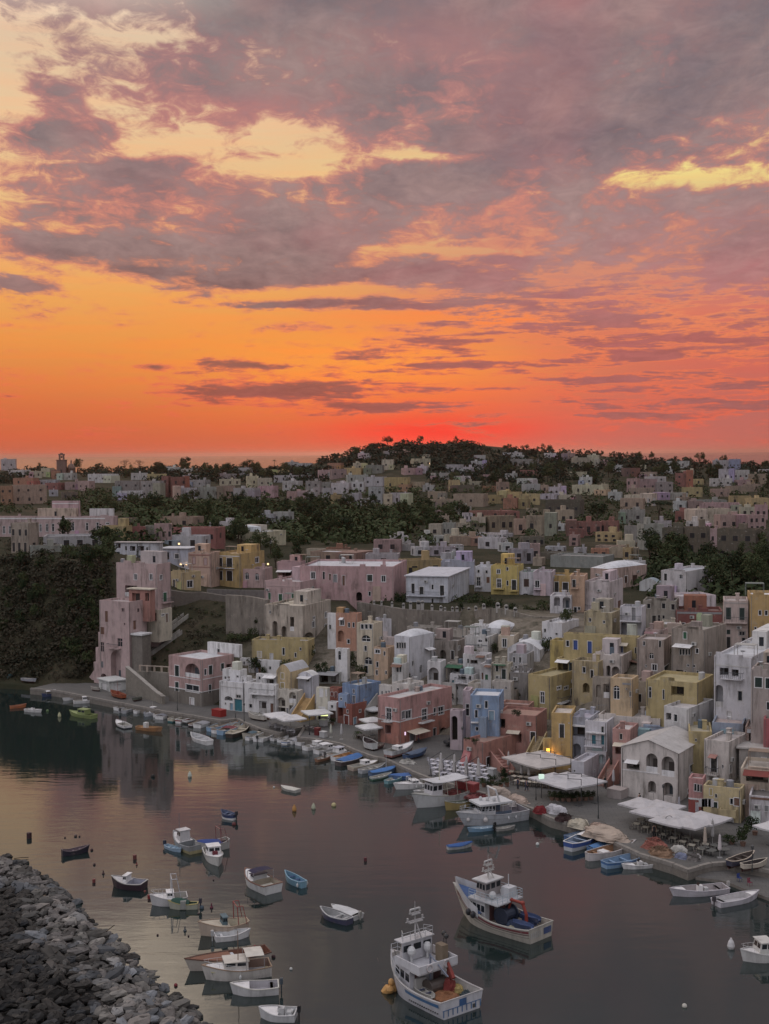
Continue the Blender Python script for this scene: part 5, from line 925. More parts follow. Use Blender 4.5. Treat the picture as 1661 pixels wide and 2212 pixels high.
def leaves(mb, c, R, n, s, rg, flat=1.0, shell=.55):
    """n leaf-sprays of size s spread through a lumpy ball of radii R round c"""
    for _ in range(n):
        while True:
            d = Vector((rg.uniform(-1, 1), rg.uniform(-1, 1), rg.uniform(-1, 1)))
            if .05 < d.length < 1: break
        d = d.normalized()*(shell+(1-shell)*rg.random()); p = Vector((c[0]+d.x*R[0], c[1]+d.y*R[1], c[2]+d.z*R[2]))
        n_ = (d+Vector((rg.uniform(-.8, .8), rg.uniform(-.8, .8), rg.uniform(-.3, 1.0)))).normalized(); a = n_.orthogonal().normalized(); b = n_.cross(a)
        t = rg.uniform(0, 6.28); a, b = a*math.cos(t)+b*math.sin(t), b*math.cos(t)-a*math.sin(t); k = s*rg.uniform(.6, 1.3); l = k*rg.uniform(.5, .9)
        mb.add([p-a*k, p-b*l*.6+a*k*.1, p+a*k, p+b*l], [[0, 1, 2, 3]])
def crown_mesh(seed, kind):
    rg = random.Random(seed); mb = MB()
    if kind == 'broad':
        for i in range(20):
            t = rg.uniform(0, 6.28); u = rg.uniform(-.5, .85); r = math.sqrt(max(0, 1-u*u))*rg.uniform(.35, .82)
            c = (r*math.cos(t), r*math.sin(t), u*.62); q = rg.uniform(.22, .42); leaves(mb, c, (q, q, q*.8), 46, .085, rg)
    elif kind == 'tall':
        for i in range(20):
            u = i/19; r = .62*math.sin(math.pi*min(1, u*.85+.15))**.8+.1; t = rg.uniform(0, 6.28); rr = r*rg.uniform(.2, .8)
            q = rg.uniform(.22, .36); leaves(mb, (rr*math.cos(t), rr*math.sin(t), -1+2.1*u), (q, q, q), 44, .08, rg)
    elif kind == 'cone':
        for i in range(26):
            u = i/25; r = .62*(1-u)**.8+.03; t = i*2.4; q = .13+.16*(1-u); leaves(mb, (r*.75*math.cos(t), r*.75*math.sin(t), -1+2.2*u), (q*1.3, q*1.3, q*.7), 36, .07, rg)
    elif kind == 'umb':
        for i in range(26):
            t = rg.uniform(0, 6.28); r = math.sqrt(rg.random())*.85; leaves(mb, (r*math.cos(t), r*math.sin(t), .28*(1-r*r)), (.24, .24, .10), 40, .06, rg)
    elif kind == 'shrub':
        for i in range(11):
            t = rg.uniform(0, 6.28); r = rg.uniform(.1, .7); leaves(mb, (r*math.cos(t), r*math.sin(t), rg.uniform(-.1, .55)), (.4, .4, .34), 40, .10, rg)
    elif kind == 'palm':
        for i in range(16):
            t = i*2*math.pi/16+rg.uniform(-.1, .1); up = rg.uniform(.1, .7); pr = None
            for j in range(6):
                u = (j+1)/6; p = Vector((math.cos(t)*u, math.sin(t)*u, up*u-1.0*u*u)); 
                if pr is not None:
                    sd = Vector((-math.sin(t), math.cos(t), -.25))*.13*(1.15-u); s2 = Vector((math.sin(t), -math.cos(t), -.25))*.13*(1.15-u)
                    mb.quad(pr, p, p+sd, pr+sd); mb.quad(pr, p, p+s2, pr+s2)
                pr = p
    return mb
def trunk_mesh(kind, h=1.0):
    mb = MB(); rg = random.Random(5)
    if kind == 'bare':
        def grow(p, d, l, r, n):
            q = p+d*l; mb.cyl(p, q, r, r*.65, 5, False)
            if n == 0: return
            for _ in range(3 if n > 1 else 4):
                nd = (d+Vector((rg.uniform(-.8, .8), rg.uniform(-.8, .8), rg.uniform(-.25, .45)))).normalized(); grow(p+d*l*rg.uniform(.65, 1), nd, l*rg.uniform(.6, .8), r*.55, n-1)
        grow(Vector((0, 0, 0)), Vector((0, 0, 1)), .34, .035, 5)
    else:
        mb.cyl((0, 0, -.3), (0, 0, .6), .09, .06, 7); mb.cyl((0, 0, .5), (.25, .1, 1.1), .05, .02, 5); mb.cyl((0, 0, .45), (-.22, .15, 1.05), .05, .02, 5); mb.cyl((0, 0, .5), (.02, -.25, 1.1), .045, .02, 5)
    return mb
CRM = {k: [crown_mesh(11+i*7, k).mesh(k+'_crown', PINEM if k in ('cone', 'umb') else LEAF) for i in range(n)] for k, n in (('broad', 5), ('tall', 3), ('cone', 2), ('umb', 2), ('shrub', 4), ('palm', 2))}
TRK = {'std': trunk_mesh('std').mesh('trunk', BARK), 'bare': trunk_mesh('bare').mesh('bare_branches', BARK)}
KN = {'broad': ('tree', 'tree'), 'tall': ('tree', 'tree'), 'cone': ('conifer_tree', 'tree'), 'umb': ('umbrella_pine', 'tree'), 'shrub': ('shrub', 'shrub'), 'palm': ('palm_tree', 'palm'), 'bare': ('bare_tree', 'tree')}
def tree(kind, pos, h, wd_, label, group=None):
    """h total height, wd_ crown width, standing at pos"""
    n, c = KN[kind]; rt = thing(n, label, c, pos, rnd.uniform(0, 6.28), group)
    def mk(nm, me, loc, sc):
        o = bpy.data.objects.new(nm, me); COL.objects.link(o); o.parent = rt; o.location = loc; o.scale = sc; return o
    if kind == 'bare': mk('branches', TRK['bare'], (0, 0, 0), (h*.75, h*.75, h*.75)); return rt
    me = rnd.choice(CRM[kind])
    if kind == 'shrub': mk('foliage', me, (0, 0, h*.3), (wd_/2, wd_/2, h*.75)); mk('stem', TRK['std'], (0, 0, 0), (h*.3, h*.3, h*.4)); return rt
    if kind == 'palm': mk('crown', me, (0, 0, h), (wd_/2,)*3); mk('trunk', TRK['std'], (0, 0, 0), (h*.25, h*.25, h*.92)); return rt
    if kind == 'umb': mk('trunk', TRK['std'], (0, 0, 0), (h*.45, h*.45, h*.78)); mk('crown', me, (0, 0, h*.8), (wd_/2, wd_/2, wd_/2*1.0)); return rt
    ch_ = h*(.36 if kind == 'broad' else .5); mk('trunk', TRK['std'], (0, 0, 0), (h*.4, h*.4, h*.5)); mk('crown', me, (0, 0, h-ch_*(.9 if kind == 'broad' else 1.05)), (wd_/2, wd_/2, ch_/(.62 if kind == 'broad' else 1.0)*.9)); return rt
def px_tree(kind, x, yt, yb, wpx, label, group=None, Y=None, rise=0):
    p = hit(x, yb) if Y is None else atY(x, yb, Y); h = (atY(x, yt, p.y).z-p.z); return tree(kind, p-Vector((0, 0, rise)), h+rise, wpx*p.y/FPX, label, group)
# single trees one can tell apart
px_tree('umb', 659, 501, 523, 28, 'broad umbrella pine with a flat dark crown above the rooftops'); px_tree('broad', 597, 503, 521, 21, 'round dark tree among the pale houses on the right'); px_tree('cone', 63.5, 517, 541, 16, 'dark conifer standing before the windows of the long pink palace')
px_tree('cone', 1, 518, 536, 15, 'dark conifer cut by the left edge beside the pink palace'); px_tree('bare', 125, 453, 470, 18, 'wide leafless tree drawn against the sea on the left skyline'); px_tree('bare', 139.5, 453.5, 470, 10, 'narrow leafless tree right of the wide leafless tree')
px_tree('broad', 77.5, 459, 472, 11, 'lone tree just right of the church dome'); px_tree('palm', 274.5, 460, 470, 5, 'lone small palm against the sea left of the hill'); px_tree('palm', 474, 521, 533, 17, 'dark spreading palm before the tan houses'); px_tree('palm', 483, 523, 533, 14, 'dark palm right of the spreading palm')
px_tree('cone', 137.5, 544, 556, 4, 'thin dark cypress behind the peach-lit roofs', Y=330); px_tree('broad', 185, 457.5, 473, 15, 'large dark tree standing tall on the left skyline'); px_tree('broad', 248, 460, 472, 17, 'broad dark tree clump right of the skyline gap')
for i, (x, yt, w) in enumerate(((543, 444.5, 10), (550, 446, 8), (420, 436.5, 9), (387.5, 437, 12), (356, 448, 9), (456, 437, 10), (640, 452, 5), (652, 452, 5), (700, 453, 12))):
    px_tree('tall' if i in (0, 5) else 'broad', x, yt-.5, yt+9, w, ['pair-leading tall tree on the falling right shoulder of the hill', 'shorter tree of the pair on the right shoulder of the hill', 'tree rising left of the red glow on the crest', 'block-shaped tree mass at the left end of the crest', 'dark tree on the left slope of the hill',
            'highest tree on the crest right of the red glow', 'small pointed tree at the low end of the hill ridge', 'small round tree beside the pointed one at the ridge end', 'dark tree before the sea gap on the right'][i])
# woods: individual trees in groups, then the rest as one mass
def px_wood(boxes, n, label, group, kinds=('broad', 'broad', 'tall'), hm=(6, 10), cond=None):
    k = 0; tries = 0
    tot = sum((b[1]-b[0])*(b[3]-b[2]) for b in boxes)
    while k < n and tries < n*6:
        tries += 1; r = rnd.uniform(0, tot)
        for b in boxes:
            a = (b[1]-b[0])*(b[3]-b[2])
            if r < a: break
            r -= a
        p = hit(rnd.uniform(b[0], b[1]), rnd.uniform(b[2], b[3])); h = rnd.uniform(*hm)
        if any(abs(p.x-q.x) < 3.2 and abs(p.y-q.y) < 4.5 for q in HP): continue
        tree(rnd.choice(kinds), p, h, h*rnd.uniform(.75, 1.2), label, group); k += 1
HP = [Vector(o.location) for o in bpy.data.objects if o.parent is None and o.get('category') in ('house',)]
ORCH = [(75, 115, 492, 520), (95, 165, 500, 517), (140, 330, 505, 528), (160, 300, 503, 515), (235, 440, 512, 545), (280, 400, 508, 540), (120, 170, 507, 520), (300, 470, 508, 535)]
px_wood(ORCH, 70, 'dark green tree in the orchard belt behind the village', 'trees of the orchard belt')
px_wood([(325, 345, 457, 462), (345, 365, 451, 458), (365, 480, 446, 453), (480, 560, 448, 455), (560, 660, 454, 461)], 50, 'dark tree along the wooded crest of the hill', 'trees along the hill crest', ('broad',), (4, 6.5))
px_wood([(16, 50, 470, 474), (85, 300, 471, 478), (150, 300, 472, 482)], 34, 'dark tree in the skyline belt before the sea on the left', 'trees of the left skyline belt', hm=(8, 13))
px_wood([(435, 500, 472, 494), (560, 620, 472, 484), (640, 720, 472, 484), (690, 712, 482, 496), (655, 678, 470, 482), (500, 570, 470, 483), (755, 769, 470, 495), (700, 730, 463, 473)], 44, 'dark tree between the far houses on the right', 'trees between the far houses', hm=(7, 12))
px_wood([(640, 769, 556, 574), (700, 769, 570, 602), (645, 700, 552, 562)], 24, 'dark leafy tree in the wood behind the tall white house', 'trees of the dark wood on the right', hm=(6, 9))
px_wood([(216, 245, 536, 546), (240, 300, 545, 562), (265, 285, 565, 578)], 12, 'dark garden tree behind the golden yellow house', 'garden trees behind the yellow house', hm=(5, 8))
px_wood([(60, 114, 541, 552), (88, 114, 545, 575)], 9, 'dark green tree on the cliff top below the pink palace', 'trees on the cliff top', hm=(4, 7))
def mass(name, boxes, n, label, rm, mat, qn=34, ls=.30):
    mb = MB(); tot = sum((b[1]-b[0])*(b[3]-b[2]) for b in boxes); k = 0; tr = 0
    while k < n and tr < n*4:
        tr += 1; r = rnd.uniform(0, tot)
        for b in boxes:
            a = (b[1]-b[0])*(b[3]-b[2])
            if r < a: break
            r -= a
        p = hit(rnd.uniform(b[0], b[1]), rnd.uniform(b[2], b[3])); R = rnd.uniform(*rm)*(.8+p.y/2500)
        if any(abs(p.x-q.x) < 5 and abs(p.y-q.y) < 5 for q in HP): continue
        leaves(mb, (p.x, p.y, p.z+R*.5), (R, R, R*.75), qn, R*ls, rnd, shell=.75); k += 1
    o = mb.obj(name, mat); tag(o, label, 'woodland', None, 'stuff'); return o
mass('orchard_growth', ORCH+[(75, 470, 490, 512), (120, 440, 505, 545)], 900, 'mixed dark green growth filling the orchard belt', (2.2, 4.2), LEAF)
mass('hill_woods', [(320, 660, 462, 470), (345, 480, 449, 458), (365, 480, 445, 452), (400, 640, 452, 465), (320, 400, 455, 468), (430, 620, 465, 484), (620, 769, 462, 480)], 800, 'dusky woodland covering the far hill', (2.5, 4.6), PINEM)
mass('skyline_woods', [(15, 55, 469, 474), (80, 330, 470, 478), (145, 330, 471, 484), (0, 30, 474, 485)], 420, 'dark treeline belt along the left skyline', (2.6, 4.6), PINEM)
mass('town_greenery', [(430, 500, 470, 496), (500, 640, 476, 500), (640, 769, 470, 500), (560, 640, 500, 530), (0, 115, 500, 520), (450, 769, 484, 545)], 420, 'garden greenery between the far houses', (1.6, 3.2), LEAF)
mass('right_wood', [(640, 769, 553, 600), (690, 769, 566, 606)], 260, 'dark wood behind the tall white house on the right', (1.8, 3.4), LEAF)
CL1 = [(0, 112, 545, 600), (0, 104, 600, 650), (0, 90, 650, 682)]
mass('cliff_scrub', CL1, 900, 'brown and green scrub covering the steep cliff on the left', (.6, 2.0), SCRUB, 34, .24)
px_wood([(0, 108, 556, 640), (60, 100, 600, 672)], 55, 'dark bush growing on the scrubby cliff face', 'bushes on the cliff face', ('shrub',), (1.8, 4.5))
mass('slope_weeds', [(130, 265, 606, 662), (128, 170, 645, 668), (190, 270, 632, 650)], 110, 'low weeds on the terraced slope', (.5, 1.1), SCRUB, 26, .3)
# terraced slope planted with round shrubs
sp = [(212, 616), (222.5, 608.5), (216, 605), (226, 600), (203, 628), (214, 627), (198, 634), (209.5, 635), (174, 642.5), (184, 643), (196, 644.5), (186.5, 633.5), (198.5, 634.5), (167.5, 651), (178.5, 652.5), (155, 659.5), (165, 662), (206, 613.5), (196, 611), (191, 620.5), (233, 607), (220.5, 617.5), (175, 633), (167, 640)]
for x, y in sp: px_tree('shrub', x, y-3.4, y+.6, 4.6, 'round dark shrub planted in rows on the terraced slope', 'shrubs on the terraced slope')
px_tree('broad', 259, 612, 634, 17, 'dark bush tree against the stone wall left of the pink cornice house'); px_tree('shrub', 235, 632, 643, 20, 'wide dark hedge bush below the stone retaining wall'); px_tree('shrub', 245, 634, 644, 16, 'dark hedge bush right of the wide hedge bush')
for x, yt, w in ((389, 590, 16), (400, 589, 14), (421, 594, 17), (440, 597, 13), (460, 592, 18), (473, 591, 18), (486, 594, 16), (498, 597, 14), (513, 602, 14), (527, 604, 16), (544, 598, 18), (554, 603, 16), (535, 607, 18)):
    px_tree('shrub', x, yt, 611, w, 'dense dark bush on the terrace behind the battlements', 'bushes behind the battlements', Y=YfPx(x)+70)

for _ in range(60):
    b = rnd.choice(((335, 470, 640, 690), (440, 530, 650, 712), (540, 720, 600, 660), (600, 760, 690, 760), (250, 340, 640, 690))); p = hit(rnd.uniform(b[0], b[1]), rnd.uniform(b[2], b[3])); h = rnd.uniform(1.2, 3.2)
    tree('shrub' if h < 2.9 else 'broad', p, h+.6, h*1.1, 'small dark green bush squeezed between the stacked village houses', 'bushes between the village houses')
# ---- walls, stairs and terraces of the town
def wall(label, pts, th=.6, col=ST, mat=None, name='stone_wall', sub=4, Ys=None, cat='wall', cap=None):
    """pts: (x, ytop, ybot) along the wall's face"""
    P = []
    for i, (x, yt, yb) in enumerate(pts):
        p = hit(x, yb) if Ys is None else atY(x, yb, Ys[i]); P.append((p, atY(x, yt, p.y).z))
    o0 = P[0][0]; rt = thing(name, label, cat, (o0.x, o0.y, o0.z)); mb = MB()
    for (a, za), (b, zb) in zip(P, P[1:]):
        d = (b-a); d.z = 0; d.normalize(); n = Vector((-d.y, d.x, 0))*th
        q = [a, b, b+n, a+n]; lo = [(v.x-o0.x, v.y-o0.y, min(a.z, b.z)-sub-o0.z) for v in q]; hi = [(v.x-o0.x, v.y-o0.y, z-o0.z) for v, z in zip(q, (za, zb, zb, za))]
        mb.add(lo+hi, [[3, 2, 1, 0], [4, 5, 6, 7], [0, 1, 5, 4], [1, 2, 6, 5], [2, 3, 7, 6], [3, 0, 4, 7]])
    mb.obj('masonry', mat or STONEM, rt, col)
    if cap:
        mb = MB()
        for (a, za), (b, zb) in zip(P, P[1:]):
            d = (b-a); d.z = 0; d.normalize(); n = Vector((-d.y, d.x, 0)); q = [a-n*.08, b-n*.08, b+n*(th+.08), a+n*(th+.08)]
            lo = [(v.x-o0.x, v.y-o0.y, z-o0.z+.004) for v, z in zip(q, (za, zb, zb, za))]; mb.add(lo+[(x, y, z+.15) for x, y, z in lo], [[3, 2, 1, 0], [4, 5, 6, 7], [0, 1, 5, 4], [1, 2, 6, 5], [2, 3, 7, 6], [3, 0, 4, 7]])
        mb.obj('coping', PLASTER, rt, cap)
    return rt, P
def onwall(P, x, seg):
    (a, za), (b, zb) = P[seg], P[seg+1]
    d = ray(x, 600); k = d.x/d.y; t = (k*a.y-a.x)/((b.x-a.x)-k*(b.y-a.y)); return a+(b-a)*t, za+(zb-za)*t
YW = [YfPx(x)+o for x, o in ((357, 60), (403, 58), (466, 56), (489, 56))]
rt, P = wall('long grey-brown battlement wall with rounded white merlons above the houses', [(357, 602, 640), (403, 609, 645), (466, 612.5, 650), (490, 608, 650)], .8, (.25, .22, .19), mat=STUCCO, name='battlement_wall', Ys=YW, sub=9)
o0 = rt.location
for x, w, h in ((374, 2.2, 4), (381.5, 2.2, 5), (392, 2.4, 5.5), (403.5, 3, 6), (410.5, 3, 8), (418.5, 4, 9.5), (422.5, 3, 9.5), (432, 2.6, 6), (441, 3, 5.5), (445, 2.4, 4), (452.5, 2.6, 5), (457, 3, 5.5), (463, 3, 5.5), (469, 3, 4.5), (476, 3, 4.5), (484, 3.4, 5.5)):
    sg = 0 if x < 403 else (1 if x < 466 else 2); p, z = onwall(P, x, sg); k = p.y/FPX; w *= k; h *= k
    mb = MB(); c = (p.x-o0.x, p.y-o0.y+.4, z-o0.z); mb.box(c[0]-w/2, c[0]+w/2, c[1]-.35, c[1]+.35, c[2]-.1, c[2]+h-w/2); mb.cyl((c[0], c[1]-.35, c[2]+h-w/2), (c[0], c[1]+.35, c[2]+h-w/2), w/2, w/2, 12); mb.obj('merlon', PLASTER, rt, (.42, .40, .38))
rt, P = wall('pale stone garden wall with two white merlons right of the battlement wall', [(488, 608.5, 640), (500, 608.5, 640), (531, 616, 640), (565, 617.5, 640)], .7, (.27, .24, .20), mat=STUCCO, Ys=[YfPx(x)+o for x, o in ((488, 56), (500, 56), (531, 56), (565, 57))])
o0 = rt.location
for x, w, h, sg in ((506.5, 3.6, 5.5, 1), (515.5, 3.6, 5, 1), (498, 4, 6, 0)):
    p, z = onwall(P, x, sg); k = p.y/FPX; w *= k; h *= k; mb = MB(); c = (p.x-o0.x, p.y-o0.y+.4, z-o0.z); mb.box(c[0]-w/2, c[0]+w/2, c[1]-.35, c[1]+.35, c[2]-.9, c[2]+h-w/2); mb.cyl((c[0], c[1]-.35, c[2]+h-w/2), (c[0], c[1]+.35, c[2]+h-w/2), w/2, w/2, 12); mb.obj('merlon', PLASTER, rt, (.46, .44, .42))
wall('tall rough stone retaining wall below the golden yellow house', [(226, 595, 636), (246, 596, 634), (268, 600, 636)], 1.0, (.27, .235, .20), mat=STUCCO, sub=2)
wall('low dark stone parapet along the lane by the low pink house', [(207, 589, 596), (240, 590, 597), (266, 590.5, 599)], .5, (.20, .18, .17))
wall('dark stone foundation wall under the cream-ochre cottage', [(170, 590, 610), (185, 592.5, 606), (200, 592, 602), (226, 596, 604)], .8, (.17, .15, .13), sub=3)
Yq = W(150, 700, 1.25).y
wall('stone quay wall with a ramp between the pink tower and the rose pink house', [(126, 667, 695), (139, 678, 697), (155, 692, 701), (162, 697, 703)], .7, (.26, .235, .20), Ys=[W(x, y, 1.25).y for x, y in ((126, 694), (139, 697), (155, 701), (162, 704))], sub=1, cap=(.40, .37, .33))
wall('stone terrace wall behind the ramp beside the rose pink house', [(136, 671, 700), (152, 671.5, 700), (169, 673, 700)], .6, (.26, .235, .20), Ys=[W(x, y, 1.25).y+5 for x, y in ((136, 695), (152, 698), (169, 701))], sub=2)
# balustrade on that terrace wall
rt = thing('balustrade', 'cream balustrade with square openings on the stone terrace wall', 'balustrade', atY(139, 671, W(152, 698, 1.25).y+5.3)); o0 = rt.location; mb = MB(); pm = MB()
A, B = atY(140, 671, o0.y)-o0, atY(169, 672.5, o0.y-1)-o0
for i in range(5):
    t = i/4; p = A+(B-A)*t; pm.box(p.x-.2, p.x+.2, p.y-.2, p.y+.2, p.z-.1, p.z+1.25)
d = (B-A); n = 5
mb.add([(A.x, A.y-.15, A.z+1.05), (B.x, B.y-.15, B.z+1.05), (B.x, B.y+.15, B.z+1.05), (A.x, A.y+.15, A.z+1.05), (A.x, A.y-.15, A.z+1.24), (B.x, B.y-.15, B.z+1.24), (B.x, B.y+.15, B.z+1.24), (A.x, A.y+.15, A.z+1.24)], [[3, 2, 1, 0], [4, 5, 6, 7], [0, 1, 5, 4], [1, 2, 6, 5], [2, 3, 7, 6], [3, 0, 4, 7]])
mb.obj('rail', PLASTER, rt, (.46, .38, .31)); pm.obj('pillars', PLASTER, rt, (.46, .38, .31))
def stairs(label, A, B, w, col, par=None, name='stone_stair', n=None, arch=False, side=1):
    """flight from A (foot) up to B (head), w wide to the side, closed underneath, with a parapet"""
    A = Vector(A); B = Vector(B); d = Vector((B.x-A.x, B.y-A.y, 0)); L = d.length; d.normalize(); nn = Vector((-d.y, d.x, 0))*side; rise = B.z-A.z; n = n or max(4, int(rise/.2))
    rt = thing(name, label, 'stairs', A); mb = MB()
    for i in range(n):
        p, q = d*(L*i/n), d*(L*(i+1)/n); z = rise*(i+1)/n; c = [p, q, q+nn*w, p+nn*w]
        mb.add([(v.x, v.y, -1) for v in c]+[(v.x, v.y, z) for v in c], [[4, 5, 6, 7], [0, 1, 5, 4], [1, 2, 6, 5], [2, 3, 7, 6], [3, 0, 4, 7]])
    mb.obj('steps', PLASTER, rt, col)
    if par:
        e = d*L; t = nn*.22
        for off, nm in ((nn*-.23, 'parapet'), (nn*(w+.01), 'parapet')):
            q = [off, e+off, e+off+t, off+t]; mb = MB()
            mb.add([(v.x, v.y, -1) for v in q]+[(q[0].x, q[0].y, .9), (q[1].x, q[1].y, rise+.9), (q[2].x, q[2].y, rise+.9), (q[3].x, q[3].y, .9)], [[4, 5, 6, 7], [0, 1, 5, 4], [1, 2, 6, 5], [2, 3, 7, 6], [3, 0, 4, 7]]); mb.obj(nm, PLASTER, rt, par)
    return rt
def gp(x, y): return W(x, y, 1.25)
def up(x, y, Y): return atY(x, y, Y)
# long ramped stairs on the terraced slope
a = hit(131, 664); b = hit(188, 620); stairs('long pale stair rising diagonally across the terraced slope', a, b, 1.8, (.32, .30, .27), (.40, .38, .34), n=30)
a = hit(140, 664); b = hit(182, 634); stairs('second lower stair ramp beside the long slope stair', a, b, 1.3, (.28, .26, .23), (.34, .32, .29), n=24)
Y0 = W(300, 719, 1.25).y; stairs('white stair with a sloping parapet between cream arches and the yellow arch', gp(294, 717), up(305, 703.5, Y0+3), 1.6, (.6, .58, .58), (.66, .65, .68))
Y0 = W(312, 722, 1.25).y; stairs('ochre stair block with a dark arch behind the white canopies', gp(300, 722), up(314, 699, Y0+3), 2.2, OC, OC)
Y0 = W(366, 726, 1.25).y; stairs('pale diagonal stair left of the rose pink corner house', gp(357, 723), up(377, 697.5, Y0+6), 1.5, (.45, .42, .38), (.55, .53, .5))
Y0 = W(480, 742, 1.25).y; stairs('white stair climbing to the sky blue house', gp(470, 742), up(493, 723, Y0+4), 1.6, (.55, .55, .56), (.64, .63, .65))
Y0 = W(520, 772, 1.25).y; stairs('salmon stair slanting down to the piazza', gp(506, 775), up(490, 755, W(495, 768, 1.25).y+2.5), 1.3, SAL, SAL, side=-1)
Y0 = W(548, 765, 1.25).y
stairs('pale yellow left flight of the arched stair with the glowing lamp', gp(533, 764), up(546, 737, Y0+4), 1.5, (.52, .40, .24), (.50, .39, .22))
stairs('yellow right flight of the arched stair beside the ochre house', gp(567, 766), up(553, 737, Y0+4), 1.5, YL, (.52, .40, .19), side=-1)
Y0 = W(585, 778, 1.25).y; stairs('white outside stair climbing right to the balcony slab house', gp(574, 772), up(605, 749.5, Y0+6), 2.0, (.6, .58, .6), (.64, .62, .66), side=1)
house('white stair-foot block with small windows beside the large canopy', 571.5, 584, 599, 762, 783.5, Y=W(584, 783, 1.25).y, yaw=30, col=(.62, .60, .64), rc=(.6, .58, .62), sub=.3, bits=0, ops='d:pb 577.5 778 2 5;w 574.5 771 1.4 2.4;w 594.5 771 1.2 2')
house('white half-arched wall block right of the outside stair', 585, 606, 614, 752, 777, Y=W(606, 777, 1.25).y+2, yaw=24, col=(.60, .58, .60), sub=.3, bits=0, ops='a 602 759 7 9;p 592 768 6 5')
a = W(613, 792, 1.25); stairs('salmon stair left of the white double-arch house', W(606, 787, 1.25), up(618, 766, a.y+5), 1.4, (.40, .24, .2), SAL)
stairs('white stair on the flank of the tall white right-edge house', hit(745, 715), up(749, 700, hit(745, 715).y+1), 1.2, (.6, .6, .62), (.64, .63, .65))
# dark rocks and weeds along the foot of the quay
mass('quay_weed', [(392, 456, 766, 790)], 0, 'x', (.3, .5), SCRUB) if False else None
# ---- boulder breakwater in the lower left corner
def rockmesh(seed):
    rg = random.Random(seed); mb = MB(); mb.ball((0, 0, 0), 1, rg.uniform(.6, .95), rg.uniform(.45, .8), 7, 5, .24, rg); return mb.mesh('boulder', ROCKM)
RKM = [rockmesh(40+i) for i in range(9)]
_sh = [(-60, 815), (0, 857), (6, 861), (20, 869), (43, 878), (52, 889), (70, 899), (80, 915), (96, 929), (114, 940), (123, 952), (138, 969), (150, 982), (166, 993), (182, 1008), (198, 1024), (240, 1062)]
SHP = [W(x, y, 0) for x, y in _sh]
def rz(t): return -.4+1.5*(1-math.exp(-max(t, 0)/2.2))+.055*max(t, 0)
din = Vector((-.72, -.69, 0)).normalized()
mb = MB()
for j in range(24):
    for p in SHP:
        t = -2+j*1.6; q = p+din*t; mb.v.append((q.x+rnd.uniform(-.3, .3), q.y+rnd.uniform(-.3, .3), rz(t)-.55 if t > -1 else -3))
n = len(SHP)
for j in range(23):
    for i in range(n-1): mb.f.append([j*n+i, j*n+i+1, (j+1)*n+i+1, (j+1)*n+i]); mb.m.append(0)
o = mb.obj('breakwater_core', M_flat('dark_rubble', (.035, .032, .03), .95)); o['kind'] = 'structure'
cand = []
for i in range(n-1):
    a, b = SHP[i], SHP[i+1]; L = (b-a).length; k = max(1, int(L/.85))
    for s in range(k):
        t = -.3
        while t < 34:
            p = a+(b-a)*((s+rnd.uniform(-.4, 1.3))/k)+din*(t+rnd.uniform(-.35, .35)); t += .95; cand.append((p, t))
def px(p):
    d = Vector(p)-Vector((0, 0, CAMH)); z = d.dot(_f); return 384.5+FPX*d.dot(_r)/z, 512-FPX*d.dot(_u)/z, z
vis = []
for p, t in cand:
    r = rnd.uniform(.34, .78)*(1.6 if rnd.random() < .14 else 1); p = Vector((p.x, p.y, rz(t)-.1+rnd.uniform(-.12, .22))); x, y, z = px(p)
    if x < -14 or y > 1040 or x > 215 or y < 845 or (x < 10 and y < 856): continue
    # dark stones towards the lower left, paler ones along the top of the mound
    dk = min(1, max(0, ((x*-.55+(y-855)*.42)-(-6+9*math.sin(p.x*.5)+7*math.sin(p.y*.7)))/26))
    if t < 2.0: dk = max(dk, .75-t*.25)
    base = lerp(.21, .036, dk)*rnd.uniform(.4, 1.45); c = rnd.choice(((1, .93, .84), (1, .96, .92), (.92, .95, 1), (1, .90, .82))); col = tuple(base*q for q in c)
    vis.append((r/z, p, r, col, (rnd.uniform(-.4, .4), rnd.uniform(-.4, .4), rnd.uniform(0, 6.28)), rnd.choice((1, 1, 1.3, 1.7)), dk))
vis.sort(key=lambda v: -v[0]*(1 if True else 0))
big = vis[:300]; rest = vis[300:]
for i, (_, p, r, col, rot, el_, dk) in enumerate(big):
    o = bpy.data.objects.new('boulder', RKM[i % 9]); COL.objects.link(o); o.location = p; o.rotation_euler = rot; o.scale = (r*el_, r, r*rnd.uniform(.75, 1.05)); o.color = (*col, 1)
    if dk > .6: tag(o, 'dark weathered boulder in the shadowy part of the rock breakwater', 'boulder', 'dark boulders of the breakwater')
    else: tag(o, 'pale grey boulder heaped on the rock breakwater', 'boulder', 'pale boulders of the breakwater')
MBr = [MB(), MB(), MB()]; cols = [(.17, .155, .145), (.10, .095, .088), (.045, .041, .037)]
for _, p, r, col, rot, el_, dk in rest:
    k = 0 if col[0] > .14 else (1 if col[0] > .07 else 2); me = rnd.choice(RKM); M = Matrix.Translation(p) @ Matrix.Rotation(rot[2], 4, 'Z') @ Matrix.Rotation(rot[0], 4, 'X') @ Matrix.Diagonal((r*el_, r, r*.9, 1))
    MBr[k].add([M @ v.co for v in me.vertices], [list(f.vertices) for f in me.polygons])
for m_, c in zip(MBr, cols): tag(m_.obj('rubble', ROCKM, None, c), 'smaller stones filling the rock breakwater', 'rubble', None, 'stuff')
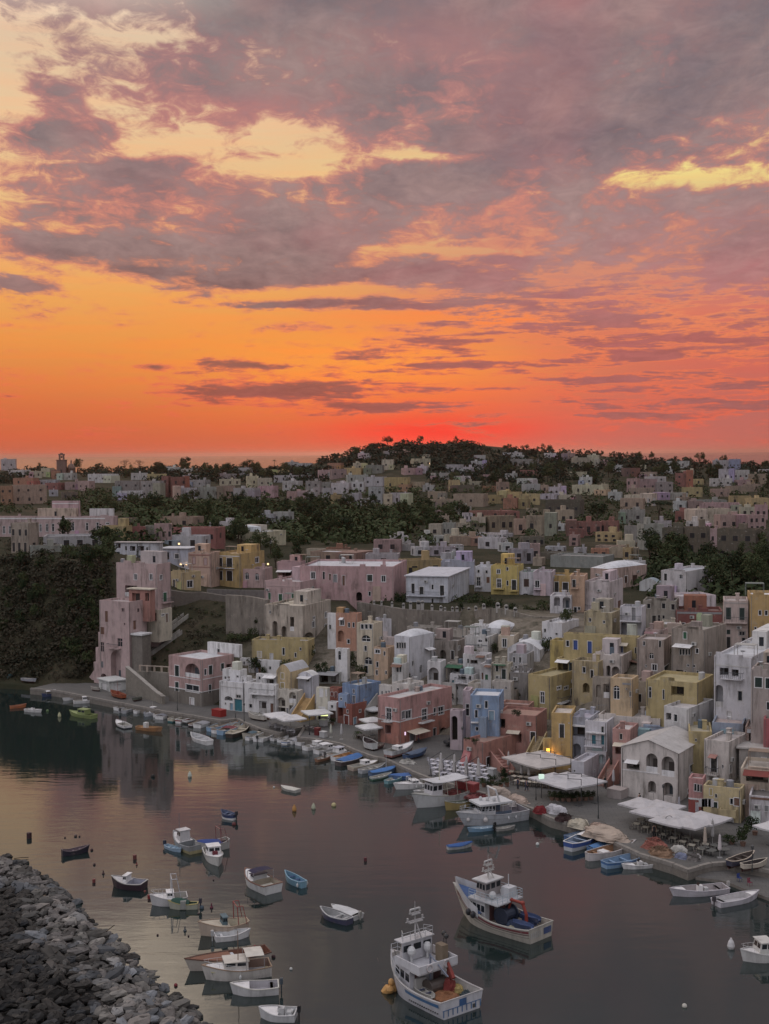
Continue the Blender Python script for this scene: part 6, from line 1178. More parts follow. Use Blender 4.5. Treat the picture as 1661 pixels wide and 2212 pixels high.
# ---- boats
def hull_fn(L, B, fb, bow, stern, tw, fine=2.4):
    def hb(u):
        fwd = 1-max(0, (u-.42)/.58)**fine
        aft = tw+(1-tw)*min(1, u/.45)**.6 if tw < 1 else 1
        return max(.012, B/2*fwd*aft)
    def sh(u): return fb+bow*max(0, (u-.35)/.65)**1.8+stern*max(0, (.35-u)/.35)**2
    return hb, sh
def build_hull(root, L, B, fb, bow, stern, tw, col, inside, bottom=(.10, .05, .04), strake=None, ud=1.0, floor=.12, rake=None, fine=2.4, draft=.35, gw=.09, nst=20, deck=None, stripe=None, bulwark=.0):
    hb, sh = hull_fn(L, B, fb, bow, stern, tw, fine); rake = L*.07 if rake is None else rake
    def X(u, z): return -L/2+L*u+rake*max(0, z)/max(fb+bow, .1)*u**5-(L*.015*max(0, z) if tw < .3 else 0)*(1-u)**4
    us = [1-(1-i/nst)**1.25 for i in range(nst+1)]
    def pt(u, s, f):    # f: 1 gunwale .. 0 waterline
        z = sh(u)*f; w = hb(u)*(.84+.16*f**.8)*(1 if u < .8 else 1-(1-f)*.25*(u-.8)/.2); return (X(u, z), s*w, z)
    top = MB(); fr = [1, .8, .55, .28, 0]; m = len(fr)
    for s in (1, -1):
        base = len(top.v)
        for u in us:
            for f in fr: top.v.append(pt(u, s, f))
        for i in range(nst):
            for j in range(m-1):
                q = [base+i*m+j, base+(i+1)*m+j, base+(i+1)*m+j+1, base+i*m+j+1]; top.f.append(q if s < 0 else q[::-1]); top.m.append(0)
    if tw > .05:
        a = [pt(0, 1, f) for f in fr]; b = [pt(0, -1, f) for f in fr]
        for j in range(m-1): top.quad(a[j], b[j], b[j+1], a[j+1])
    h = top.obj('hull', HULLM, root, col, smooth=False)
    bt = MB()
    for s in (1, -1):
        base = len(bt.v)
        for u in us:
            w0 = pt(u, s, 0); bt.v += [w0, (w0[0]-(.25*L*.1 if u > .9 else 0), w0[1]*.55, -draft*.6*(1-u**6)-.03), (w0[0]-(.3*L*.1 if u > .9 else 0), 0, -draft*(1-u**8)-.05)]
        for i in range(nst):
            for j in range(2): bt.f.append([base+i*3+j, base+(i+1)*3+j, base+(i+1)*3+j+1, base+i*3+j+1]); bt.m.append(0)
    bt.obj('keel', HULLM, root, bottom)
    # inside: rail, inner skin, floor; decked from ud forwards
    inn = MB(); ns = [u for u in us if u <= ud+1e-6]
    def ip(u, s, z, k=1.0): w = max(.01, (hb(u)-gw)*k); return (X(u, z)-(.04*L if u > .97 else 0)+(.06 if u == 0 else 0), s*w, z)
    fl = floor
    for a, b in zip(ns, ns[1:]):
        for s in (1, -1): inn.quad(ip(a, s, sh(a)-.01), ip(b, s, sh(b)-.01), ip(b, s, fl, .86), ip(a, s, fl, .86))
        inn.quad(ip(a, 1, fl, .86), ip(b, 1, fl, .86), ip(b, -1, fl, .86), ip(a, -1, fl, .86))
    if tw > .05: inn.quad(ip(0, 1, sh(0)-.01), ip(0, -1, sh(0)-.01), ip(0, -1, fl, .86), ip(0, 1, fl, .86))
    if ns[-1] < .999: e = ns[-1]; inn.quad(ip(e, 1, sh(e)-.01), ip(e, -1, sh(e)-.01), ip(e, -1, fl, .86), ip(e, 1, fl, .86))
    inn.obj('interior', PAINT, root, inside)
    if ud < .99:
        dk = MB(); fs = [u for u in us if u >= ud-1e-6]
        if ns[-1] not in fs: fs = [ns[-1]]+fs
        for a, b in zip(fs, fs[1:]):
            za, zb = sh(a)-.03-bulwark, sh(b)-.03-bulwark; ca, cb = za+.04, zb+.04
            dk.quad(ip(a, 1, za, 1.0), ip(b, 1, zb, 1.0), (X(b, zb)-(.04*L if b > .97 else 0), 0, cb), (X(a, za), 0, ca)); dk.quad((X(a, za), 0, ca), (X(b, zb)-(.04*L if b > .97 else 0), 0, cb), ip(b, -1, zb, 1.0), ip(a, -1, za, 1.0))
        dk.obj('foredeck', PAINT, root, deck or inside)
    rl = MB(); sc = strake or tuple(min(.75, c*.8+.05) for c in col)
    for a, b in zip(us, us[1:]):
        for s in (1, -1):
            p, q = pt(a, s, 1), pt(b, s, 1); o = .035*s
            ia, ib = ip(a, s, sh(a)), ip(b, s, sh(b))
            rl.quad((p[0], p[1]+o, p[2]+.035), (q[0], q[1]+o, q[2]+.035), (ib[0], ib[1], q[2]+.035), (ia[0], ia[1], p[2]+.035))
            rl.quad((p[0], p[1]+o, p[2]+.035), (q[0], q[1]+o, q[2]+.035), (q[0], q[1]+o, q[2]-.05), (p[0], p[1]+o, p[2]-.05))
            rl.quad((p[0], p[1]+o, p[2]-.05), (q[0], q[1]+o, q[2]-.05), (q[0], q[1]-o, q[2]-.05), (p[0], p[1]-o, p[2]-.05))
    if tw > .05: w = hb(0); z = sh(0); rl.box(-L/2-.04, -L/2+.07, -w-.03, w+.03, z-.04, z+.036)
    rl.obj('gunwale', PAINT, root, sc)
    if stripe:
        f0, f1, c2 = stripe; st = MB()
        for s in (1, -1):
            for a, b in zip(us, us[1:]):
                q = [pt(a, s, f1), pt(b, s, f1), pt(b, s, f0), pt(a, s, f0)]; st.quad(*[(p[0]+(.012 if p[0] > L*.42 else 0), p[1]+.012*s, p[2]) for p in q])
        if tw > .05:
            q = [pt(0, 1, f1), pt(0, -1, f1), pt(0, -1, f0), pt(0, 1, f0)]; st.quad(*[(p[0]-.012, p[1], p[2]) for p in q])
        st.obj('painted_stripe', HULLM, root, c2)
    return hb, sh, X
def boat_place(bx, by, sx, sy, z=0.0):
    a, b = W(bx, by, z), W(sx, sy, z); d = a-b; return (a+b)/2, math.atan2(d.y, d.x), d.length
BOATS = []
def boat(label, bx, by, sx, sy, col=WH, inside=None, kind='R', B=None, fb=None, z=0.0, name=None, cat='boat', group='boats moored in the harbour', on=None, **k):
    p, rz_, L = boat_place(bx, by, sx, sy, z); inside = inside or (.42, .40, .36); L = max(L, 2.4)
    B = B or L*{'R': .36, 'M': .37, 'C': .34, 'S': .26}.get(kind, .35); fb = fb or min(.75, .14+L*.075)
    nm = name or {'R': 'rowing_boat', 'M': 'motorboat', 'C': 'cabin_boat', 'S': 'sailing_boat'}[kind]
    rt = thing(nm, label, cat, (p.x, p.y, z+(0.0 if z == 0 else .3)), rz_, group)
    tw = k.get('tw', {'R': .55, 'M': .85, 'C': .82, 'S': .5}[kind]); ud = k.get('ud', {'R': 1.0, 'M': .66, 'C': .42, 'S': .4}[kind])
    hb, sh, X = build_hull(rt, L, B, fb, k.get('bow', fb*.55), k.get('stern', fb*.1), tw, col, inside, k.get('bottom', (.10, .045, .04)), k.get('strake'), ud, k.get('floor', .10), fine=k.get('fine', 2.4), deck=k.get('deck', WH if kind != 'R' else None), stripe=k.get('stripe'))
    for i in range(k.get('th', {'R': 3, 'M': 1, 'C': 0, 'S': 1}[kind])):
        u = .2+.25*i if kind == 'R' else .15; w = hb(u)-.07; mb = MB(); mb.box(-L/2+L*u-.13, -L/2+L*u+.13, -w, w, sh(u)-.2, sh(u)-.15); mb.obj('thwart', PAINT, rt, k.get('thc', tuple(min(.7, c*1.1) for c in inside)))
    if 'cab' in k:      # (u0, u1, width share, height, colour, roof colour)
        u0, u1, ws, ch_, cc, rc_ = k['cab']; x0, x1 = -L/2+L*u0, -L/2+L*u1; w0 = hb(u0)*ws; w1 = min(hb(u1)*ws, w0); zb = sh((u0+u1)/2)-.06; zt = zb+ch_
        mb = MB(); ins = .12*ch_; lo = [(x0, -w0, zb), (x1, -w1, zb), (x1, w1, zb), (x0, w0, zb)]; hi = [(x0+.02, -w0+ins*.5, zt), (x1-ins*1.6, -w1+ins*.5, zt), (x1-ins*1.6, w1-ins*.5, zt), (x0+.02, w0-ins*.5, zt)]
        mb.add(lo+hi, [[4, 5, 6, 7], [0, 1, 5, 4], [1, 2, 6, 5], [2, 3, 7, 6], [3, 0, 4, 7]]); cb = mb.obj('cabin', PAINT, rt, cc)
        wn = MB()
        for (p, q, r_, t_) in ((0, 1, 5, 4), (1, 2, 6, 5), (2, 3, 7, 6)):
            P = [Vector((lo+hi)[i]) for i in (p, q, r_, t_)]; nrm = (P[1]-P[0]).cross(P[3]-P[0]).normalized()*.012
            def bl(a, b): return (P[0]*(1-a)+P[1]*a)*(1-b)+(P[3]*(1-a)+P[2]*a)*b+nrm
            for a0, a1 in ((.08, .46), (.54, .92)): wn.quad(bl(a0, .48), bl(a1, .48), bl(a1, .86), bl(a0, .86))
        wn.obj('cabin_window', GLASS, cb)
        mb = MB(); mb.box(min(hi[0][0], hi[1][0])-.12, hi[1][0]+.1, -w0-.02, w0+.02, zt+.001, zt+.06); mb.obj('cabin_roof', PAINT, cb, rc_)
    if 'con' in k:      # centre console with a windscreen
        u, cc = k['con']; x = -L/2+L*u; z0 = .10; zt = sh(u)+.35; mb = MB(); mb.box(x-.28, x+.28, -.28, .28, z0, zt); cn = mb.obj('console', PAINT, rt, cc)
        mb = MB(); mb.quad((x+.26, -.3, zt), (x+.26, .3, zt), (x+.12, .26, zt+.32), (x+.12, -.26, zt+.32)); mb.obj('windscreen', GLASS, cn)
        mb = MB(); mb.box(x-.95, x-.5, -.3, .3, z0, sh(u)+.05); mb.obj('seat', CLOTH, rt, (.5, .5, .5))
    if k.get('out'):
        x = -L/2; z = sh(0); mb = MB(); mb.box(x-.42, x-.12, -.17, .17, z-.05, z+.42); mb.box(x-.33, x-.22, -.06, .06, -.35, z-.05); mb.box(x-.42, x-.15, -.11, .11, z+.42, z+.5); o_ = mb.obj('outboard_motor', METAL, rt, k['out'])
    if 'mast' in k:
        u, hm = k['mast'][:2]; x = -L/2+L*u; mb = MB(); mb.cyl((x, 0, .1), (x, 0, hm), .05, .03, 6); mb.obj('mast', METAL, rt, k['mast'][2] if len(k['mast']) > 2 else (.5, .48, .45))
    if 'arch' in k:     # tube frame over the boat
        u, hm, cc = k['arch']; x = -L/2+L*u; w = hb(u)-.05; z = sh(u); mb = MB(); mb.tube([(x, -w, z), (x+.1, -w*.85, z+hm), (x+.1, w*.85, z+hm), (x, w, z)], .045); mb.tube([(x-.9, -w, z), (x-.5, -w*.85, z+hm), (x+.1, -w*.85, z+hm)], .035); mb.tube([(x-.9, w, z), (x-.5, w*.85, z+hm), (x+.1, w*.85, z+hm)], .035); mb.obj('tube_frame', METAL, rt, cc)
    if 'top' in k:      # canopy on posts
        u0, u1, hm, cc = k['top']; x0, x1 = -L/2+L*u0, -L/2+L*u1; w = hb((u0+u1)/2)*.92; z = sh(.5)+hm; mb = MB(); K = 6
        for i in range(K):
            a, b = -1+2*i/K, -1+2*(i+1)/K; mb.quad((x0, w*a, z+.14*(1-a*a)), (x1, w*a, z+.14*(1-a*a)), (x1, w*b, z+.14*(1-b*b)), (x0, w*b, z+.14*(1-b*b)))
        mb.obj('canopy', CLOTH, rt, cc); mb = MB()
        for x in (x0, x1):
            for s in (-1, 1): mb.cyl((x, s*w, sh(.5)-.1), (x, s*w, z), .03)
        mb.obj('canopy_frame', METAL, rt, (.4, .4, .4))
    if 'cov' in k:      # tarpaulin drawn over the hull
        u0, u1, hm, cc = k['cov']; mb = MB(); K = 10; J = 6
        def cp(i, j):
            u = u0+(u1-u0)*i/K; a = -1+2*j/J; w = hb(u)+.03; return (X(u, sh(u)), w*a, sh(u)+.05+hm*(1-abs(a)**1.5)*math.sin(math.pi*min(.97, max(.03, (i+.5)/(K+1))))**.5+rnd.uniform(-.02, .02))
        P = [[cp(i, j) for j in range(J+1)] for i in range(K+1)]
        for i in range(K):
            for j in range(J): mb.quad(P[i][j], P[i+1][j], P[i+1][j+1], P[i][j+1])
        mb.obj('tarpaulin', CLOTH, rt, cc)
    if 'rail' in k:
        z = .45; mb = MB(); us = [.55+.06*i for i in range(8)]
        for s in (-1, 1):
            mb.tube([(X(u, sh(u)), s*(hb(u)*.93), sh(u)+z) for u in us], .02, 5)
            for u in us[::2]: mb.cyl((X(u, sh(u)), s*hb(u)*.93, sh(u)), (X(u, sh(u)), s*hb(u)*.93, sh(u)+z), .015)
        mb.obj('pulpit_rail', METAL, rt, (.6, .6, .6))
    if 'box' in k:
        for (u, y, sx_, sy_, sz_, cc) in k['box']:
            x = -L/2+L*u; mb = MB(); mb.box(x-sx_/2, x+sx_/2, y-sy_/2, y+sy_/2, .1, .1+sz_); mb.obj('deck_box', PAINT, rt, cc)
    if 'fend' in k:
        for u, s in k['fend']:
            mb = MB(); w = hb(u)+.14; mb.ball((-L/2+L*u, s*w, sh(u)*.45), .13, .13, .24, 8, 6); mb.cyl((-L/2+L*u, s*w, sh(u)*.45+.2), (-L/2+L*u, s*w*.93, sh(u)), .015); mb.obj('fender', PAINT, rt, (.62, .62, .6))
    BOATS.append(rt); return rt
LB = (.30, .44, .60); NV = (.05, .07, .16); WD = (.26, .13, .075); CM = (.58, .52, .42); BU = (.07, .17, .40)
# far left, under the cliff
boat('small boat with a white awning moored off the dark cliff', 42.5, 697, 56.5, 695, NV, kind='R', top=(.05, .8, .55, WH), fb=.5)
boat('orange rowing boat on the dark water under the cliff', 25.5, 707, 10, 708.5, (.48, .16, .07), (.36, .13, .06), fb=.45, th=2)
boat('white motorboat with a pink reflection beside the orange rowing boat', 41, 712.5, 26, 711, WH, kind='M', con=(.45, WH))
boat('white open boat moored at the tip of the quay', 63.5, 701, 78, 698.5, WH, (.5, .5, .5), th=2)
boat('white boat with a small wheelhouse at the tip of the quay', 97.5, 702, 73.5, 703.5, WH, kind='C', cab=(.38, .58, .6, .8, WH, WH))
boat('lime green cabin boat on the dark water off the pink tower', 71, 715, 94.5, 718.5, (.24, .29, .11), (.24, .28, .11), kind='C', cab=(.28, .62, .74, .95, (.25, .30, .12), (.28, .33, .14)), strake=(.27, .32, .13), deck=(.27, .32, .13))
boat('white hull with a dark stern seen from behind off the quay', 117, 724, 128, 729, WH, kind='M', stripe=(0, .35, (.03, .03, .04)), arch=(.1, 1.4, (.08, .08, .08)))
boat('orange and wood boat with a white console box', 161, 731.5, 137, 729, (.40, .20, .09), (.46, .26, .12), kind='R', box=((.38, 0, .7, .8, 1.3, (.6, .6, .58)),), th=2, fb=.55)
# row along the left quay
_row = [('white boat with bow to the quay beside its grey twin off the slipway', 134, 706.5, 116, 710.5, WH, 'M', {}), ('grey-white boat right of the bow-in white boat', 139, 709, 121, 713, (.5, .5, .52), 'M', {'out': (.1, .1, .1)}),
        ('long slim white boat at the left of the dense white boat cluster', 149, 709.5, 135, 713.5, WH, 'R', {}), ('white and blue boat with a tall wheelhouse in the dense cluster', 145, 716.8, 160, 713, (.62, .64, .68), 'C', {'cab': (.35, .6, .7, 1.1, WH, WH), 'mast': (.5, 2.6)}),
        ('small white boat behind the tall wheelhouse boat', 163, 710, 150, 713.5, WH, 'M', {}), ('white boat right of the tall wheelhouse boat with a dark cover', 175.5, 713.5, 159, 719.5, WH, 'M', {'cov': (.05, .5, .25, (.2, .2, .22))}),
        ('cream boat with a teal waterline moored stern-out', 189.5, 716.5, 170, 722.5, CM, 'R', {'stripe': (0, .4, (.05, .16, .17))}), ('white open boat with a dark hull band left of the steps', 203.5, 718.5, 184.5, 724, WH, 'R', {'stripe': (0, .55, (.03, .03, .03))}),
        ('white open boat with brown gunwale right of the dark-banded boat', 206.5, 722.5, 190, 727, WH, 'R', {'strake': WD, 'stripe': (0, .5, (.04, .02, .02))}), ('pale blue fishing boat at the foot of the quay steps', 231, 725, 209, 731.5, LB, 'R', {'th': 4, 'inside': (.4, .36, .3)}),
        ('pale blue boat with a wine red cover right of the pale blue fishing boat', 242.5, 727, 220, 735, LB, 'R', {'cov': (.3, .55, .2, (.18, .05, .06))}), ('dark-hulled boat with a cream deck below the round quay corner', 247.5, 729.5, 229, 738, (.06, .045, .04), 'R', {'strake': CM, 'inside': CM}),
        ('cream gozzo with a teal awning below the quay corner', 243, 739.5, 257, 736, CM, 'R', {'cov': (.1, .6, .35, (.12, .17, .2)), 'fb': .75}), ('low cream motorboat behind the teal awning gozzo', 268, 733, 253, 738.5, CM, 'M', {'con': (.4, CM)}),
        ('white motorboat with an outboard pointing at the quay corner', 276, 734, 258, 742, WH, 'M', {'out': (.06, .06, .06)}), ('small white skiff first of the pair below the umbrellas', 288, 738.5, 279.5, 742.5, WH, 'M', {}), ('small white skiff second of the pair with a blue stripe', 296, 740, 284, 744.5, WH, 'M', {'stripe': (.6, .85, BU)}),
        ('white motorboat lying broadside below the closed umbrellas', 316, 740.5, 298, 745.5, WH, 'M', {}), ('white cabin cruiser first of the white cluster mid quay', 329, 745, 305, 750.5, WH, 'C', {'cab': (.4, .68, .7, .6, WH, WH)}), ('white cruiser with a pale canopy in the white cluster mid quay', 340, 748.5, 316, 754, WH, 'C', {'cab': (.4, .62, .7, .7, WH, WH), 'top': (.15, .45, .9, WH)}),
        ('white cruiser with blue windows nearest the quay in the white cluster', 350, 752, 326, 758.5, WH, 'C', {'cab': (.4, .66, .7, .8, WH, (.5, .5, .55)), 'out': (.08, .08, .08)}), ('bare wooden rowing boat below the white cluster', 331.5, 757.5, 316.5, 762, WD, 'R', {'fb': .4}), ('boat with a bright blue cover and dark hull mid quay', 365.5, 757.5, 338, 766, (.09, .07, .07), 'R', {'cov': (.05, .9, .3, BU), 'strake': WH}),
        ('cream-hulled boat with a small white cuddy mid quay', 378.5, 764.5, 350.5, 770.5, CM, 'C', {'cab': (.42, .62, .65, .6, WH, WH), 'stripe': (0, .7, (.45, .36, .30))}), ('blue covered boat with a thin mast off the beach ramp', 396, 771, 370, 776, (.09, .15, .26), 'R', {'cov': (.0, .98, .25, (.08, .20, .46)), 'mast': (.62, 3.0, (.6, .6, .6))}), ('white and green boat in front of the thin mast boat', 390.5, 776.5, 371, 780.5, (.5, .53, .5), 'R', {'stripe': (0, .5, (.05, .12, .08))}),
        ('blue topped boat behind the long white cabin boat', 390, 780, 420, 777, (.10, .18, .36), 'R', {'cov': (.05, .95, .3, (.08, .16, .38))}), ('long white boat with a low screen and a row of fenders', 396, 789.5, 437, 784, WH, 'C', {'cab': (.5, .66, .7, .45, WH, WH), 'fend': ((.3, -1), (.45, -1), (.6, -1), (.3, 1), (.45, 1), (.6, 1)), 'arch': (.68, .8, (.6, .6, .6))}),
        ('little white tender tucked under the long white fendered boat', 414.5, 794, 430, 791, WH, 'M', {}), ('mustard and green boat beside the wheelhouse boat', 446, 810.5, 469, 806.5, (.36, .27, .11), 'R', {'inside': (.22, .24, .2), 'fb': .9, 'fend': ((.3, -1), (.3, 1)), 'strake': (.4, .4, .36)}),
        ('sky blue dinghy with a black outboard below the excursion boat', 469, 832, 493, 829.5, (.22, .36, .50), 'R', {'out': (.02, .02, .02), 'inside': (.42, .5, .55)}), ('grey dinghy with a black outboard beside the sky blue dinghy', 514, 829, 496, 831, (.36, .34, .32), 'R', {'out': (.02, .02, .02)}),
        ('blue covered boat floating alone off the excursion boat', 471, 846.5, 447.5, 849.5, (.50, .50, .50), 'R', {'cov': (.02, .98, .2, (.05, .12, .32)), 'strake': (.06, .14, .36)})]
_row += [('small grey dinghy between the slipway twins and the dense cluster', 131, 708.5, 124, 713.5, (.4, .4, .42), 'R', {}), ('slim blue-grey dinghy inside the dense cluster', 156, 711, 146, 716, (.34, .38, .46), 'R', {}), ('white dinghy with a tan inside at the right of the dense cluster', 170, 712.5, 155, 717.5, WH, 'R', {'inside': (.4, .3, .2)}),
        ('white boat with a red stripe between the teal and dark-banded boats', 197, 717, 178, 723.5, WH, 'R', {'stripe': (.6, .9, (.3, .06, .05))}), ('white boat with a grey cover right of the brown-gunwale boat', 214, 722, 197, 728, WH, 'M', {'cov': (.1, .6, .2, (.3, .3, .32))}), ('white and wood boat squeezed beside the wine red cover', 236.5, 726.5, 214, 733.5, WH, 'R', {'strake': WD}),
        ('white boat with a blue inside before the quay corner', 262, 735.5, 247, 740.5, WH, 'R', {'inside': (.1, .2, .4)}), ('small white tender below the quay corner step', 283, 737.5, 272, 741, WH, 'M', {}), ('white launch with a grey cover first below the closed umbrellas', 308, 740, 290, 744, WH, 'M', {'cov': (.1, .6, .2, (.4, .4, .42))}),
        ('white speedboat squeezed behind the white cluster mid quay', 336, 746, 312, 749.5, WH, 'M', {'con': (.45, WH)}), ('white boat with an orange inside behind the bright blue cover', 360, 755, 333, 761, WH, 'R', {'inside': (.42, .22, .1)}), ('light grey boat between the cuddy boat and the thin mast boat', 384, 768, 360, 773.5, (.45, .46, .48), 'R', {}), ('turquoise dinghy left of the long white fendered boat', 403, 778.5, 386, 784, (.2, .36, .4), 'R', {})]
for t in _row:
    lab, bx, by, sx, sy, c, kd, k = t; boat(lab, bx, by, sx, sy, c, kind=kd, **k)
# right-hand quay boats
boat('blue and white fishing boat with a striped stern at the right quay', 597, 840, 568, 851, (.55, .56, .58), (.30, .36, .46), fb=1.0, B=2.6, stripe=(.45, .95, (.06, .11, .32)), cov=(.55, .85, .2, WH), strake=WH, th=2)
boat('blue boat half hidden behind the blue and white fishing boat', 592, 836.5, 566, 842, (.08, .16, .34), (.3, .36, .44), fb=.7, th=2)
boat('blue covered boat behind the wood-floored white boat', 612, 845, 589, 851.5, (.10, .20, .38), cov=(.05, .95, .25, (.10, .22, .44)))
boat('white gozzo with a wooden interior at the right quay', 633, 850.5, 587, 860.5, (.62, .57, .56), (.30, .17, .10), fb=.85, B=2.5, box=((.35, 0, 1, 1.2, .7, WH),), th=3, tw=.3)
boat('long pale blue boat beside the wood-floored white boat', 650, 859, 604, 868, (.26, .38, .54), (.2, .3, .44), fb=.7, B=2.3, th=4, stripe=(.6, .9, (.07, .16, .36)))
boat('slim white boat with a console in front of the long pale blue boat', 623.5, 869, 653, 866.5, WH, kind='M', con=(.45, WH))
boat('white open launch with a centre console at the lower right', 673, 896, 726, 891.5, (.60, .56, .60), (.4, .36, .36), kind='M', con=(.5, WH), B=2.3, th=2, ud=.8, out=(.45, .43, .42))
boat('white launch with an outboard nearest the slipway', 756.5, 898, 716, 906, (.66, .62, .66), (.52, .5, .5), kind='M', B=2.1, th=2, ud=.82, out=(.07, .06, .07))
boat('white cabin boat cut by the right edge of the water', 743, 961, 786, 957.5, (.64, .62, .60), kind='C', cab=(.38, .70, .82, 1.15, (.64, .62, .58), (.60, .58, .54)), B=2.4, fb=.8, rail=1)
# open water
boat('small white punt with a flat deck alone in mid harbour', 282, 789, 298, 792.5, (.5, .48, .44), (.62, .60, .54), fb=.35, B=1.5, cov=(.02, .98, .02, (.60, .58, .52)), tw=.85, th=0)
boat('white rowing boat alone off the rose pink house', 192, 738, 210, 745, WH, (.55, .55, .56), th=3)
boat('blue boat with a white waterline and outboard in mid harbour', 222, 817, 235, 820, NV, (.12, .15, .24), fb=.7, stripe=(0, .4, WH), out=(.05, .05, .06), B=1.6)
boat('dark rowing boat alone on the bright water at the left', 88, 851.5, 62, 856, (.035, .03, .05), (.16, .12, .14), fb=.55, th=3, stern=.25, strake=(.14, .11, .13))
boat('grey-blue fishing boat with a white wheelhouse in the middle cluster', 175, 843, 196, 853.5, (.30, .31, .32), (.22, .23, .24), kind='C', cab=(.5, .74, .62, 1.3, (.6, .58, .58), (.62, .6, .6)), ud=.5, fb=.9, B=2.4, mast=(.78, 4.2, (.2, .2, .22)), bow=.7, stripe=(0, .4, (.42, .36, .2)))
boat('pale blue dinghy beside the grey-blue fishing boat', 180.5, 852.5, 166, 847.5, (.34, .46, .58), (.3, .42, .52), th=2, out=(.04, .05, .08))
boat('navy covered fishing boat with a red-tipped frame in the middle cluster', 197, 852, 228, 847, (.5, .48, .46), cov=(.25, .95, .35, (.05, .08, .25)), fb=.9, B=2.2, arch=(.3, 1.8, (.25, .1, .1)), stern=.3, box=((.2, 0, .8, .9, 1.0, (.1, .07, .07)),))
boat('white cabin boat with a dark red door facing the viewpoint', 218.5, 866.5, 209.5, 853.5, (.62, .60, .57), kind='C', cab=(.3, .6, .78, 1.0, WH, WH), B=2.2, fb=.8, box=((.64, .0, .5, .6, 1.2, (.15, .03, .04)),))
boat('white boat with a navy folded bimini and wooden rail', 247, 880.5, 273.5, 893.5, (.62, .61, .60), (.42, .36, .28), kind='C', cab=(.48, .66, .62, .55, (.5, .5, .5), (.045, .04, .08)), B=2.9, fb=.95, strake=(.22, .11, .08), tw=.88, top=(.36, .60, 1.05, (.04, .035, .07)), box=((.2, 0, 1.2, 1.6, .55, (.5, .47, .4)),), ud=.5)
boat('light blue open boat with dark blue thwarts and a white fender', 286, 879.5, 304, 888, (.20, .36, .46), (.16, .30, .42), fb=.7, th=3, thc=(.05, .09, .2), fend=((.1, 1), (.1, -1)), tw=.6, strake=(.26, .42, .52))
boat('dark-hulled boat with a white cuddy on the bright water', 113.5, 886, 144.5, 889, (.05, .03, .04), (.36, .36, .42), kind='C', cab=(.5, .64, .62, .75, WH, WH), ud=.48, fb=.75, bow=.5, strake=(.5, .48, .46), B=2.2, deck=(.58, .56, .56))
boat('white boat with a tall raked wheel stand and a row of stanchions', 152, 905, 187, 902, (.60, .58, .58), kind='C', cab=(.4, .6, .55, .6, WH, WH), arch=(.42, 2.2, (.55, .55, .58)), rail=1, B=2.4, fb=.8, mast=(.46, 3.4, WH), ud=.4)
boat('green-shaded workboat with a yellow bow beside the raked wheel stand boat', 170, 908.5, 198, 908.5, (.42, .42, .34), (.06, .10, .07), cov=(.3, .9, .5, (.04, .09, .07)), fb=.6, out=(.05, .05, .07), box=((.5, .3, .6, .6, .9, (.3, .3, .28)),), strake=(.5, .42, .18))
boat('cream gozzo with a teal covered wheel and a red-topped frame', 201, 935.5, 248, 929, (.52, .42, .34), (.56, .50, .38), kind='C', cab=(.46, .58, .48, .8, (.10, .16, .19), (.10, .16, .19)), arch=(.25, 1.9, (.30, .05, .05)), B=2.7, fb=.95, ud=.42, strake=(.40, .30, .22), deck=(.56, .50, .40), tw=.45, bow=.6)
boat('small white dinghy with an outboard under the cream gozzo', 248.5, 936.5, 215, 940.5, WH, (.62, .62, .62), out=(.5, .5, .5), fb=.55, B=1.7, tw=.8, th=1)
boat('long wooden-decked speedboat behind the white cruiser', 190, 971, 268, 957.5, (.50, .45, .40), (.20, .09, .06), kind='M', B=2.7, fb=.85, ud=.5, strake=(.12, .05, .035), deck=(.22, .10, .065), box=((.52, 0, 1.4, 1.5, .75, (.55, .58, .62)),), tw=.8)
boat('white cabin cruiser with a life ring and a pale hardtop', 206, 979.5, 270, 972.5, (.62, .58, .54), (.30, .2, .16), kind='C', cab=(.36, .74, .74, .75, (.60, .56, .52), (.62, .58, .52)), top=(.12, .40, 1.25, (.66, .62, .55)), B=2.8, fb=.95, ud=.38, rail=1, fend=((.5, -1), (.5, 1)), strake=(.35, .25, .18))
boat('slim grey sailing hull with a wooden mast before the white cruiser', 215, 980.5, 270, 974.5, (.40, .38, .32), (.34, .33, .32), kind='S', B=1.5, fb=.55, mast=(.58, 4.6, (.24, .14, .09)), strake=(.5, .46, .28), cov=(.1, .55, .1, (.3, .3, .32)))
boat('white open motorboat with blue seats below the sailing hull', 233, 994, 278.5, 991.5, (.64, .62, .62), (.40, .38, .40), kind='M', B=2.2, fb=.7, ud=.68, out=(.08, .1, .12), th=2, strake=(.62, .60, .55))
boat('white motorboat with a big black outboard at the bottom edge', 261, 1017.5, 296, 1019, (.66, .65, .65), (.58, .58, .58), kind='M', B=2.1, fb=.65, ud=.5, con=(.42, (.6, .6, .6)), out=(.02, .02, .025), th=1)
boat('white covered boat of the pair in the lower centre', 333, 910.5, 358.5, 919.5, (.56, .55, .54), kind='M', cov=(.1, .9, .15, (.6, .6, .6)), B=1.9, out=(.4, .38, .35))
boat('dark-hulled boat of the pair in the lower centre', 322, 915, 350, 924.5, (.07, .07, .12), (.36, .36, .36), kind='R', B=1.9, fb=.6, th=2, strake=(.5, .5, .5))
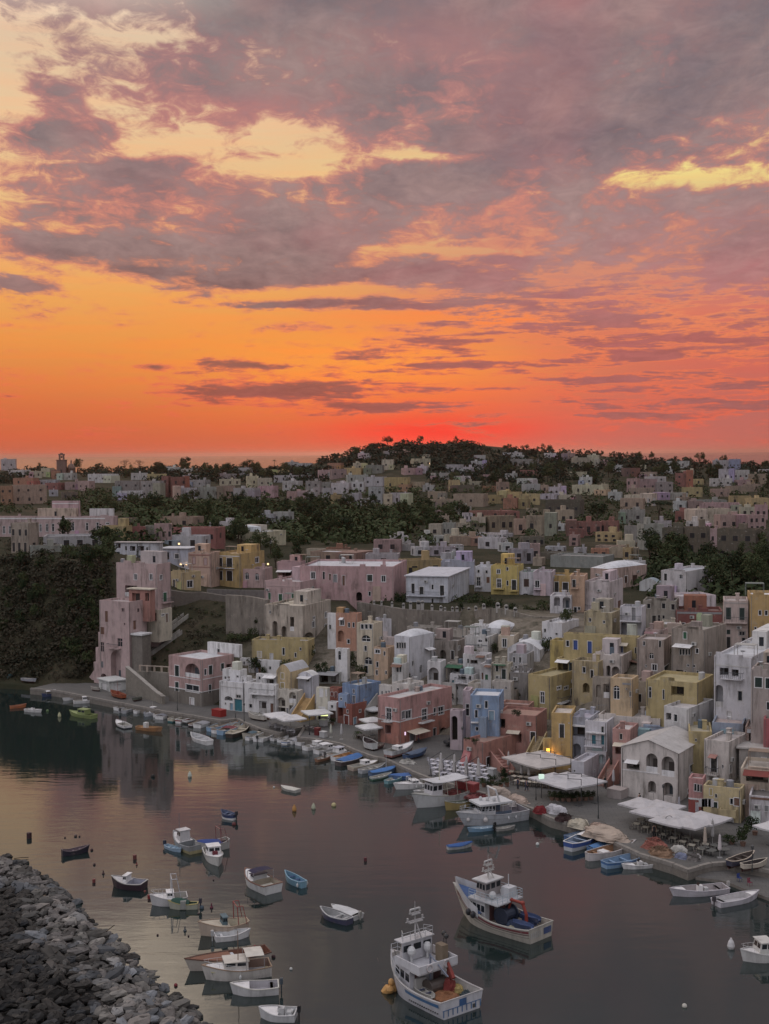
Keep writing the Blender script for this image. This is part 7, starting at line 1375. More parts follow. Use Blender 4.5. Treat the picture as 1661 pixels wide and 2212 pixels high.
# ---- the larger working boats
def tw_common(rt, L, hb, sh, X):
    pass
def lifering(par, c, nrm, r=.32):
    c = Vector(c); nrm = Vector(nrm).normalized(); a = nrm.orthogonal().normalized(); b = nrm.cross(a); pts = [c+a*r*math.cos(t*.5236)+b*r*math.sin(t*.5236) for t in range(13)]
    mb = MB(); mb.tube([tuple(p) for p in pts], .075, 6); mb.obj('life_ring', PAINT, par, (.55, .5, .5))
def railing(par, pts, h, col, n2=2, nm='railing', r=.025):
    mb = MB()
    for k in range(1, n2+1): mb.tube([(x, y, z+h*k/n2) for x, y, z in pts], r, 5)
    for p, q in zip(pts, pts[1:]):
        m_ = max(1, int((Vector(q)-Vector(p)).length/.8))
        for i in range(m_): v = Vector(p).lerp(Vector(q), i/m_); mb.cyl(v, v+Vector((0, 0, h)), r)
    v = Vector(pts[-1]); mb.cyl(v, v+Vector((0, 0, h)), r); return mb.obj(nm, METAL, par, col)
def block(par, nm, x0, x1, w0, w1, z0, z1, col, mat=None, rake=0):
    mb = MB(); lo = [(x0, -w0, z0), (x1, -w1, z0), (x1, w1, z0), (x0, w0, z0)]; hi = [(x0, -w0, z1), (x1-rake, -w1, z1), (x1-rake, w1, z1), (x0, w0, z1)]
    mb.add(lo+hi, [[3, 2, 1, 0], [4, 5, 6, 7], [0, 1, 5, 4], [1, 2, 6, 5], [2, 3, 7, 6], [3, 0, 4, 7]]); return mb.obj(nm, mat or PAINT, par, col)
def panes(par, P, cols, v0, v1, nm='wheelhouse_window', off=.02):
    P = [Vector(p) for p in P]; n = (P[1]-P[0]).cross(P[3]-P[0]).normalized()*off; mb = MB()
    def bl(a, b): return (P[0]*(1-a)+P[1]*a)*(1-b)+(P[3]*(1-a)+P[2]*a)*b+n
    for i in range(cols): mb.quad(bl((i+.12)/cols, v0), bl((i+.88)/cols, v0), bl((i+.88)/cols, v1), bl((i+.12)/cols, v1))
    return mb.obj(nm, GLASS, par)
def mastrig(par, x, z0, h, col, arms=((.55, 1.1), (.8, .7))):
    mb = MB(); mb.cyl((x-.5, -.35, z0), (x, 0, z0+h*.6), .07, .06); mb.cyl((x-.5, .35, z0), (x, 0, z0+h*.6), .07, .06); mb.cyl((x, 0, z0+.1), (x, 0, z0+h), .09, .04); m_ = mb.obj('mast', METAL, par, col)
    for f, w in arms:
        a = MB(); a.cyl((x, -w, z0+h*f), (x, w, z0+h*f), .05); a.box(x-.25, x+.25, -w*.7, w*.7, z0+h*f-.14, z0+h*f-.05)
        for s in (-1, 1): a.cyl((x, s*w*.8, z0+h*f), (x, s*w*.8, z0+h*f+.35), .09); 
        a.obj('crosstree', METAL, m_, col)
    a = MB(); a.cyl((x, 0, z0+h), (x, 0, z0+h+.5), .02); a.box(x-.08, x+.08, -.55, .55, z0+h*.9, z0+h*.9+.12); a.obj('radar', METAL, m_, (.6, .6, .6)); return m_
def crane(par, x, y, z, col):
    mb = MB(); mb.cyl((x, y, z), (x, y, z+1.5), .22, .16, 8); mb.tube([(x, y, z+1.4), (x+.5, y, z+2.5)], .17, 7); mb.tube([(x+.5, y, z+2.5), (x+2.0, y, z+2.5)], .15, 7); mb.tube([(x+2.0, y, z+2.5), (x+2.6, y, z+1.0)], .12, 7); mb.ball((x+.5, y, z+2.5), .25); mb.ball((x+2.0, y, z+2.5), .22); return mb.obj('deck_crane', METAL, par, col)
def heap(par, nm, x, y, z, rx, ry, rz_, col, mat=None, n=60, s=.22):
    rg = random.Random(int(x*100+y*10)); mb = MB(); mb.ball((x, y, z), rx, ry, rz_, 12, 6, .16, rg, low=-.1)
    for _ in range(n):
        t = rg.uniform(0, 6.28); u = rg.random(); mb.cyl((x+rx*u*math.cos(t), y+ry*u*math.sin(t), z+rz_*(1-u*u)*.9), (x+rx*u*math.cos(t)+rg.uniform(-s, s), y+ry*u*math.sin(t)+rg.uniform(-s, s), z+rz_*(1-u*u)*.9+rg.uniform(-.05, .16)), .045, .03, 4)
    return mb.obj(nm, mat or NETM, par, col)
def tinyboat(par, x, y, z, L, rz_, col, inside):
    e = bpy.data.objects.new('skiff', None); COL.objects.link(e)
    e.parent = par; e.location = (x, y, z+.35); e.rotation_euler = (0, 0, rz_); return e
def trawler1():
    bx, by, sx, sy = 399, 981, 462, 1014; p, rz_, L = boat_place(bx, by, sx, sy); B = 5.4
    rt = thing('fishing_trawler', 'white fishing trawler with a blue barred stern and rust nets nearest the viewpoint', 'fishing boat', (p.x, p.y, 0), rz_)
    hb, sh, X = build_hull(rt, L, B, 1.45, 1.25, .15, .92, (.60, .59, .62), (.40, .38, .36), (.30, .10, .05), strake=(.5, .48, .47), ud=1.0, floor=.75, fine=3.0, draft=.8, gw=.16, nst=26, rake=1.2)
    # blue side band, name panel and barred stern
    for s in (-1, 1):
        mb = MB()
        for i in range(16):
            a, b = .03+.50*i/16, .03+.50*(i+1)/16
            mb.quad((X(a, 1), s*(hb(a)*.985+.03), sh(a)*.86), (X(b, 1), s*(hb(b)*.985+.03), sh(b)*.86), (X(b, 1), s*(hb(b)*.955+.03), sh(b)*.66), (X(a, 1), s*(hb(a)*.955+.03), sh(a)*.66))
        mb.obj('blue_band', HULLM, rt, (.07, .17, .34))
    x = -L/2-.03; w = hb(0)
    mb = MB(); mb.box(x-.02, x, -w*.9, w*.9, .78, .84)
    for i in range(9): y = -w*.86+w*1.72*i/8; mb.box(x-.02, x, y-.045, y+.045, .22, .78)
    mb.obj('stern_bars', HULLM, rt, (.07, .17, .34)); mb = MB(); mb.box(x-.025, x, -.5, .32, .85, 1.42); mb.obj('stern_panel', HULLM, rt, (.06, .13, .28)); mb = MB(); mb.box(x-.03, x, -w*.62, -w*.5, .25, .6); mb.obj('stern_plate', METAL, rt, (.1, .1, .1))
    mb = MB()
    for i in range(14): u = .06+.45*i/14; [mb.box(X(u, .5)-.06, X(u, .5)+.06, s*(hb(u)*.93)-.05, s*(hb(u)*.93)+.05, .42, .5) for s in (-1, 1)]
    mb.obj('scuppers', HULLM, rt, (.05, .05, .06))
    # wheelhouse block over the forward half
    x0, x1 = L*.02, L*.33; w0, w1 = B*.40, B*.30
    lw = block(rt, 'deckhouse', x0, x1, w0, w1, .8, 3.0, (.58, .57, .60)); mb = MB(); mb.box(x0-.03, x0-.004, -1.5, -.6, .8, 2.6); mb.box(x0-.03, x0-.004, .9, 1.6, .8, 2.6); mb.obj('door', PAINT, lw, (.10, .05, .05))
    mb = MB(); mb.box(x0-1.5, x0, -w0-.1, w0+.1, 2.9, 3.05); mb.obj('overhang', PAINT, rt, (.56, .55, .56)); mb = MB(); mb.box(x0-1.56, x0-1.46, -w0-.1, w0+.1, 3.05, 3.75); mb.box(x0-1.46, x0+2, -w0-.1, -w0, 3.05, 3.75); mb.box(x0-1.46, x0+2, w0, w0+.1, 3.05, 3.75); bw = mb.obj('upper_bulwark', PAINT, rt, (.62, .61, .63))
    lifering(bw, (x0-1.6, -.9, 3.4), (1, 0, 0)); lifering(bw, (x0-1.6, 1.1, 3.4), (1, 0, 0))
    for s in (-1, 1): panes(lw, [(x0, s*w0, .8), (x1, s*w1, .8), (x1, s*w1, 3), (x0, s*w0, 3)] if s < 0 else [(x1, w1, .8), (x0, w0, .8), (x0, w0, 3), (x1, w1, 3)], 3, .45, .78, 'side_window')
    wh_ = block(rt, 'wheelhouse', x0+1.6, x1-.2, w0*.82, w1*.8, 3.05, 4.9, (.60, .59, .62), rake=.35)
    for s in (-1, 1): panes(wh_, [(x0+1.6, s*w0*.82, 3.05), (x1-.2, s*w1*.8, 3.05), (x1-.55, s*w1*.8, 4.9), (x0+1.6, s*w0*.82, 4.9)] if s < 0 else [(x1-.2, w1*.8, 3.05), (x0+1.6, w0*.82, 3.05), (x0+1.6, w0*.82, 4.9), (x1-.55, w1*.8, 4.9)], 4, .52, .85)
    panes(wh_, [(x1-.2, -w1*.8, 3.05), (x1-.2, w1*.8, 3.05), (x1-.55, w1*.8, 4.9), (x1-.55, -w1*.8, 4.9)], 4, .52, .85); panes(wh_, [(x0+1.6, w0*.82, 3.05), (x0+1.6, -w0*.82, 3.05), (x0+1.6, -w0*.82, 4.9), (x0+1.6, w0*.82, 4.9)], 3, .5, .82)
    mb = MB(); mb.box(x0+1.4, x1-.2, -w0*.88, w0*.88, 4.904, 5.0); mb.obj('wheelhouse_roof', PAINT, wh_, (.58, .57, .58))
    railing(rt, [(x1-.6, -w1*.8, 5.0), (x0+1.5, -w0*.82, 5.0), (x0+1.5, w0*.82, 5.0), (x1-.6, w1*.8, 5.0)], .8, (.5, .5, .52), 2, 'roof_railing')
    railing(rt, [(X(u, 2.5), -hb(u)*.95, sh(u)) for u in (.62, .72, .82, .9, .97)]+[(X(u, 2.5), hb(u)*.95, sh(u)) for u in (.97, .9, .82, .72, .62)], .85, (.5, .52, .56), 2, 'bow_railing')
    mb = MB(); us = [.70+.03*i for i in range(10)]
    for a, b in zip(us, us[1:]): mb.quad((X(a, 2), -hb(a)+.1, sh(a)-.25), (X(b, 2), -hb(b)+.1, sh(b)-.25), (X(b, 2), hb(b)-.1, sh(b)-.25), (X(a, 2), hb(a)-.1, sh(a)-.25))
    mb.obj('foredeck', PAINT, rt, (.5, .5, .52))
    mastrig(rt, x0+1.9, 5.0, 2.9, (.5, .48, .48))
    for y, c in ((-.9, (.62, .62, .62)), (1.0, (.62, .62, .62))): mb = MB(); mb.ball((x0+1.2, y, 4.1), .42, .42, .5); mb.cyl((x0+1.2, y, 3.05), (x0+1.2, y, 3.8), .12); mb.obj('radome', PAINT, rt, c)
    mb = MB(); mb.box(x0-.6, x0+.4, -1.9, -1.2, 3.05, 4.6); mb.obj('locker', PAINT, rt, (.22, .17, .12))
    for i, (xx, yy) in enumerate(((x0-.2, -2.0), (x0+.5, -2.3))): mb = MB(); mb.cyl((xx, yy, 3.05), (xx, yy, 5.1), .04); mb.ball((xx, yy, 5.25), .26); mb.obj('lamp', METAL, rt, (.05, .05, .05))
    # working deck
    mb = MB(); mb.cyl((-.9, -.9, 1.35), (-.9, .9, 1.35), .62, .62, 14); mb.cyl((-.9, -1.0, 1.35), (-.9, -.9, 1.35), .8, .8, 14); mb.cyl((-.9, .9, 1.35), (-.9, 1.0, 1.35), .8, .8, 14); mb.box(-1.3, -.5, -1.2, 1.2, .75, .95); mb.obj('net_winch', METAL, rt, (.10, .08, .07))
    mb = MB(); mb.cyl((-.4, .2, .75), (-.4, .2, 4.2), .12, .09); mb.cyl((-.4, .2, 4.1), (-2.6, -.1, 2.7), .07); mb.obj('derrick', METAL, rt, (.20, .22, .28))
    mb = MB(); mb.box(-.2, .9, .5, 1.7, .75, 2.1); mb.box(-.1, .0, .55, 1.65, .9, 2.0); mb.obj('net_bin', PAINT, rt, (.46, .44, .42))
    mb = MB(); mb.cyl((-1.5, -1.3, .75), (-1.2, -1.15, 3.6), .28, .10, 8); mb.cyl((-1.2, -1.15, 3.5), (-2.4, -.9, 2.3), .14, .2, 7); mb.obj('net_boom', CLOTH, rt, (.26, .06, .05))
    heap(rt, 'rust_net', -L/2+2.0, .2, .78, 1.25, 1.3, .55, (.26, .12, .06)); heap(rt, 'red_net', -L/2+3.0, -1.0, .78, .8, .7, 1.3, (.20, .045, .04)); heap(rt, 'yellow_net', -L/2+2.4, -1.55, .78, .8, .55, .7, (.38, .29, .12)); heap(rt, 'dark_net', -L/2+1.2, -1.5, .78, .6, .5, .55, (.06, .08, .09))
    for nm, x, y, c1, c2, rz2 in (('deck_skiff', -L/2+3.6, 1.45, (.5, .48, .44), (.07, .08, .14), .12), ('deck_skiff', -L/2+4.4, -1.75, (.46, .47, .42), (.06, .06, .1), -.05)):
        mb = MB(); K = 8
        for i in range(K):
            a, b = i/K, (i+1)/K; wa, wb = [.5*math.sin(math.pi*(.12+.80*t))**.6 for t in (a, b)]
            for s in (-1, 1):
                mb.quad((x-1.3+2.6*a, y+s*wa, 1.35), (x-1.3+2.6*b, y+s*wb, 1.35), (x-1.3+2.6*b, y+s*wb*.6, .8), (x-1.3+2.6*a, y+s*wa*.6, .8)); mb.quad((x-1.3+2.6*a, y+s*wa, 1.35), (x-1.3+2.6*b, y+s*wb, 1.35), (x-1.3+2.6*b, y+s*wb*.8, 1.36), (x-1.3+2.6*a, y+s*wa*.8, 1.36))
            mb.quad((x-1.3+2.6*a, y-wa*.8, 1.05), (x-1.3+2.6*b, y-wb*.8, 1.05), (x-1.3+2.6*b, y+wb*.8, 1.05), (x-1.3+2.6*a, y+wa*.8, 1.05))
        sk = mb.obj(nm, PAINT, rt, c1); m2 = MB(); m2.box(x-.6, x-.4, y-.38, y+.38, 1.2, 1.28); m2.box(x+.3, x+.5, y-.38, y+.38, 1.2, 1.28); m2.obj('thwart', PAINT, sk, c2)
    mb = MB(); mb.box(-L/2+.3, -L/2+.9, -1.0, -.2, .78, 1.15); mb.obj('fish_box', PAINT, rt, (.6, .6, .6))
    return rt
trawler1()
mb = MB(); mb.ball((0, 0, 0), .55, .45, .55, 10, 6, .15, random.Random(3)); mb.ball((.5, .35, .15), .42, .38, .5, 9, 6, .15, random.Random(4)); mb.ball((.2, -.4, .3), .36, .34, .4, 9, 6, .1, random.Random(5)); mb.ball((.35, .15, .75), .3, .3, .38, 9, 6)
pb = mb.obj('mooring_buoys', PAINT, None, (.60, .33, .12), loc=W(387.5, 991, .1)); tag(pb, 'cluster of orange floats tied at the bow of the near trawler', 'float')
mb = MB(); a = W(387.5, 990, .3); b = W(377.5, 958, 0)-a; mb.tube([(0, 0, 0), tuple(b*.4+Vector((0, 0, -.3))), tuple(b)], .025); o = mb.obj('mooring_rope', METAL, None, (.1, .09, .08), loc=a); tag(o, 'thin mooring rope running from the orange floats into the water', 'rope')
def trawler2():
    bx, by, sx, sy = 464, 914, 541, 940; p, rz_, L = boat_place(bx, by, sx, sy); B = 5.0
    rt = thing('fishing_trawler', 'wooden fishing trawler with a maroon striped hull and a red deck crane', 'fishing boat', (p.x, p.y, 0), rz_)
    hb, sh, X = build_hull(rt, L, B, 1.25, 1.9, .25, .80, (.50, .46, .40), (.34, .30, .26), (.10, .06, .04), strake=(.44, .42, .38), ud=1.0, floor=.65, fine=2.6, draft=.8, gw=.16, nst=26, rake=1.6)
    for f0, f1, c in ((.74, .90, (.20, .05, .06)), (.60, .66, (.10, .05, .05)), (.40, .44, (.22, .2, .17))):
        for s in (-1, 1):
            mb = MB()
            for i in range(22):
                a, b = .0+.96*i/22, .0+.96*(i+1)/22
                def q(u, f): return (X(u, sh(u)*f)+(.02 if u > .9 else 0), s*(hb(u)*(.84+.16*f**.8)*(1 if u < .8 else 1-(1-f)*.25*(u-.8)/.2)+.03), sh(u)*f)
                mb.quad(q(a, f1), q(b, f1), q(b, f0), q(a, f0))
            mb.obj('hull_stripe', HULLM, rt, c)
    x = -L/2-.03; w = hb(0); mb = MB()
    for i in range(6): y = w*.05+w*.75*i/5; mb.box(x-.02, x, y-.04, y+.04, .5, 1.1)
    mb.obj('stern_bars', HULLM, rt, (.55, .55, .55)); mb = MB(); mb.box(x-.025, x, -w*.8, -w*.2, .5, 1.15); mb.obj('stern_panel', HULLM, rt, (.07, .10, .22))
    # raised white forecastle with blue inside
    mb = MB(); us = [.60+.04*i for i in range(11)]
    for s in (-1, 1):
        for a, b in zip(us, us[1:]): mb.quad((X(a, 2.2), s*(hb(a)+.02), sh(a)-.35), (X(b, 2.2), s*(hb(b)+.02), sh(b)-.35), (X(b, 2.4)+.05, s*(hb(b)+.03), sh(b)+.75), (X(a, 2.4)+.05, s*(hb(a)+.03), sh(a)+.75))
    mb.obj('forecastle', HULLM, rt, (.56, .56, .58)); mb = MB()
    for a, b in zip(us, us[1:]): mb.quad((X(a, 2), -hb(a)+.05, sh(a)+.05), (X(b, 2), -hb(b)+.05, sh(b)+.05), (X(b, 2), hb(b)-.05, sh(b)+.05), (X(a, 2), hb(a)-.05, sh(a)+.05))
    mb.obj('foredeck', PAINT, rt, (.08, .14, .30))
    x0, x1 = L*.06, L*.30; w0, w1 = B*.38, B*.32
    lw = block(rt, 'deckhouse', x0, x1, w0, w1, .7, 2.9, (.56, .55, .56)); mb = MB(); mb.box(x0-.03, x0-.004, -1.4, -.5, .7, 2.5); mb.box(x0-.03, x0-.004, .4, 1.2, .7, 2.5); mb.obj('door', PAINT, lw, (.12, .06, .06))
    for s in (-1, 1): panes(lw, [(x0, s*w0, .7), (x1, s*w1, .7), (x1, s*w1, 2.9), (x0, s*w0, 2.9)] if s < 0 else [(x1, w1, .7), (x0, w0, .7), (x0, w0, 2.9), (x1, w1, 2.9)], 4, .5, .8, 'side_window')
    mb = MB(); mb.box(x0-1.9, x1-.3, -w0-.15, w0+.15, 2.9, 3.04); mb.obj('upper_deck', PAINT, rt, (.52, .52, .54)); railing(rt, [(x1-.4, -w0-.1, 3.04), (x0-1.85, -w0-.1, 3.04), (x0-1.85, w0+.1, 3.04), (x1-.4, w0+.1, 3.04)], .85, (.42, .5, .55), 3)
    wh_ = block(rt, 'wheelhouse', x0+.5, x1-.5, w0*.66, w1*.66, 3.04, 4.7, (.40, .36, .36), rake=.25)
    for s in (-1, 1): panes(wh_, [(x0+.5, s*w0*.66, 3.04), (x1-.5, s*w1*.66, 3.04), (x1-.75, s*w1*.66, 4.7), (x0+.5, s*w0*.66, 4.7)] if s < 0 else [(x1-.5, w1*.66, 3.04), (x0+.5, w0*.66, 3.04), (x0+.5, w0*.66, 4.7), (x1-.75, w1*.66, 4.7)], 3, .5, .85)
    panes(wh_, [(x0+.5, w0*.66, 3.04), (x0+.5, -w0*.66, 3.04), (x0+.5, -w0*.66, 4.7), (x0+.5, w0*.66, 4.7)], 3, .5, .85); mb = MB(); mb.box(x0+.2, x1-.3, -w0*.74, w0*.74, 4.704, 4.82); mb.obj('wheelhouse_roof', PAINT, wh_, (.58, .57, .57))
    mastrig(rt, x0+1.2, 4.82, 2.0, (.52, .5, .48), ((.45, 1.0), (.75, .7)))
    for y in (-.9, .9): mb = MB(); mb.ball((x0-.2, y, 3.5), .4, .4, .42); mb.obj('radome', PAINT, rt, (.6, .6, .6))
    mb = MB(); mb.box(x0-1.3, x0-.2, -1.7, -.5, 3.04, 4.1); mb.cyl((x0-.7, -1.1, 4.1), (x0-.7, -1.1, 5.4), .05); mb.obj('liferaft_stack', PAINT, rt, (.58, .58, .6))
    mb = MB(); mb.cyl((-.7, -.8, 1.5), (-.7, .8, 1.5), .7, .7, 14); mb.cyl((-.7, -.95, 1.5), (-.7, -.8, 1.5), .95, .95, 14); mb.cyl((-.7, .8, 1.5), (-.7, .95, 1.5), .95, .95, 14); mb.box(-1.1, -.3, -1, 1, .65, .9); mb.obj('net_winch', METAL, rt, (.04, .05, .08))
    heap(rt, 'blue_net', -1.9, .2, .68, .8, 1.1, .55, (.045, .06, .10)); heap(rt, 'cream_net', -3.0, .9, .68, 1.4, .9, .4, (.42, .40, .30))
    crane(rt, -L/2+2.1, -.2, .65, (.30, .05, .035))
    for xx, yy, c in ((-L/2+2.6, -1.3, (.05, .075, .16)), (-L/2+1.7, 1.0, (.055, .08, .17))):
        mb = MB(); K = 8
        for i in range(K):
            a, b = i/K, (i+1)/K; wa, wb = [.55*math.sin(math.pi*(.1+.82*t))**.6 for t in (a, b)]
            for s in (-1, 1): mb.quad((xx-1.4+2.8*a, yy+s*wa, 1.65), (xx-1.4+2.8*b, yy+s*wb, 1.65), (xx-1.4+2.8*b, yy+s*wb*.6, 1.1), (xx-1.4+2.8*a, yy+s*wa*.6, 1.1))
            mb.quad((xx-1.4+2.8*a, yy-wa*.8, 1.4), (xx-1.4+2.8*b, yy-wb*.8, 1.4), (xx-1.4+2.8*b, yy+wb*.8, 1.4), (xx-1.4+2.8*a, yy+wa*.8, 1.4))
        mb.box(xx-.8, xx+.8, yy-.3, yy+.3, .65, 1.1); mb.obj('deck_skiff', PAINT, rt, c)
    mb = MB(); mb.box(-L/2+3.0, -L/2+4.0, -.6, .5, .68, 1.0); mb.obj('fish_box', PAINT, rt, (.5, .48, .42))
    for u in (.66, .74): mb = MB(); mb.ball((X(u, .8), hb(u)+.3, 1.5), .3, .3, .4); mb.obj('fender', METAL, rt, (.04, .04, .045))
trawler2()
def wheelhouse_boat():
    p, rz_, L = boat_place(417, 808, 466, 797.5); B = 3.6
    rt = thing('fishing_boat', 'white wheelhouse boat with a wide flat awning roof and a tall post at the quay', 'fishing boat', (p.x, p.y, 0), rz_)
    hb, sh, X = build_hull(rt, L, B, 1.25, 1.0, .2, .75, (.58, .58, .58), (.30, .22, .20), ud=.48, floor=.5, draft=.5, gw=.12, strake=(.40, .40, .36), deck=(.46, .46, .44), rake=1.0)
    x0, x1 = L*.08, L*.28; c = block(rt, 'wheelhouse', x0, x1, B*.30, B*.26, 1.3, 3.2, (.60, .58, .60), rake=.2)
    panes(c, [(x1, -B*.26, 1.3), (x1, B*.26, 1.3), (x1-.2, B*.26, 3.2), (x1-.2, -B*.26, 3.2)], 3, .5, .85)
    for s in (-1, 1): panes(c, [(x0, s*B*.3, 1.3), (x1, s*B*.26, 1.3), (x1-.2, s*B*.26, 3.2), (x0, s*B*.3, 3.2)] if s < 0 else [(x1, B*.26, 1.3), (x0, B*.3, 1.3), (x0, B*.3, 3.2), (x1-.2, B*.26, 3.2)], 2, .5, .85)
    mb = MB(); K = 8
    for i in range(K):
        a, b = -L*.42+(L*.74)*i/K, -L*.42+(L*.74)*(i+1)/K; za, zb = [3.35+.30*((t)/(L*.32))**2*(1 if t > 0 else .2) for t in (a, b)]
        mb.quad((a, -B*.42, za), (b, -B*.42, zb), (b, B*.42, zb), (a, B*.42, za)); mb.quad((a, -B*.42, za-.1), (b, -B*.42, zb-.1), (b, -B*.42, zb), (a, -B*.42, za)); mb.quad((a, B*.42, za-.1), (b, B*.42, zb-.1), (b, B*.42, zb), (a, B*.42, za))
    mb.obj('awning_roof', PAINT, rt, (.62, .62, .64))
    for xx in (-L*.4, -L*.2, 0):
        for s in (-1, 1): mb = MB(); mb.cyl((xx, s*B*.4, .9), (xx+.3, s*B*.4, 3.3), .05); mb.obj('awning_post', METAL, rt, (.5, .46, .38))
    mb = MB(); mb.cyl((L*.05, 0, 3.3), (L*.05, 0, 6.0), .07, .04); mb.obj('mast', METAL, rt, (.55, .52, .42))
    heap(rt, 'maroon_net', -L*.25, 0, .6, 1.4, 1.0, .9, (.18, .05, .05))
wheelhouse_boat()
def excursion():
    p, rz_, L = boat_place(464.5, 825.5, 523, 817); B = 3.9
    rt = thing('excursion_boat', 'long white excursion boat with a low cabin, an A-frame and round fenders', 'passenger boat', (p.x, p.y, 0), rz_)
    hb, sh, X = build_hull(rt, L, B, 1.35, .65, .1, .9, (.50, .51, .54), (.26, .24, .26), ud=.56, floor=.6, draft=.5, gw=.14, strake=(.44, .44, .45), deck=(.46, .46, .47), stripe=(.52, .55, (.30, .30, .31)), rake=1.3)
    x0, x1 = L*.06, L*.30; c = block(rt, 'cabin', x0, x1, B*.36, B*.26, 1.3, 2.7, (.60, .59, .60), rake=.45)
    panes(c, [(x1, -B*.26, 1.3), (x1, B*.26, 1.3), (x1-.45, B*.26, 2.7), (x1-.45, -B*.26, 2.7)], 5, .45, .88)
    for s in (-1, 1): panes(c, [(x0, s*B*.36, 1.3), (x1, s*B*.26, 1.3), (x1-.45, s*B*.26, 2.7), (x0, s*B*.36, 2.7)] if s < 0 else [(x1, B*.26, 1.3), (x0, B*.36, 1.3), (x0, B*.36, 2.7), (x1-.45, B*.26, 2.7)], 4, .42, .86)
    mb = MB(); mb.box(-L*.22, x1+.25, -B*.42, B*.42, 2.704, 2.95); mb.obj('roof_deck', PAINT, rt, (.62, .62, .63)); mb = MB(); mb.box(-L*.20, x0, -B*.40, -B*.37, 1.0, 1.7); mb.box(-L*.20, x0, B*.37, B*.40, 1.0, 1.7); mb.obj('side_panel', PAINT, rt, (.10, .13, .18))
    for xx in (-L*.2, -L*.06):
        for s in (-1, 1): mb = MB(); mb.cyl((xx, s*B*.38, .6), (xx, s*B*.38, 2.7), .05); mb.obj('roof_post', METAL, rt, (.5, .5, .5))
    mb = MB(); mb.tube([(x0-.6, -B*.36, 2.95), (x0-.2, -B*.28, 4.6), (x0-.2, B*.28, 4.6), (x0-.6, B*.36, 2.95)], .13, 7); mb.obj('a_frame', METAL, rt, (.62, .62, .62))
    for i in range(3): mb = MB(); mb.ball((x1-1.0-i*.7, .6*(i-1), 3.2), .25, .25, .3); mb.obj('deck_gear', PAINT, rt, (.55, .55, .55))
    for u, r in ((.74, .34), (.94, .26)):
        for s in (-1, 1): mb = MB(); mb.ball((X(u, .7), s*(hb(u)+r*.8), .9), r, r, r*1.1); mb.cyl((X(u, .7), s*(hb(u)+r*.8), 1.1), (X(u, .7), s*hb(u), sh(u)), .02); mb.obj('fender', PAINT, rt, (.66, .62, .60))
    for u in (.25, .38): mb = MB(); [mb.ball((X(u, .7), s*(hb(u)+.12), .8), .14, .14, .26) for s in (1,)]; mb.obj('fender', PAINT, rt, (.6, .6, .6))
    railing(rt, [(X(u, 1.5), -hb(u)*.94, sh(u)) for u in (.6, .7, .8, .9, .97)]+[(X(u, 1.5), hb(u)*.94, sh(u)) for u in (.97, .9, .8, .7, .6)], .7, (.4, .42, .45), 2, 'bow_railing')
excursion()
# ---- things on the quay
QZ = 1.2
def q3(x, y): return W(x, y, QZ)
def put(name, label, cat, x, y, rz=0, group=None, z=None): p = W(x, y, QZ if z is None else z); return thing(name, label, cat, (p.x, p.y, p.z), rz, group)
def px2m(x, y, z=QZ): return W(x, y, z).y/FPX
RV = random.Random(21)
# canopies: square market parasols with cantilever posts
def parasol(label, x, y, w, h, col=(.62, .60, .58), group=None, rz=.6, side=True, drop=.5):
    """x,y: foot of the canopy's centre"""
    rt = put('parasol', label, 'parasol', x, y, rz, group); a = w/2; mb = MB(); K = 4; c = (0, 0, h+drop)
    cor = [(-a, -a, h), (a, -a, h), (a, a, h), (-a, a, h)]
    for i in range(4):
        p, q = Vector(cor[i]), Vector(cor[(i+1) % 4]); m_ = (p+q)/2+Vector((0, 0, -.06)); mb.add([c, p, m_], [[0, 1, 2]]); mb.add([c, m_, q], [[0, 1, 2]])
        for r, s in ((p, m_), (m_, q)): mb.quad(r, s, s-Vector((0, 0, .22)), r-Vector((0, 0, .22)))
    mb.obj('canopy', CLOTH, rt, col)
    if side:
        m2 = MB(); m2.tube([(a*.2, -a*1.02, 0), (a*.2, -a*1.02, h+.9), (0, -.1, h+drop+.12)], .055); m2.obj('cantilever_arm', METAL, rt, (.06, .06, .065))
    else: m2 = MB(); m2.cyl((0, 0, 0), (0, 0, h+drop), .045); m2.obj('pole', METAL, rt, (.4, .38, .36))
    m3 = MB(); m3.box(-.4, .4, (-a*1.02 if side else 0)-.4, (-a*1.02 if side else 0)+.4, 0, .1); m3.obj('base_weight', METAL, rt, (.1, .1, .1)); return rt
def closed_parasol(label, x, y, h, col, group=None):
    rt = put('closed_parasol', label, 'parasol', x, y, 0, group); mb = MB(); mb.lathe((0, 0, 0), [(.02, h), (.12, h-.15), (.17, h*.75), (.24, h*.42), (.20, h*.34), (.06, h*.33)], 10); mb.obj('folded_canopy', CLOTH, rt, col, smooth=False)
    m2 = MB(); m2.cyl((0, 0, 0), (0, 0, h+.12), .04); m2.box(-.3, .3, -.3, .3, 0, .08); m2.obj('pole', METAL, rt, (.35, .34, .33)); return rt
_tm = None
def table_mesh():
    mb = MB(); mb.box(-.45, .45, -.45, .45, .70, .745); top = mb.mesh('tabletop', CLOTH); m2 = MB(); [m2.box(sx*.38-.03, sx*.38+.03, sy*.38-.03, sy*.38+.03, 0, .70) for sx in (-1, 1) for sy in (-1, 1)]
    lg = [(lambda q: (q.box(sx*.38-.03, sx*.38+.03, sy*.38-.03, sy*.38+.03, 0, .70), q.mesh('leg', PAINT))[1])(MB()) for sx in (-1, 1) for sy in (-1, 1)]
    return top, lg
TT, TL_ = table_mesh()
def mk(nm, me, par, col=None):
    o = bpy.data.objects.new(nm, me); COL.objects.link(o); o.parent = par
    if col: o.color = (*col, 1)
    return o
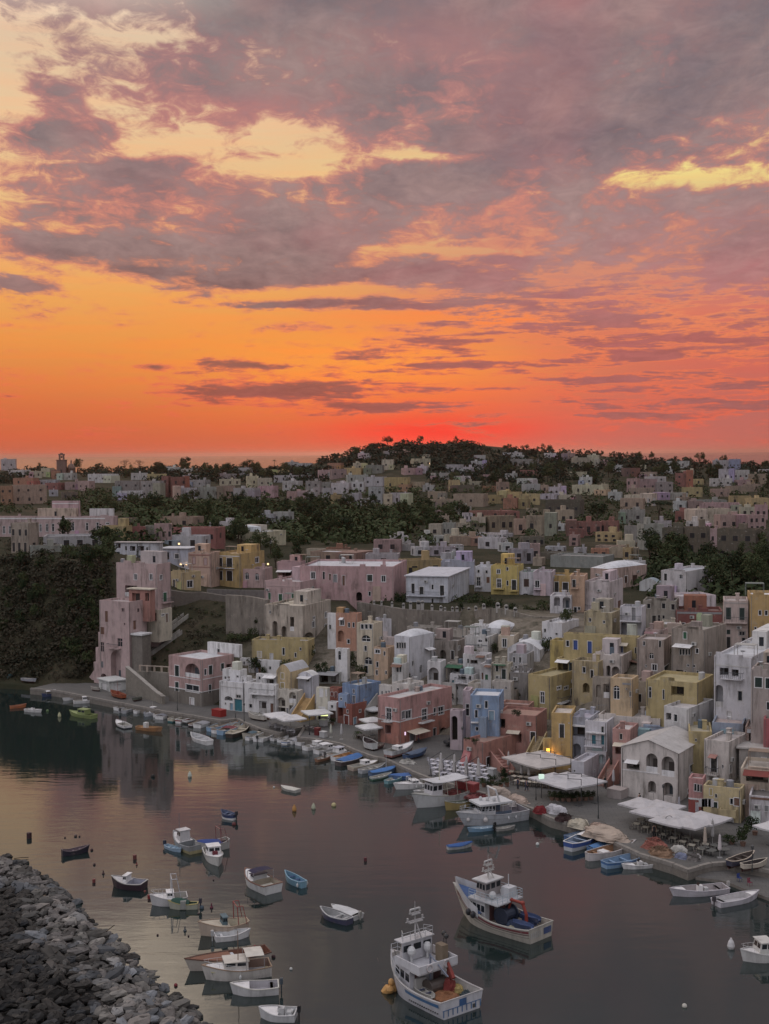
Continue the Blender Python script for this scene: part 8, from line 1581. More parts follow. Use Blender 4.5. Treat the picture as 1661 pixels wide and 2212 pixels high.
def table(p, rz, label, group, top=(.55, .54, .53), leg=(.3, .28, .26)):
    rt = thing('table', label, 'table', p, rz, group); mk('tabletop', TT, rt, top)
    for l in TL_: mk('leg', l, rt, leg)
_c = MB(); _c.box(-.21, .21, -.21, .21, .42, .46); SEAT = _c.mesh('seat', PAINT); _c = MB(); _c.box(-.21, .21, .18, .22, .46, .90); BACK = _c.mesh('backrest', PAINT)
CLG = []
for sx in (-1, 1):
    for sy in (-1, 1): _c = MB(); _c.cyl((sx*.19, sy*.19, 0), (sx*.18, sy*.18, .42), .02, n=5); CLG.append(_c.mesh('leg', PAINT))
def chair(p, rz, label, group, col):
    rt = thing('chair', label, 'chair', p, rz, group); mk('seat', SEAT, rt, col); mk('backrest', BACK, rt, col)
    for l in CLG: mk('leg', l, rt, col)
def dining(x0, x1, y0, y1, nx, ny, tl, cl, grp, tc, cc, skew=0):
    for i in range(nx):
        for j in range(ny):
            u, v = (i+.5)/nx, (j+.5)/ny; x = x0+(x1-x0)*u+skew*v; y = y0+(y1-y0)*v+(x1-x0)*u*.30; p = q3(x, y); a = -.7+RV.uniform(-.1, .1)
            table(p, a, tl, 'tables '+grp, tc, tuple(c*.6 for c in tc))
            for k in range(2): an = a+math.pi/2*(2*k)+RV.uniform(-.15, .15); chair(p+Vector((-.72*math.sin(an)*-1, -.72*math.cos(an)*-1*1, 0))*(1 if k else 1), an+math.pi, cl, 'chairs '+grp, cc)
# left restaurants
parasol('left of two white square parasols beside the cream arches', 278, 728.5, 4.2, 2.5, (.66, .64, .64), side=False, rz=.5)
parasol('right of two white square parasols beside the cream arches', 290.5, 731.5, 4.4, 2.5, (.66, .64, .64), side=False, rz=.5)
parasol('flat white parasol in front of the lit yellow display', 317, 726, 4.6, 2.6, (.64, .63, .62), side=False, rz=.4, drop=.3)
parasol('white parasol close to the left wall of the pink corner house', 369.5, 741.5, 3.6, 2.6, (.66, .65, .65), side=False, rz=.5); parasol('white parasol behind the one at the pink corner house', 372, 735, 3.4, 2.7, (.62, .61, .61), side=False, rz=.5); parasol('small pale parasol on the stair landing left of the pink corner house', 374.5, 722, 2.6, 2.4, (.6, .6, .6), side=False)
dining(270, 294, 725.5, 729, 4, 2, 'grey restaurant table under the left white parasols', 'grey restaurant chair under the left white parasols', 'under the left parasols', (.30, .29, .29), (.26, .25, .26))
dining(306, 318, 728, 731, 3, 1, 'dark restaurant table before the lit yellow display', 'dark restaurant chair before the lit yellow display', 'before the lit display', (.20, .18, .17), (.14, .12, .12))
dining(358, 374, 737, 740, 3, 1, 'dark restaurant table left of the pink corner house', 'dark restaurant chair left of the pink corner house', 'by the pink corner house', (.16, .14, .13), (.13, .11, .10))
EMY = M_flat('lit_display', (.3, .28, .12), .5, emit=(.85, .95, .35), es=1.6); EMW = M_flat('lit_lantern', (.5, .55, .5), .4, emit=(.62, .85, .70), es=.75); EMG = M_flat('warm_lamp', (.5, .3, .1), .5, emit=(1, .50, .06), es=1.8); EMP = M_flat('lit_sign', (.4, .3, .4), .4, emit=(.95, .70, .95), es=1.0); EMH = M_flat('house_lamp', (.5, .4, .3), .4, emit=(1, .62, .30), es=2.0); EMC = M_flat('white_lamp', (.5, .5, .5), .4, emit=(.9, .95, .85), es=2.2)
rt = put('display_case', 'lit yellow-green display case under the flat white parasol', 'display case', 324.5, 721); mb = MB(); mb.box(-.7, .7, -.35, .35, 0, 1.0); mb.box(-.75, .75, -.4, .4, 1.8, 1.9); mb.obj('cabinet', PAINT, rt, (.2, .18, .16)); mb = MB(); mb.box(-.66, .66, -.32, .32, 1.0, 1.8); mb.obj('lit_panel', EMY, rt)
def lamp_post(label, x, yb, yt, hook=False, heads=1, lit=None):
    rt = put('street_lamp', label, 'street lamp', x, yb); h = atY(x, yt, rt.location.y).z-QZ; mb = MB(); mb.cyl((0, 0, 0), (0, 0, .5), .11, .08); mb.cyl((0, 0, .5), (0, 0, h-(.0 if not hook else .25)), .055, .045)
    if hook: mb.tube([(0, 0, h-.25)]+[(.45-.45*math.cos(t*.52), 0, h-.25+.4*math.sin(t*.52)) for t in range(1, 7)], .035)
    mb.obj('post', METAL, rt, (.05, .055, .055)); m2 = MB()
    if hook: m2.lathe((.9, 0, h-.45), [(.02, .2), (.12, .15), (.25, -.05), (.02, -.08)], 10)
    elif heads: m2.lathe((0, 0, h-.1), [(.02, .55), (.2, .35), (.16, 0), (.04, -.02)], 6)
    if m2.v: m2.obj('lantern', lit or METAL, rt, (.10, .10, .10))
    return rt
lamp_post('lamp post with a lantern by the teal garage door', 244.2, 722, 705); lamp_post('thin bare post before the rose pink loggia house', 177.5, 710.5, 692, heads=0); lamp_post('dark lamp post before the cream restaurant house', 309.5, 735, 718); lamp_post('short bollard lamp near the red container', 235.5, 718.5, 713, heads=0)
lamp_post('dark lamp post between the parked car and the salmon terrace house', 462.5, 760, 729); lamp_post('black post before the large canopy with the pale lantern', 536, 800, 779, heads=0); lamp_post('tall thin lamp post in the middle of the piazza', 598.3, 818.5, 796, heads=0); lamp_post('hooked lamp post at the edge of the long white canopies', 665.5, 841, 817, True); lamp_post('lamp post by the wall of the double-arch house', 663.3, 804, 787)
lamp_post('dark lamp with a lantern on the lower slipway at the right', 752.2, 872, 848); lamp_post('hooked lamp by the white wall at the lower right', 746, 830, 817, True); lamp_post('thin dark post before the white double-arch house', 606, 789, 766, heads=0)
for i, (x, y, yt, lb) in enumerate(((704.5, 745, 730, 'white globe lamp on the terrace left of the blue-grey wall'), (720.5, 744, 735, 'white globe lamp before the blue-grey wall'), (731.5, 742, 730, 'double white globe lamp right of the blue-grey wall'))):
    p = hit(x, y); rt = thing('globe_lamp', lb, 'street lamp', p); h = atY(x, yt, p.y).z-p.z; mb = MB(); mb.cyl((0, 0, -1), (0, 0, h), .05); mb.obj('post', METAL, rt, (.06, .07, .08)); m2 = MB(); m2.ball((0, 0, h+.15), .22); m2.obj('globe', PAINT, rt, (.6, .6, .6))
rt = put('lantern_box', 'pale green glowing lantern box on a post beside the large canopies', 'lantern', 541.5, 798); h = atY(541.5, 779.5, rt.location.y).z-QZ; k = px2m(541, 798); mb = MB(); mb.cyl((0, 0, 0), (0, 0, h), .06); mb.obj('post', METAL, rt, (.08, .08, .08)); mb = MB(); mb.box(-2.6*k, 2.6*k, -.3, .3, h, h+5*k); mb.obj('lit_box', EMW, rt)
def glow(label, x, y, Y, mat, w=.3, h=.5, en=0, col=(1, .6, .2), name='wall_lamp'):
    p = atY(x, y, Y); o = MB().obj(name, mat, None); o.data = (lambda q: (q.box(-w/2, w/2, -.12, .12, -h/2, h/2), q.mesh(name, mat))[1])(MB()); o.location = p; tag(o, label, 'lamp')
    if en:
        l = bpy.data.lights.new('lamp_light', 'POINT'); l.energy = en; l.color = col; l.shadow_soft_size = .3; lo = bpy.data.objects.new('lamp_light', l); COL.objects.link(lo); lo.location = p+Vector((0, -.6, .1)); lo.parent = None
Yl = W(548, 768, QZ).y
glow('glowing yellow lamp in the niche of the yellow arched stair', 548, 752, Yl-.5, EMG, .5, 1.1, 60, (1, .52, .10)); glow('dim orange lamp right of the glowing yellow lamp', 557.5, 755.5, Yl-.5, EMG,   .2, .3, 12, (1, .5, .12))
glow('small pink-white lit sign by the door of the pink corner house', 405.2, 733.5, C1.Y-.9, EMP, .22, .5)
rt = put('lamp_pillar', 'yellow niche pillar behind the glowing lamp of the arched stair', 'pillar', 548.5, 768); mb = MB(); mb.box(-.8, .8, .2, .8, 0, 4.6); mb.obj('pillar', PLASTER, rt, YL)
for lb, x, y, m_ in (('warm wall lamp on the grey-blue house', 161.8, 552.2, EMH), ('low warm lamp first of two beside the peach house', 180.8, 564, EMH), ('low warm lamp second of two beside the peach house', 186, 564, EMH), ('warm lamp glow under the roof of the white upper flat', 179, 543.8, EMH), ('warm lamp on the flat roof edge right of the low pink house', 268, 564, EMH), ('lit bulb in the balcony door of the tall yellow house', 499.5, 582.5, EMH),
                      ('cold white lamp on the far slope left of the hill', 305.2, 469.3, EMC), ('small warm lamp on the far cream house under the hill', 429, 463.5, EMH), ('white lamp on the far roof house right of the cream villa', 616.8, 494.3, EMC), ('warm lamp on the tan house before the pines', 689.5, 490.6, EMH), ('small white lamp before the pink house row at the right', 738, 524, EMC)):
    p = hit(x, y+3); glow(lb, x, y, p.y-4.5 if p.y < 700 else p.y-7, m_, .35*p.y/450+.2, .35*p.y/450+.2)
# big canopies on the piazza
GC = 'white parasols of the piazza restaurants'
for i, (x, y, w) in enumerate(((526, 776, 5.2), (541, 773.5, 5.0), (541, 781, 5.2), (556, 778.5, 5.2))): parasol(['front left cream parasol of the lamp-lit canopy by the yellow stair', 'rear cream parasol of the lamp-lit canopy by the yellow stair', 'front cream parasol of the lamp-lit canopy by the yellow stair', 'right cream parasol of the lamp-lit canopy by the yellow stair'][i], x, y, w, 2.8, (.52, .475, .45), GC, .62, True, .55)
for i, (x, y, w) in enumerate(((553, 797, 5.0), (567, 796, 4.8), (567, 802, 4.6), (582, 799, 5.0))): parasol(['left white parasol of the canopy before the white outside stair', 'rear white parasol of the canopy before the white outside stair', 'front white parasol of the canopy before the white outside stair', 'right white parasol of the canopy before the white outside stair'][i], x, y, w, 2.7, (.53, .51, .52), GC, .62, True, .5)
for i, (x, y) in enumerate(((643, 823), (661, 825.5), (655, 831), (673, 834), (675, 840), (690, 842), (706, 838))): parasol(['leftmost', 'second', 'third', 'fourth', 'fifth', 'sixth', 'rightmost'][i]+' white parasol of the long canopy row before the pink and yellow houses', x, y, 4.7, 2.6, (.53, .505, .51), GC, .75, i > 4 and False, .55)
dining(514, 562, 776, 790, 8, 4, 'restaurant table in the glow of the lamp-lit canopy', 'dark restaurant chair under the lamp-lit canopy', 'under the lamp-lit canopy', (.50, .44, .34), (.07, .055, .05), skew=6) if False else None
for i in range(9):
    for j in range(3):
        p = q3(512+i*6.2+j*2.5, 776+i*.6+j*4.6); table(p, -.75, 'restaurant table in the glow of the lamp-lit canopy', 'tables under the lamp-lit canopy', (.52, .46, .38), (.2, .15, .1))
        for k in (-1, 1): chair(p+Vector((.75*k, .1, 0)), k*1.57, 'dark chair at a table under the lamp-lit canopy', 'chairs under the lamp-lit canopy', (.07, .055, .05))
for i in range(8):
    for j in range(2):
        p = q3(641+i*9.2-j*4.5, 824.5+i*3.6+j*4.5)
        table(p, -.6, 'bare wooden table under the long white canopy row', 'tables under the long canopy row', (.36, .33, .27), (.42, .40, .34))
        for k in (-1, 1): chair(p+Vector((.7*k, -.1, 0)), k*1.57, 'dark chair under the long white canopy row', 'chairs under the long canopy row', (.10, .085, .08))
# white tables and chairs round the folded cantilever parasols
for i in range(8):
    for j in range(4):
        p = q3(432+i*7.2+j*1.6, 764+i*.9+j*4.1); table(p, -.7+RV.uniform(-.2, .2), 'white table in the open-air rows before the salmon terrace house', 'white tables of the open-air restaurant', (.60, .58, .62), (.5, .5, .5))
        for k in range(3): an = 2.1*k+RV.uniform(-.3, .3); chair(p+Vector((.72*math.cos(an), .72*math.sin(an), 0)), an-math.pi/2, 'white chair in the open-air rows before the salmon terrace house', 'white chairs of the open-air restaurant', (.56, .55, .60))
for i, (x, y) in enumerate(((441, 776), (454.5, 777.5), (466.5, 780), (478.5, 781.5))):
    rt = put('closed_parasol', ['first', 'second', 'third', 'fourth'][i]+' from left of the folded cantilever parasols over the white tables', 'parasol', x, y, 0, 'folded cantilever parasols'); mb = MB(); mb.lathe((0, 0, 0), [(.03, 3.6), (.14, 3.4), (.22, 2.4), (.34, 1.1), (.26, .9), (.05, .88)], 10); mb.obj('folded_canopy', CLOTH, rt, (.52, .49, .48)); m2 = MB(); m2.tube([(-1.5, .4, 0), (-1.7, .4, 2.5), (-1.2, .3, 2.9), (0, 0, 3.75)], .05); m2.box(-1.9, -1.1, .0, .8, 0, .12); m2.obj('cantilever_arm', METAL, rt, (.05, .05, .055))
for lb, x, y, h, c in (('cream closed parasol by the planters mid quay', 331, 737.5, 2.3, (.5, .5, .42)), ('grey-white closed parasol right of the cream one mid quay', 341.5, 739.5, 2.7, (.5, .48, .48)), ('grey closed parasol standing out of the long canopy row', 679, 822, 3.4, (.34, .33, .36)), ('grey closed parasol at the right of the long canopy row', 697, 829, 3.4, (.33, .32, .35)), ('beige closed parasol among the dark tables', 705, 851, 3.0, (.48, .40, .33)), ('grey-beige closed parasol behind the dark tables', 712.5, 845, 3.2, (.36, .34, .33)), ('white closed parasol right of the dark tables', 719.7, 858, 2.9, (.55, .50, .50)), ('white closed parasol by the stair of the double-arch house', 613.5, 787, 2.6, (.6, .58, .6)), ('white closed parasol left of the lamp-lit tables', 508.5, 772, 3.2, (.5, .46, .44)), ('white closed parasol at the front of the lamp-lit tables', 521.5, 779, 2.6, (.5, .46, .44)), ('white closed parasol right of the front one at the lamp-lit tables', 529, 781, 2.6, (.5, .46, .44))): closed_parasol(lb, x, y, h, c)
for i, (x, y) in enumerate(((704, 854), (711, 856), (716.5, 851), (724, 855), (722, 850))):
    rt = put('round_table', ['first', 'second', 'third', 'fourth', 'fifth'][i]+' from left of the dark round tables by the closed parasols' if i < 3 else ['front', 'rear'][i-3]+' dark round table nearest the beached boats', 'table', x, y, 0, 'dark round tables'); mb = MB(); mb.cyl((0, 0, .7), (0, 0, .76), .7, .7, 14); mb.obj('tabletop', PAINT, rt, (.12, .12, .11)); m2 = MB(); m2.cyl((0, 0, 0), (0, 0, .7), .07); m2.cyl((0, 0, 0), (0, 0, .05), .35, .3, 10); m2.obj('leg', METAL, rt, (.05, .05, .05))
# net heaps and tarpaulins along the edge
def pile(label, x, y, wpx, hpx, col, mat=CLOTH, name='covered_net_pile', seed=0, dep=None, cat='net pile', rz=-.6, n=0):
    k = px2m(x, y); rg = random.Random(seed+int(x)); rt = put(name, label, cat, x, y, rz); rx, hh_ = wpx*k/2, hpx*k; ry = dep or rx*.6; mb = MB(); K, J = 30, 11
    ph = [rg.uniform(0, 6.28) for _ in range(6)]
    for j in range(J+1):
        f = j/J
        for i in range(K):
            t = 2*math.pi*i/K; wv = 1+.12*math.sin(2*t+ph[3]+f*2)+.09*math.sin(5*t+ph[0]-f*4)+.06*math.sin(9*t+ph[1]+f*3)+rg.uniform(-.05, .05); r = (1-f**2.4)**.5*wv*(1 if j else 1.1); z = hh_*f*(1+(.22*math.sin(t+ph[2])+.12*math.sin(3*t+ph[4]))*(1-.8*f)-.3*f*f) + (rg.uniform(-.09, .09) if 0 < j < J else 0)
            mb.v.append((rx*r*math.cos(t), ry*r*math.sin(t), z if j else 0))
    for j in range(J):
        for i in range(K): mb.f.append([j*K+i, j*K+(i+1) % K, (j+1)*K+(i+1) % K, (j+1)*K+i]); mb.m.append(0)
    mb.obj('cover', mat, rt, col)
    if n:
        m2 = MB()
        for _ in range(n):
            t = rg.uniform(0, 6.28); u = rg.uniform(.2, .95); z = hh_*(1-u*u)**.42*.98; v = Vector((rx*u*math.cos(t), ry*u*math.sin(t), z)); m2.cyl(v, v+Vector((rg.uniform(-.5, .5), rg.uniform(-.3, .3), rg.uniform(-.1, .12))), .06, .04, 5)
        m2.obj('loose_rope', NETM, rt, tuple(c*.6 for c in col))
    else:
        m2 = MB(); pts = [(rx*.98*math.cos(t), ry*.5*math.sin(t)*0+ry*.02, hh_*math.sin(t)*1.02+.02) for t in [math.pi*i/10 for i in range(11)]]; m2.tube(pts, .03); m2.obj('lashing', METAL, rt, (.12, .1, .08))
    return rt
pile('large tan net pile behind the excursion boat', 500, 797, 25, 14.5, (.40, .33, .28)); pile('white and orange wrapped nets right of the tan net pile', 518, 802, 22, 9, (.46, .36, .30), seed=2); pile('small pale bundle beside the white and orange nets', 512, 806, 9, 7, (.52, .48, .46), seed=9)
pile('maroon net heap behind the wheelhouse boat', 477, 799, 28, 6, (.17, .05, .05), NETM, 'net_heap', 3, n=50); pile('dark red tarpaulin bundle at the quay edge', 540, 813, 15, 10, (.20, .025, .03), seed=4); pile('white tarpaulin bundle at the quay edge', 556, 813, 21, 12, (.60, .58, .60), seed=5)
pile('dark maroon net heap right of the white tarpaulin', 563.5, 821, 16, 8, (.055, .03, .03), NETM, 'net_heap', 6, n=50); pile('cream covered net roll on the quay edge', 578, 826.5, 24, 10, (.48, .43, .34), seed=7); pile('long cream and orange covered net pile on the quay edge', 605, 837, 47, 13, (.46, .37, .30), seed=8); pile('pinkish hump of nets behind the long cream pile', 600, 829, 22, 8, (.44, .32, .26), seed=18)
pile('red net heap near the hooked lamp post', 655, 849, 24, 12, (.36, .14, .11), NETM, 'net_heap', 10, n=70); pile('brown net heap in front of the red net heap', 661, 855, 26, 9, (.27, .17, .11), NETM, 'net_heap', 11, n=60); pile('pale green-white tarpaulin hump beside the red nets', 679, 855, 17, 14, (.52, .50, .46), seed=12); pile('blue and white bundle below the pale tarpaulin hump', 682, 858, 15, 7, (.22, .24, .34), seed=13); pile('grey net heap at the quay corner', 693, 860, 14, 6, (.20, .18, .17), NETM, 'net_heap', 14, n=50); pile('small white sack right of the grey net heap', 698, 857.5, 6, 5, (.58, .55, .54), seed=15)
pile('pale crumpled net heap by the beached white hull', 408, 763, 16, 4, (.5, .48, .44), NETM, 'net_heap', 16, n=40)
# boxes and bins
def bin_(label, x, y, w, h, d, col, rz=-.7, name='container', cat='container', lid=None):
    rt = put(name, label, cat, x, y, rz); mb = MB(); mb.box(-w/2, w/2, -d/2, d/2, 0, h); 
    for i in range(3): mb.box(-w/2+w*(i+.2)/3, -w/2+w*(i+.35)/3, -d/2-.04, -d/2, .1, h-.1)
    mb.box(-w/2-.05, w/2+.05, -d/2-.05, d/2+.05, h-.14, h+.001); mb.obj('body', METAL, rt, col)
    if lid: m2 = MB(); m2.box(-w/2, w/2, -d/2, d/2, h+.001, h+.12); m2.obj('lid', METAL, rt, lid)
    return rt
bin_('bright red container on the quay left of the teal garage', 219, 716, 2.4, 1.3, 1.5, (.36, .035, .03)); bin_('round-cornered red tub by the white tables', 462.5, 788, 1.6, 1.1, 1.4, (.34, .06, .06), lid=(.4, .36, .36)); bin_('second red tub right of the round-cornered red tub', 472, 791, 1.6, 1.1, 1.4, (.32, .06, .06), lid=(.36, .1, .1))
bin_('dark red kiosk box by the cream closed parasol', 317.5, 735, .8, 1.3, .8, (.20, .04, .04)); bin_('white covered cart by the cream closed parasol', 323.5, 737, 1.1, 1.0, .9, (.56, .55, .55)); bin_('white covered bar counter under the flat parasol', 323.5, 725.5, 1.2, 1.1, 1.0, (.58, .57, .57)); bin_('white freezer box right of the white tables', 492, 778, 1.1, 1.5, .9, (.55, .55, .55)); bin_('pale stone plinth by the stair of the double-arch house', 617.5, 797, 2.2, 1.3, 2.0, (.48, .42, .40), name='plinth', cat='plinth')
for i, (x, y) in enumerate(((484, 787), (489, 789.5), (495, 790), (501, 788), (507, 786.5))):
    rt = put('planter', ['first', 'second', 'third', 'fourth', 'fifth'][i]+' from left of the planters with dark shrubs before the white tables', 'planter', x, y, 0, 'planters before the white tables'); mb = MB(); mb.lathe((0, 0, 0), [(.26, 0), (.36, .55), (.31, .55), (.28, .45), (.01, .45)], 10); mb.obj('pot', PLASTER, rt, (.26, .13, .09)); o = mk('plant', CRM['shrub'][i % 4], rt); o.location = (0, 0, .75); o.scale = (.65, .65, .8)
def bush(label, x, y, w, h, grp=None, z=QZ, k='shrub', cat='plant', name='potted_plant'):
    rt = put(name, label, cat, x, y, 0, grp, z); o = mk('foliage', RV.choice(CRM[k]), rt); o.location = (0, 0, h*.45); o.scale = (w/2, w/2, h*.62); mb = MB(); mb.lathe((0, 0, 0), [(.28, 0), (.38, .5), (.3, .5), (.01, .42)], 9); mb.obj('pot', PLASTER, rt, (.2, .12, .09))
bush('tall dark potted tree right of the planters', 503, 780, 1.6, 2.2, name='potted_tree', k='broad'); bush('dark bushy plant behind the planters', 492, 783, 1.8, 1.3)
for i in range(8): bush('dark hedge plant under the white canopy before the outside stair', 552+i*5.6, 801.5-abs(i-3)*.4, 1.5, 1.5, 'hedge plants under the white canopy')
bush('big dark potted palm bush at the lower right', 743, 846, 2.6, 3.0); bush('dark trailing plant left of the big palm bush', 732, 844, 2.4, 1.2); bush('grey-green shrub on the wall at the lower right', 755, 835, 2.4, 2.6); bush('dark shrub below the yellow house balcony', 707, 817, 2.2, 1.9); bush('round dark plant by the cream restaurant', 332, 725, 1.8, 1.5); bush('dark plant pots by the brown doorway', 258, 718, 1.3, 1.2); bush('dark plant right of the brown doorway', 268, 719.5, 1.2, 1.1)
bush('small palm before the diagonal pale stair', 358, 738, 2.2, 2.4, k='palm', name='potted_palm'); bush('bushy plant by the foot of the outside stair', 587, 786, 1.4, 1.2)
bush('dark plants on the salmon terrace edge', 475, 744, 1.6, 1.0, z=4.6); bush('dark spiky plant on the salmon terrace corner', 467, 742, 1.3, .9, z=4.6); bush('round dark cactus clump on the salmon roof terrace', 518, 716, 2.0, 1.0, z=11.0)
# laundry
rt = put('laundry', 'white and dark laundry hanging on a line at the pale yellow house', 'laundry', 707, 823); o0 = rt.location; Yq_ = o0.y-1.8
for i, (x, c) in enumerate(((701.5, (.5, .48, .48)), (704.5, (.05, .05, .06)), (708, (.58, .55, .55)), (711, (.55, .52, .53)))):
    p = atY(x, 803, Yq_)-o0; mb = MB(); mb.box(p.x-.36, p.x+.36, p.y-.03, p.y+.03, p.z-.5, p.z+.55); mb.obj('cloth', CLOTH, rt, c)
p, q = atY(700, 798, Yq_)-o0, atY(713, 799, Yq_)-o0; mb = MB(); mb.cyl(p, q, .02); mb.obj('line', METAL, rt, (.3, .3, .3))
# car
rt = put('parked_car', 'dark car parked at the corner of the salmon terrace house', 'car', 456.5, 745.5, .35); mb = MB()
prof = [(-2.0, .35), (-2.05, .75), (-1.75, .92), (-1.2, .98), (-.65, 1.42), (.75, 1.45), (1.45, .98), (1.95, .9), (2.0, .35)]
for i in range(len(prof)-1):
    (a, b), (c, d) = prof[i], prof[i+1]; wa = .82 if b < 1.2 else .66; wb = .82 if d < 1.2 else .66; mb.quad((a, -wa, b), (c, -wb, d), (c, wb, d), (a, wa, b))
for s in (-1, 1): mb.add([(a, s*(.82 if b < 1.2 else .66), b) for a, b in prof], [list(range(len(prof)))[::s]])
mb.obj('body', HULLM, rt, (.03, .035, .04)); mb = MB()
for s in (-1, 1): mb.quad((-1.0, s*.80, 1.02), (1.25, s*.80, 1.02), (.68, s*.69, 1.38), (-.6, s*.69, 1.38))
mb.obj('side_window', GLASS, rt); mb = MB(); mb.quad((1.4, -.7, 1.03), (1.4, .7, 1.03), (.82, .6, 1.42), (.82, -.6, 1.42)); mb.quad((-1.17, -.7, 1.03), (-1.17, .7, 1.03), (-.70, .6, 1.40), (-.70, -.6, 1.40)); mb.obj('windscreen', GLASS, rt)
for xx in (-1.25, 1.25):
    for s in (-1, 1): mb = MB(); mb.cyl((xx, s*.7, .32), (xx, s*.86, .32), .32, .32, 14); w_ = mb.obj('wheel', METAL, rt, (.02, .02, .02)); m2 = MB(); m2.cyl((xx, s*.86, .32), (xx, s*.875, .32), .18, .18, 10); m2.obj('rim', METAL, w_, (.3, .3, .3))
for s in (-1, 1): mb = MB(); mb.box(1.96, 2.03, s*.62-.16, s*.62+.16, .66, .82); mb.obj('headlight', PAINT, rt, (.5, .5, .5))
# people: one continuous skinned body each
def person(label, x, y, rz, top, legs, z=QZ, pose=0, hair=(.03, .025, .02)):
    rt = put('person', label, 'person', x, y, rz, 'people on the quay', z)
    J = {'pel': (0, 0, .95), 'sp': (0, .01, 1.15), 'ch': (0, .0, 1.36), 'nk': (0, .0, 1.50), 'hd': (0, -.02, 1.62), 'ht': (0, -.01, 1.75)}
    for s, n_ in ((-1, 'l'), (1, 'r')):
        st = .12*s*pose
        J['hp'+n_] = (.10*s, 0, .90); J['kn'+n_] = (.11*s, -.03-st, .49); J['an'+n_] = (.11*s, .02-st*1.6, .08); J['to'+n_] = (.12*s, -.14-st*1.6, .04); J['sh'+n_] = (.19*s, 0, 1.42); J['el'+n_] = (.25*s, .03+st*.6, 1.14); J['wr'+n_] = (.24*s, -.06+st, .90); J['ha'+n_] = (.235*s, -.09+st, .80)
    E = [('pel', 'sp'), ('sp', 'ch'), ('ch', 'nk'), ('nk', 'hd'), ('hd', 'ht')]+[e for n_ in 'lr' for e in (('pel', 'hp'+n_), ('hp'+n_, 'kn'+n_), ('kn'+n_, 'an'+n_), ('an'+n_, 'to'+n_), ('ch', 'sh'+n_), ('sh'+n_, 'el'+n_), ('el'+n_, 'wr'+n_), ('wr'+n_, 'ha'+n_))]
    R = {'pel': .15, 'sp': .135, 'ch': .15, 'nk': .06, 'hd': .10, 'ht': .075, 'hp': .105, 'kn': .065, 'an': .045, 'to': .04, 'sh': .075, 'el': .048, 'wr': .034, 'ha': .04}
    names = list(J); me = bpy.data.meshes.new('body'); me.from_pydata([J[n_] for n_ in names], [(names.index(a), names.index(b)) for a, b in E], []); o = bpy.data.objects.new('body', me); COL.objects.link(o); o.parent = rt
    mo = o.modifiers.new('skin', 'SKIN'); 
    for i, n_ in enumerate(names):
        r = R.get(n_, R.get(n_[:2], .05)); me.skin_vertices[0].data[i].radius = (r, r*.8 if n_ in ('pel', 'sp', 'ch') else r)
    me.skin_vertices[0].data[0].use_root = True; o.modifiers.new('sub', 'SUBSURF').levels = 1; o.modifiers['sub'].render_levels = 1; me.materials.append(SKIN); 
    mb = MB(); mb.lathe((0, 0, 0), [(.13, .93), (.19, 1.0), (.18, 1.2), (.205, 1.38), (.13, 1.47), (.075, 1.5)], 12); mb.obj('shirt', CLOTH, rt, top)
    mb = MB()
    for s, n_ in ((-1, 'l'), (1, 'r')): mb.cyl(J['hp'+n_], J['kn'+n_], .125, .088, 8); mb.cyl(J['kn'+n_], J['an'+n_], .088, .07, 8)
    mb.cyl((0, 0, .86), (0, 0, 1.0), .17, .17, 10); mb.obj('trousers', CLOTH, rt, legs)
    mb = MB(); mb.ball((0, .015, 1.665), .105, .115, .11, 10, 6, low=-.25); mb.obj('hair', CLOTH, rt, hair); return rt
SKIN = M_flat('skin', (.42, .26, .19), .6)
person('person in dark clothes standing by the stair of the double-arch house', 604.8, 787.5, .4, (.03, .03, .035), (.03, .03, .03)); person('person in a dark blue top walking between the two big canopies', 526.5, 791, 1.2, (.05, .07, .16), (.05, .05, .08), pose=1); person('person in dark clothes near the hooked lamp post', 654.3, 838, -.5, (.04, .035, .04), (.03, .03, .03)); person('person in a maroon top at the door of the pink corner house', 418.5, 743.5, .2, (.16, .05, .07), (.04, .04, .05)); person('person in a dark top standing by the blue net boxes near the canopies', 518, 789.5, -.8, (.05, .06, .10), (.06, .06, .07)); person('person in black by the wall of the double-arch house', 639.5, 805.5, .8, (.03, .03, .03), (.025, .025, .03))
for lb, x, y, c in (('blue folding chair on the slipway', 739.4, 881.5, (.04, .06, .2)), ('dark red folding chair on the slipway', 749.8, 886, (.2, .03, .06))): chair(W(x, y, .35), .5, lb, None, c)
# boats hauled out on the quay (z of the quay)
def beached(*a, **k): return boat(*a, z=QZ, group='boats hauled out on the quay', **k)
beached('orange-red boat on a cradle beside the white shed', 111.5, 695.5, 124, 699.5, (.34, .09, .04), (.34, .10, .05), box=((.5, 0, .4, .5, .9, (.3, .08, .05)),), mast=(.5, 3.0, (.3, .1, .08))); beached('flat grey-green punt on the quay right of the orange-red boat', 132.5, 702, 141.5, 700, (.16, .17, .14), (.2, .2, .17), fb=.4)
beached('cream and white boat on the quay beside the brown doorway', 249, 718.5, 265.5, 721.5, (.56, .52, .46), (.5, .48, .44), fb=.7); beached('white boat with a dark inside on the quay below the pink corner house', 364.5, 747, 375, 751, (.56, .56, .55), (.08, .06, .06), fb=.9, B=2.0); beached('small dark red boat right of the dark-inside white boat', 384, 747.5, 374.5, 750.5, (.14, .07, .06), (.3, .26, .22))
beached('white hull with a sloping deck below the pink corner house door', 412, 751.5, 388, 759, (.56, .56, .56), kind='C', cab=(.3, .5, .6, .5, WH, WH), fb=.9, stripe=(0, .35, (.25, .12, .10))); beached('navy blue boat with a grey cover right of the sloping white hull', 425.5, 754.5, 405, 760.5, (.05, .09, .18), cov=(.1, .9, .3, (.10, .13, .19)))
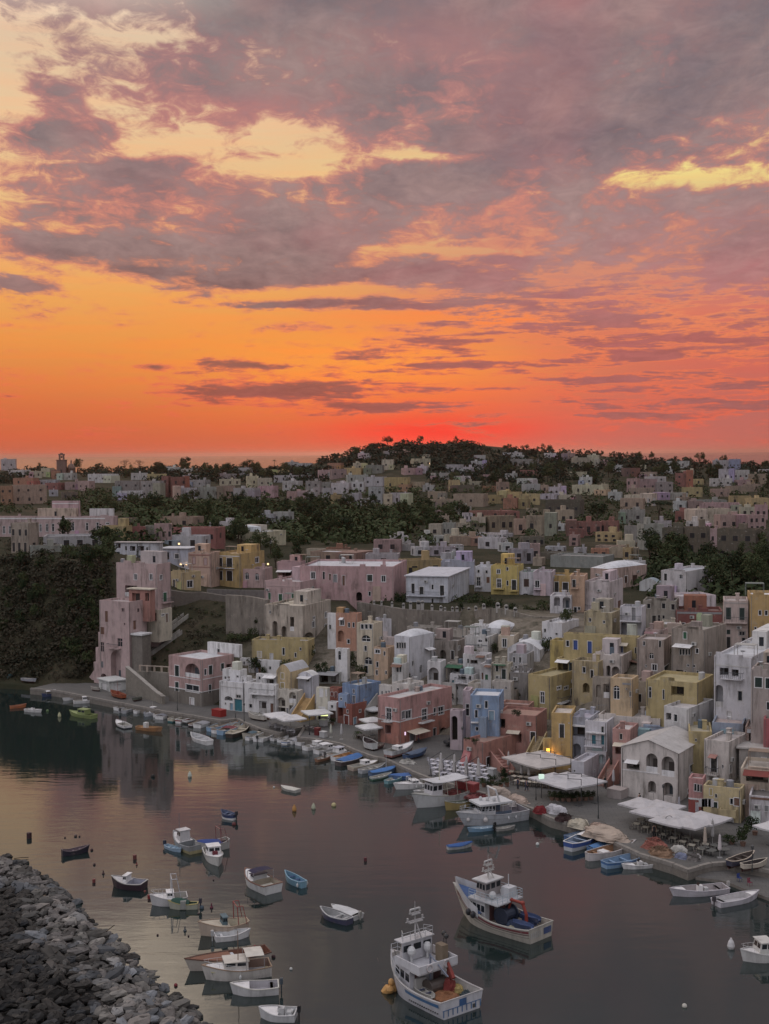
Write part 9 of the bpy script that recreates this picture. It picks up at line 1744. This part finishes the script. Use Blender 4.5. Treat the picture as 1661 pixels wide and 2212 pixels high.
beached('dark boat with a beige gunwale on the slipway', 753, 861, 729, 868.5, (.05, .05, .08), (.10, .08, .07), fb=.6, strake=(.5, .42, .34), th=3); beached('cream rowing boat with a dark inside on the slipway', 766, 867, 742, 871, (.54, .48, .40), (.06, .05, .05), fb=.5, strake=(.54, .48, .40), th=2)
beached('white and blue boat drawn up on the left beach', 35.5, 683, 22, 681.5, (.42, .42, .46), fb=.45); beached('dark teal covered boat on the left beach', 16, 678.5, 8, 680, (.04, .08, .08), cov=(.05, .95, .6, (.05, .09, .09)), fb=.5); beached('small white dinghy drawn up by the pink tower', 91.5, 690.5, 99, 691.5, (.4, .36, .32), fb=.4)
parasol('small white parasol at the lower right edge', 771, 845, 3.2, 2.4, (.6, .58, .58), side=False)
# floats and buoys on the water
def buoy(label, x, y, r, col, shape='ball', grp='buoys on the harbour water'):
    mb = MB(); r *= .78
    if shape == 'ball': mb.ball((0, 0, r*.4), r, r, r, 10, 6)
    elif shape == 'oval': mb.lathe((0, 0, -.1), [(.02, -.2), (r*.7, 0), (r, r*.9), (r*.75, r*2.0), (.12, r*2.7), (.1, r*3.0), (.02, r*3.05)], 10)
    elif shape == 'barrel': mb.cyl((0, 0, -.3), (0, 0, r*2.2), r, r, 12); mb.cyl((0, 0, r*.5), (0, 0, r*.7), r*1.05, r*1.05, 12)
    else: mb.cyl((0, 0, -.3), (0, 0, r*2.6), r*.5, r*.35, 8); mb.ball((0, 0, r*.3), r, r, r*.8, 8, 5)
    o = mb.obj('buoy', PAINT, None, col, loc=W(x, y, 0)); tag(o, label, 'buoy', grp)
DK = (.06, .03, .035); WT = (.6, .6, .58)
for lb, x, y, r, c, s in (('dark barrel buoy on the bright water at the far left', 29.2, 838, .42, DK, 'barrel'), ('tiny dark float left of a pair of floats', 65, 838, .16, DK, 'ball'), ('larger dark float of the close pair at the left', 75.6, 836.5, .26, DK, 'ball'), ('smaller dark float of the close pair at the left', 79.5, 836.8, .17, DK, 'ball'), ('dark float right of the dark rowing boat', 91.8, 850.5, .24, DK, 'ball'),
    ('red-brown buoy north of the thin stick float', 134.8, 859, .3, (.16, .05, .05), 'barrel'), ('thin red stick float below the red-brown buoy', 136.7, 865, .18, (.2, .05, .05), 'stick'), ('flat dark float below the dark rowing boat', 94.3, 865, .22, DK, 'ball'), ('dark upright buoy in the open left water', 103.3, 874, .22, DK, 'stick'), ('red upright buoy nearest the rocks', 93.9, 882.5, .24, (.18, .05, .05), 'barrel'),
    ('dark red float at the stern of the white cuddy boat', 145, 892, .2, (.2, .06, .05), 'ball'), ('red buoy by the raked wheel stand boat', 149.2, 898.5, .24, (.24, .04, .04), 'barrel'), ('white oval buoy off the rose pink house', 189.8, 777, .42, (.55, .58, .5), 'oval'), ('dark red float below the blue mid-harbour boat', 234, 825, .38, (.14, .04, .04), 'ball'), ('small white float in the dark reflections', 274, 787.5, .2, WT, 'ball'),
    ('orange oval buoy in mid harbour', 294.3, 811, .42, (.46, .24, .08), 'oval'), ('pale green oval buoy right of the orange one', 313.5, 809, .40, (.45, .46, .34), 'oval'), ('yellow lying buoy right of the pale green one', 333.8, 806, .45, (.52, .45, .24), 'ball'), ('small dark red buoy left of the near trawlers', 365.4, 861, .24, (.12, .03, .04), 'barrel'), ('white float below the excursion boat', 537.5, 844.8, .3, WT, 'ball'),
    ('big white oval buoy left of the edge-cut cabin boat', 731, 948.5, .5, (.62, .60, .60), 'oval'), ('white float alone near the bottom right', 684.5, 1007, .3, (.6, .57, .5), 'ball'), ('dark buoy with a red flag right of the green workboat', 211.5, 908, .26, (.12, .03, .05), 'stick'), ('teal buoy at the stern of the green workboat', 201.7, 908.5, .34, (.08, .11, .14), 'ball'), ('small dark float below the green workboat', 198.5, 914, .17, DK, 'ball'),
    ('teal stick buoy left of the cream gozzo', 185, 931, .24, (.07, .09, .11), 'stick'), ('tiny float below the teal stick buoy', 188.5, 936.5, .13, DK, 'ball'), ('tiny dark float far left of the cream gozzo', 157.6, 935.5, .15, DK, 'ball'), ('red ball buoy above the pale hardtop', 254.8, 947, .2, (.22, .03, .04), 'ball'), ('white float right of the white cruiser', 291, 969.5, .2, WT, 'ball'),
    ('red ball buoy near the rocks and the sailing hull', 175.8, 986, .24, (.2, .03, .04), 'ball'), ('dark round float off the stern of the white cruiser', 273.5, 957.5, .26, DK, 'ball'), ('second dark round float off the stern of the white cruiser', 267.8, 959.5, .24, (.2, .06, .05), 'ball'), ('dark green float beside the pink-reflecting motorboat', 47.5, 711.5, .38, (.12, .18, .08), 'ball'), ('pale yellow float left of the lime green cabin boat', 59.5, 717, .45, (.5, .48, .3), 'oval'),
    ('black bobbing float in the tower reflection', 153, 777, .4, (.02, .02, .02), 'ball'), ('dark float above the white boat with a red door', 213.5, 880.5, .13, DK, 'ball')): buoy(lb, x, y, r, c, s)
for lb, a, b, za, zb in (('driftwood pole leaning off the breakwater rocks', (103, 935), (114.5, 925), .6, 1.4), ('dark branch lying in the water by the rocks', (78, 913), (90, 917.5), .9, .1), ('thin stick floating beside the top of the rocks', (14, 858.5), (28.5, 857.5), .05, .12)):
    p, q = W(*a, za), W(*b, zb); mb = MB(); mb.tube([(0, 0, 0), tuple((q-p)*.5+Vector((0, 0, .06))), tuple(q-p)], .045, 5); o = mb.obj('driftwood', BARK, None, loc=p); tag(o, lb, 'driftwood')
# ---- evening haze over the land
mz = bpy.data.materials.new('haze_air'); mz.use_nodes = True; t = mz.node_tree; t.nodes.clear(); vo = t.nodes.new('ShaderNodeVolumePrincipled'); om = t.nodes.new('ShaderNodeOutputMaterial'); t.links.new(vo.outputs[0], om.inputs['Volume'])
vo.inputs['Color'].default_value = (.92, .66, .60, 1); vo.inputs['Density'].default_value = .000028; vo.inputs['Anisotropy'].default_value = .75
o = MB().box(-72000, 72000, -400, 72000, -8, 125).obj('haze', mz); o['kind'] = 'stuff'; o['label'] = 'thin violet evening haze over the harbour and the far hill'; o['category'] = 'haze'
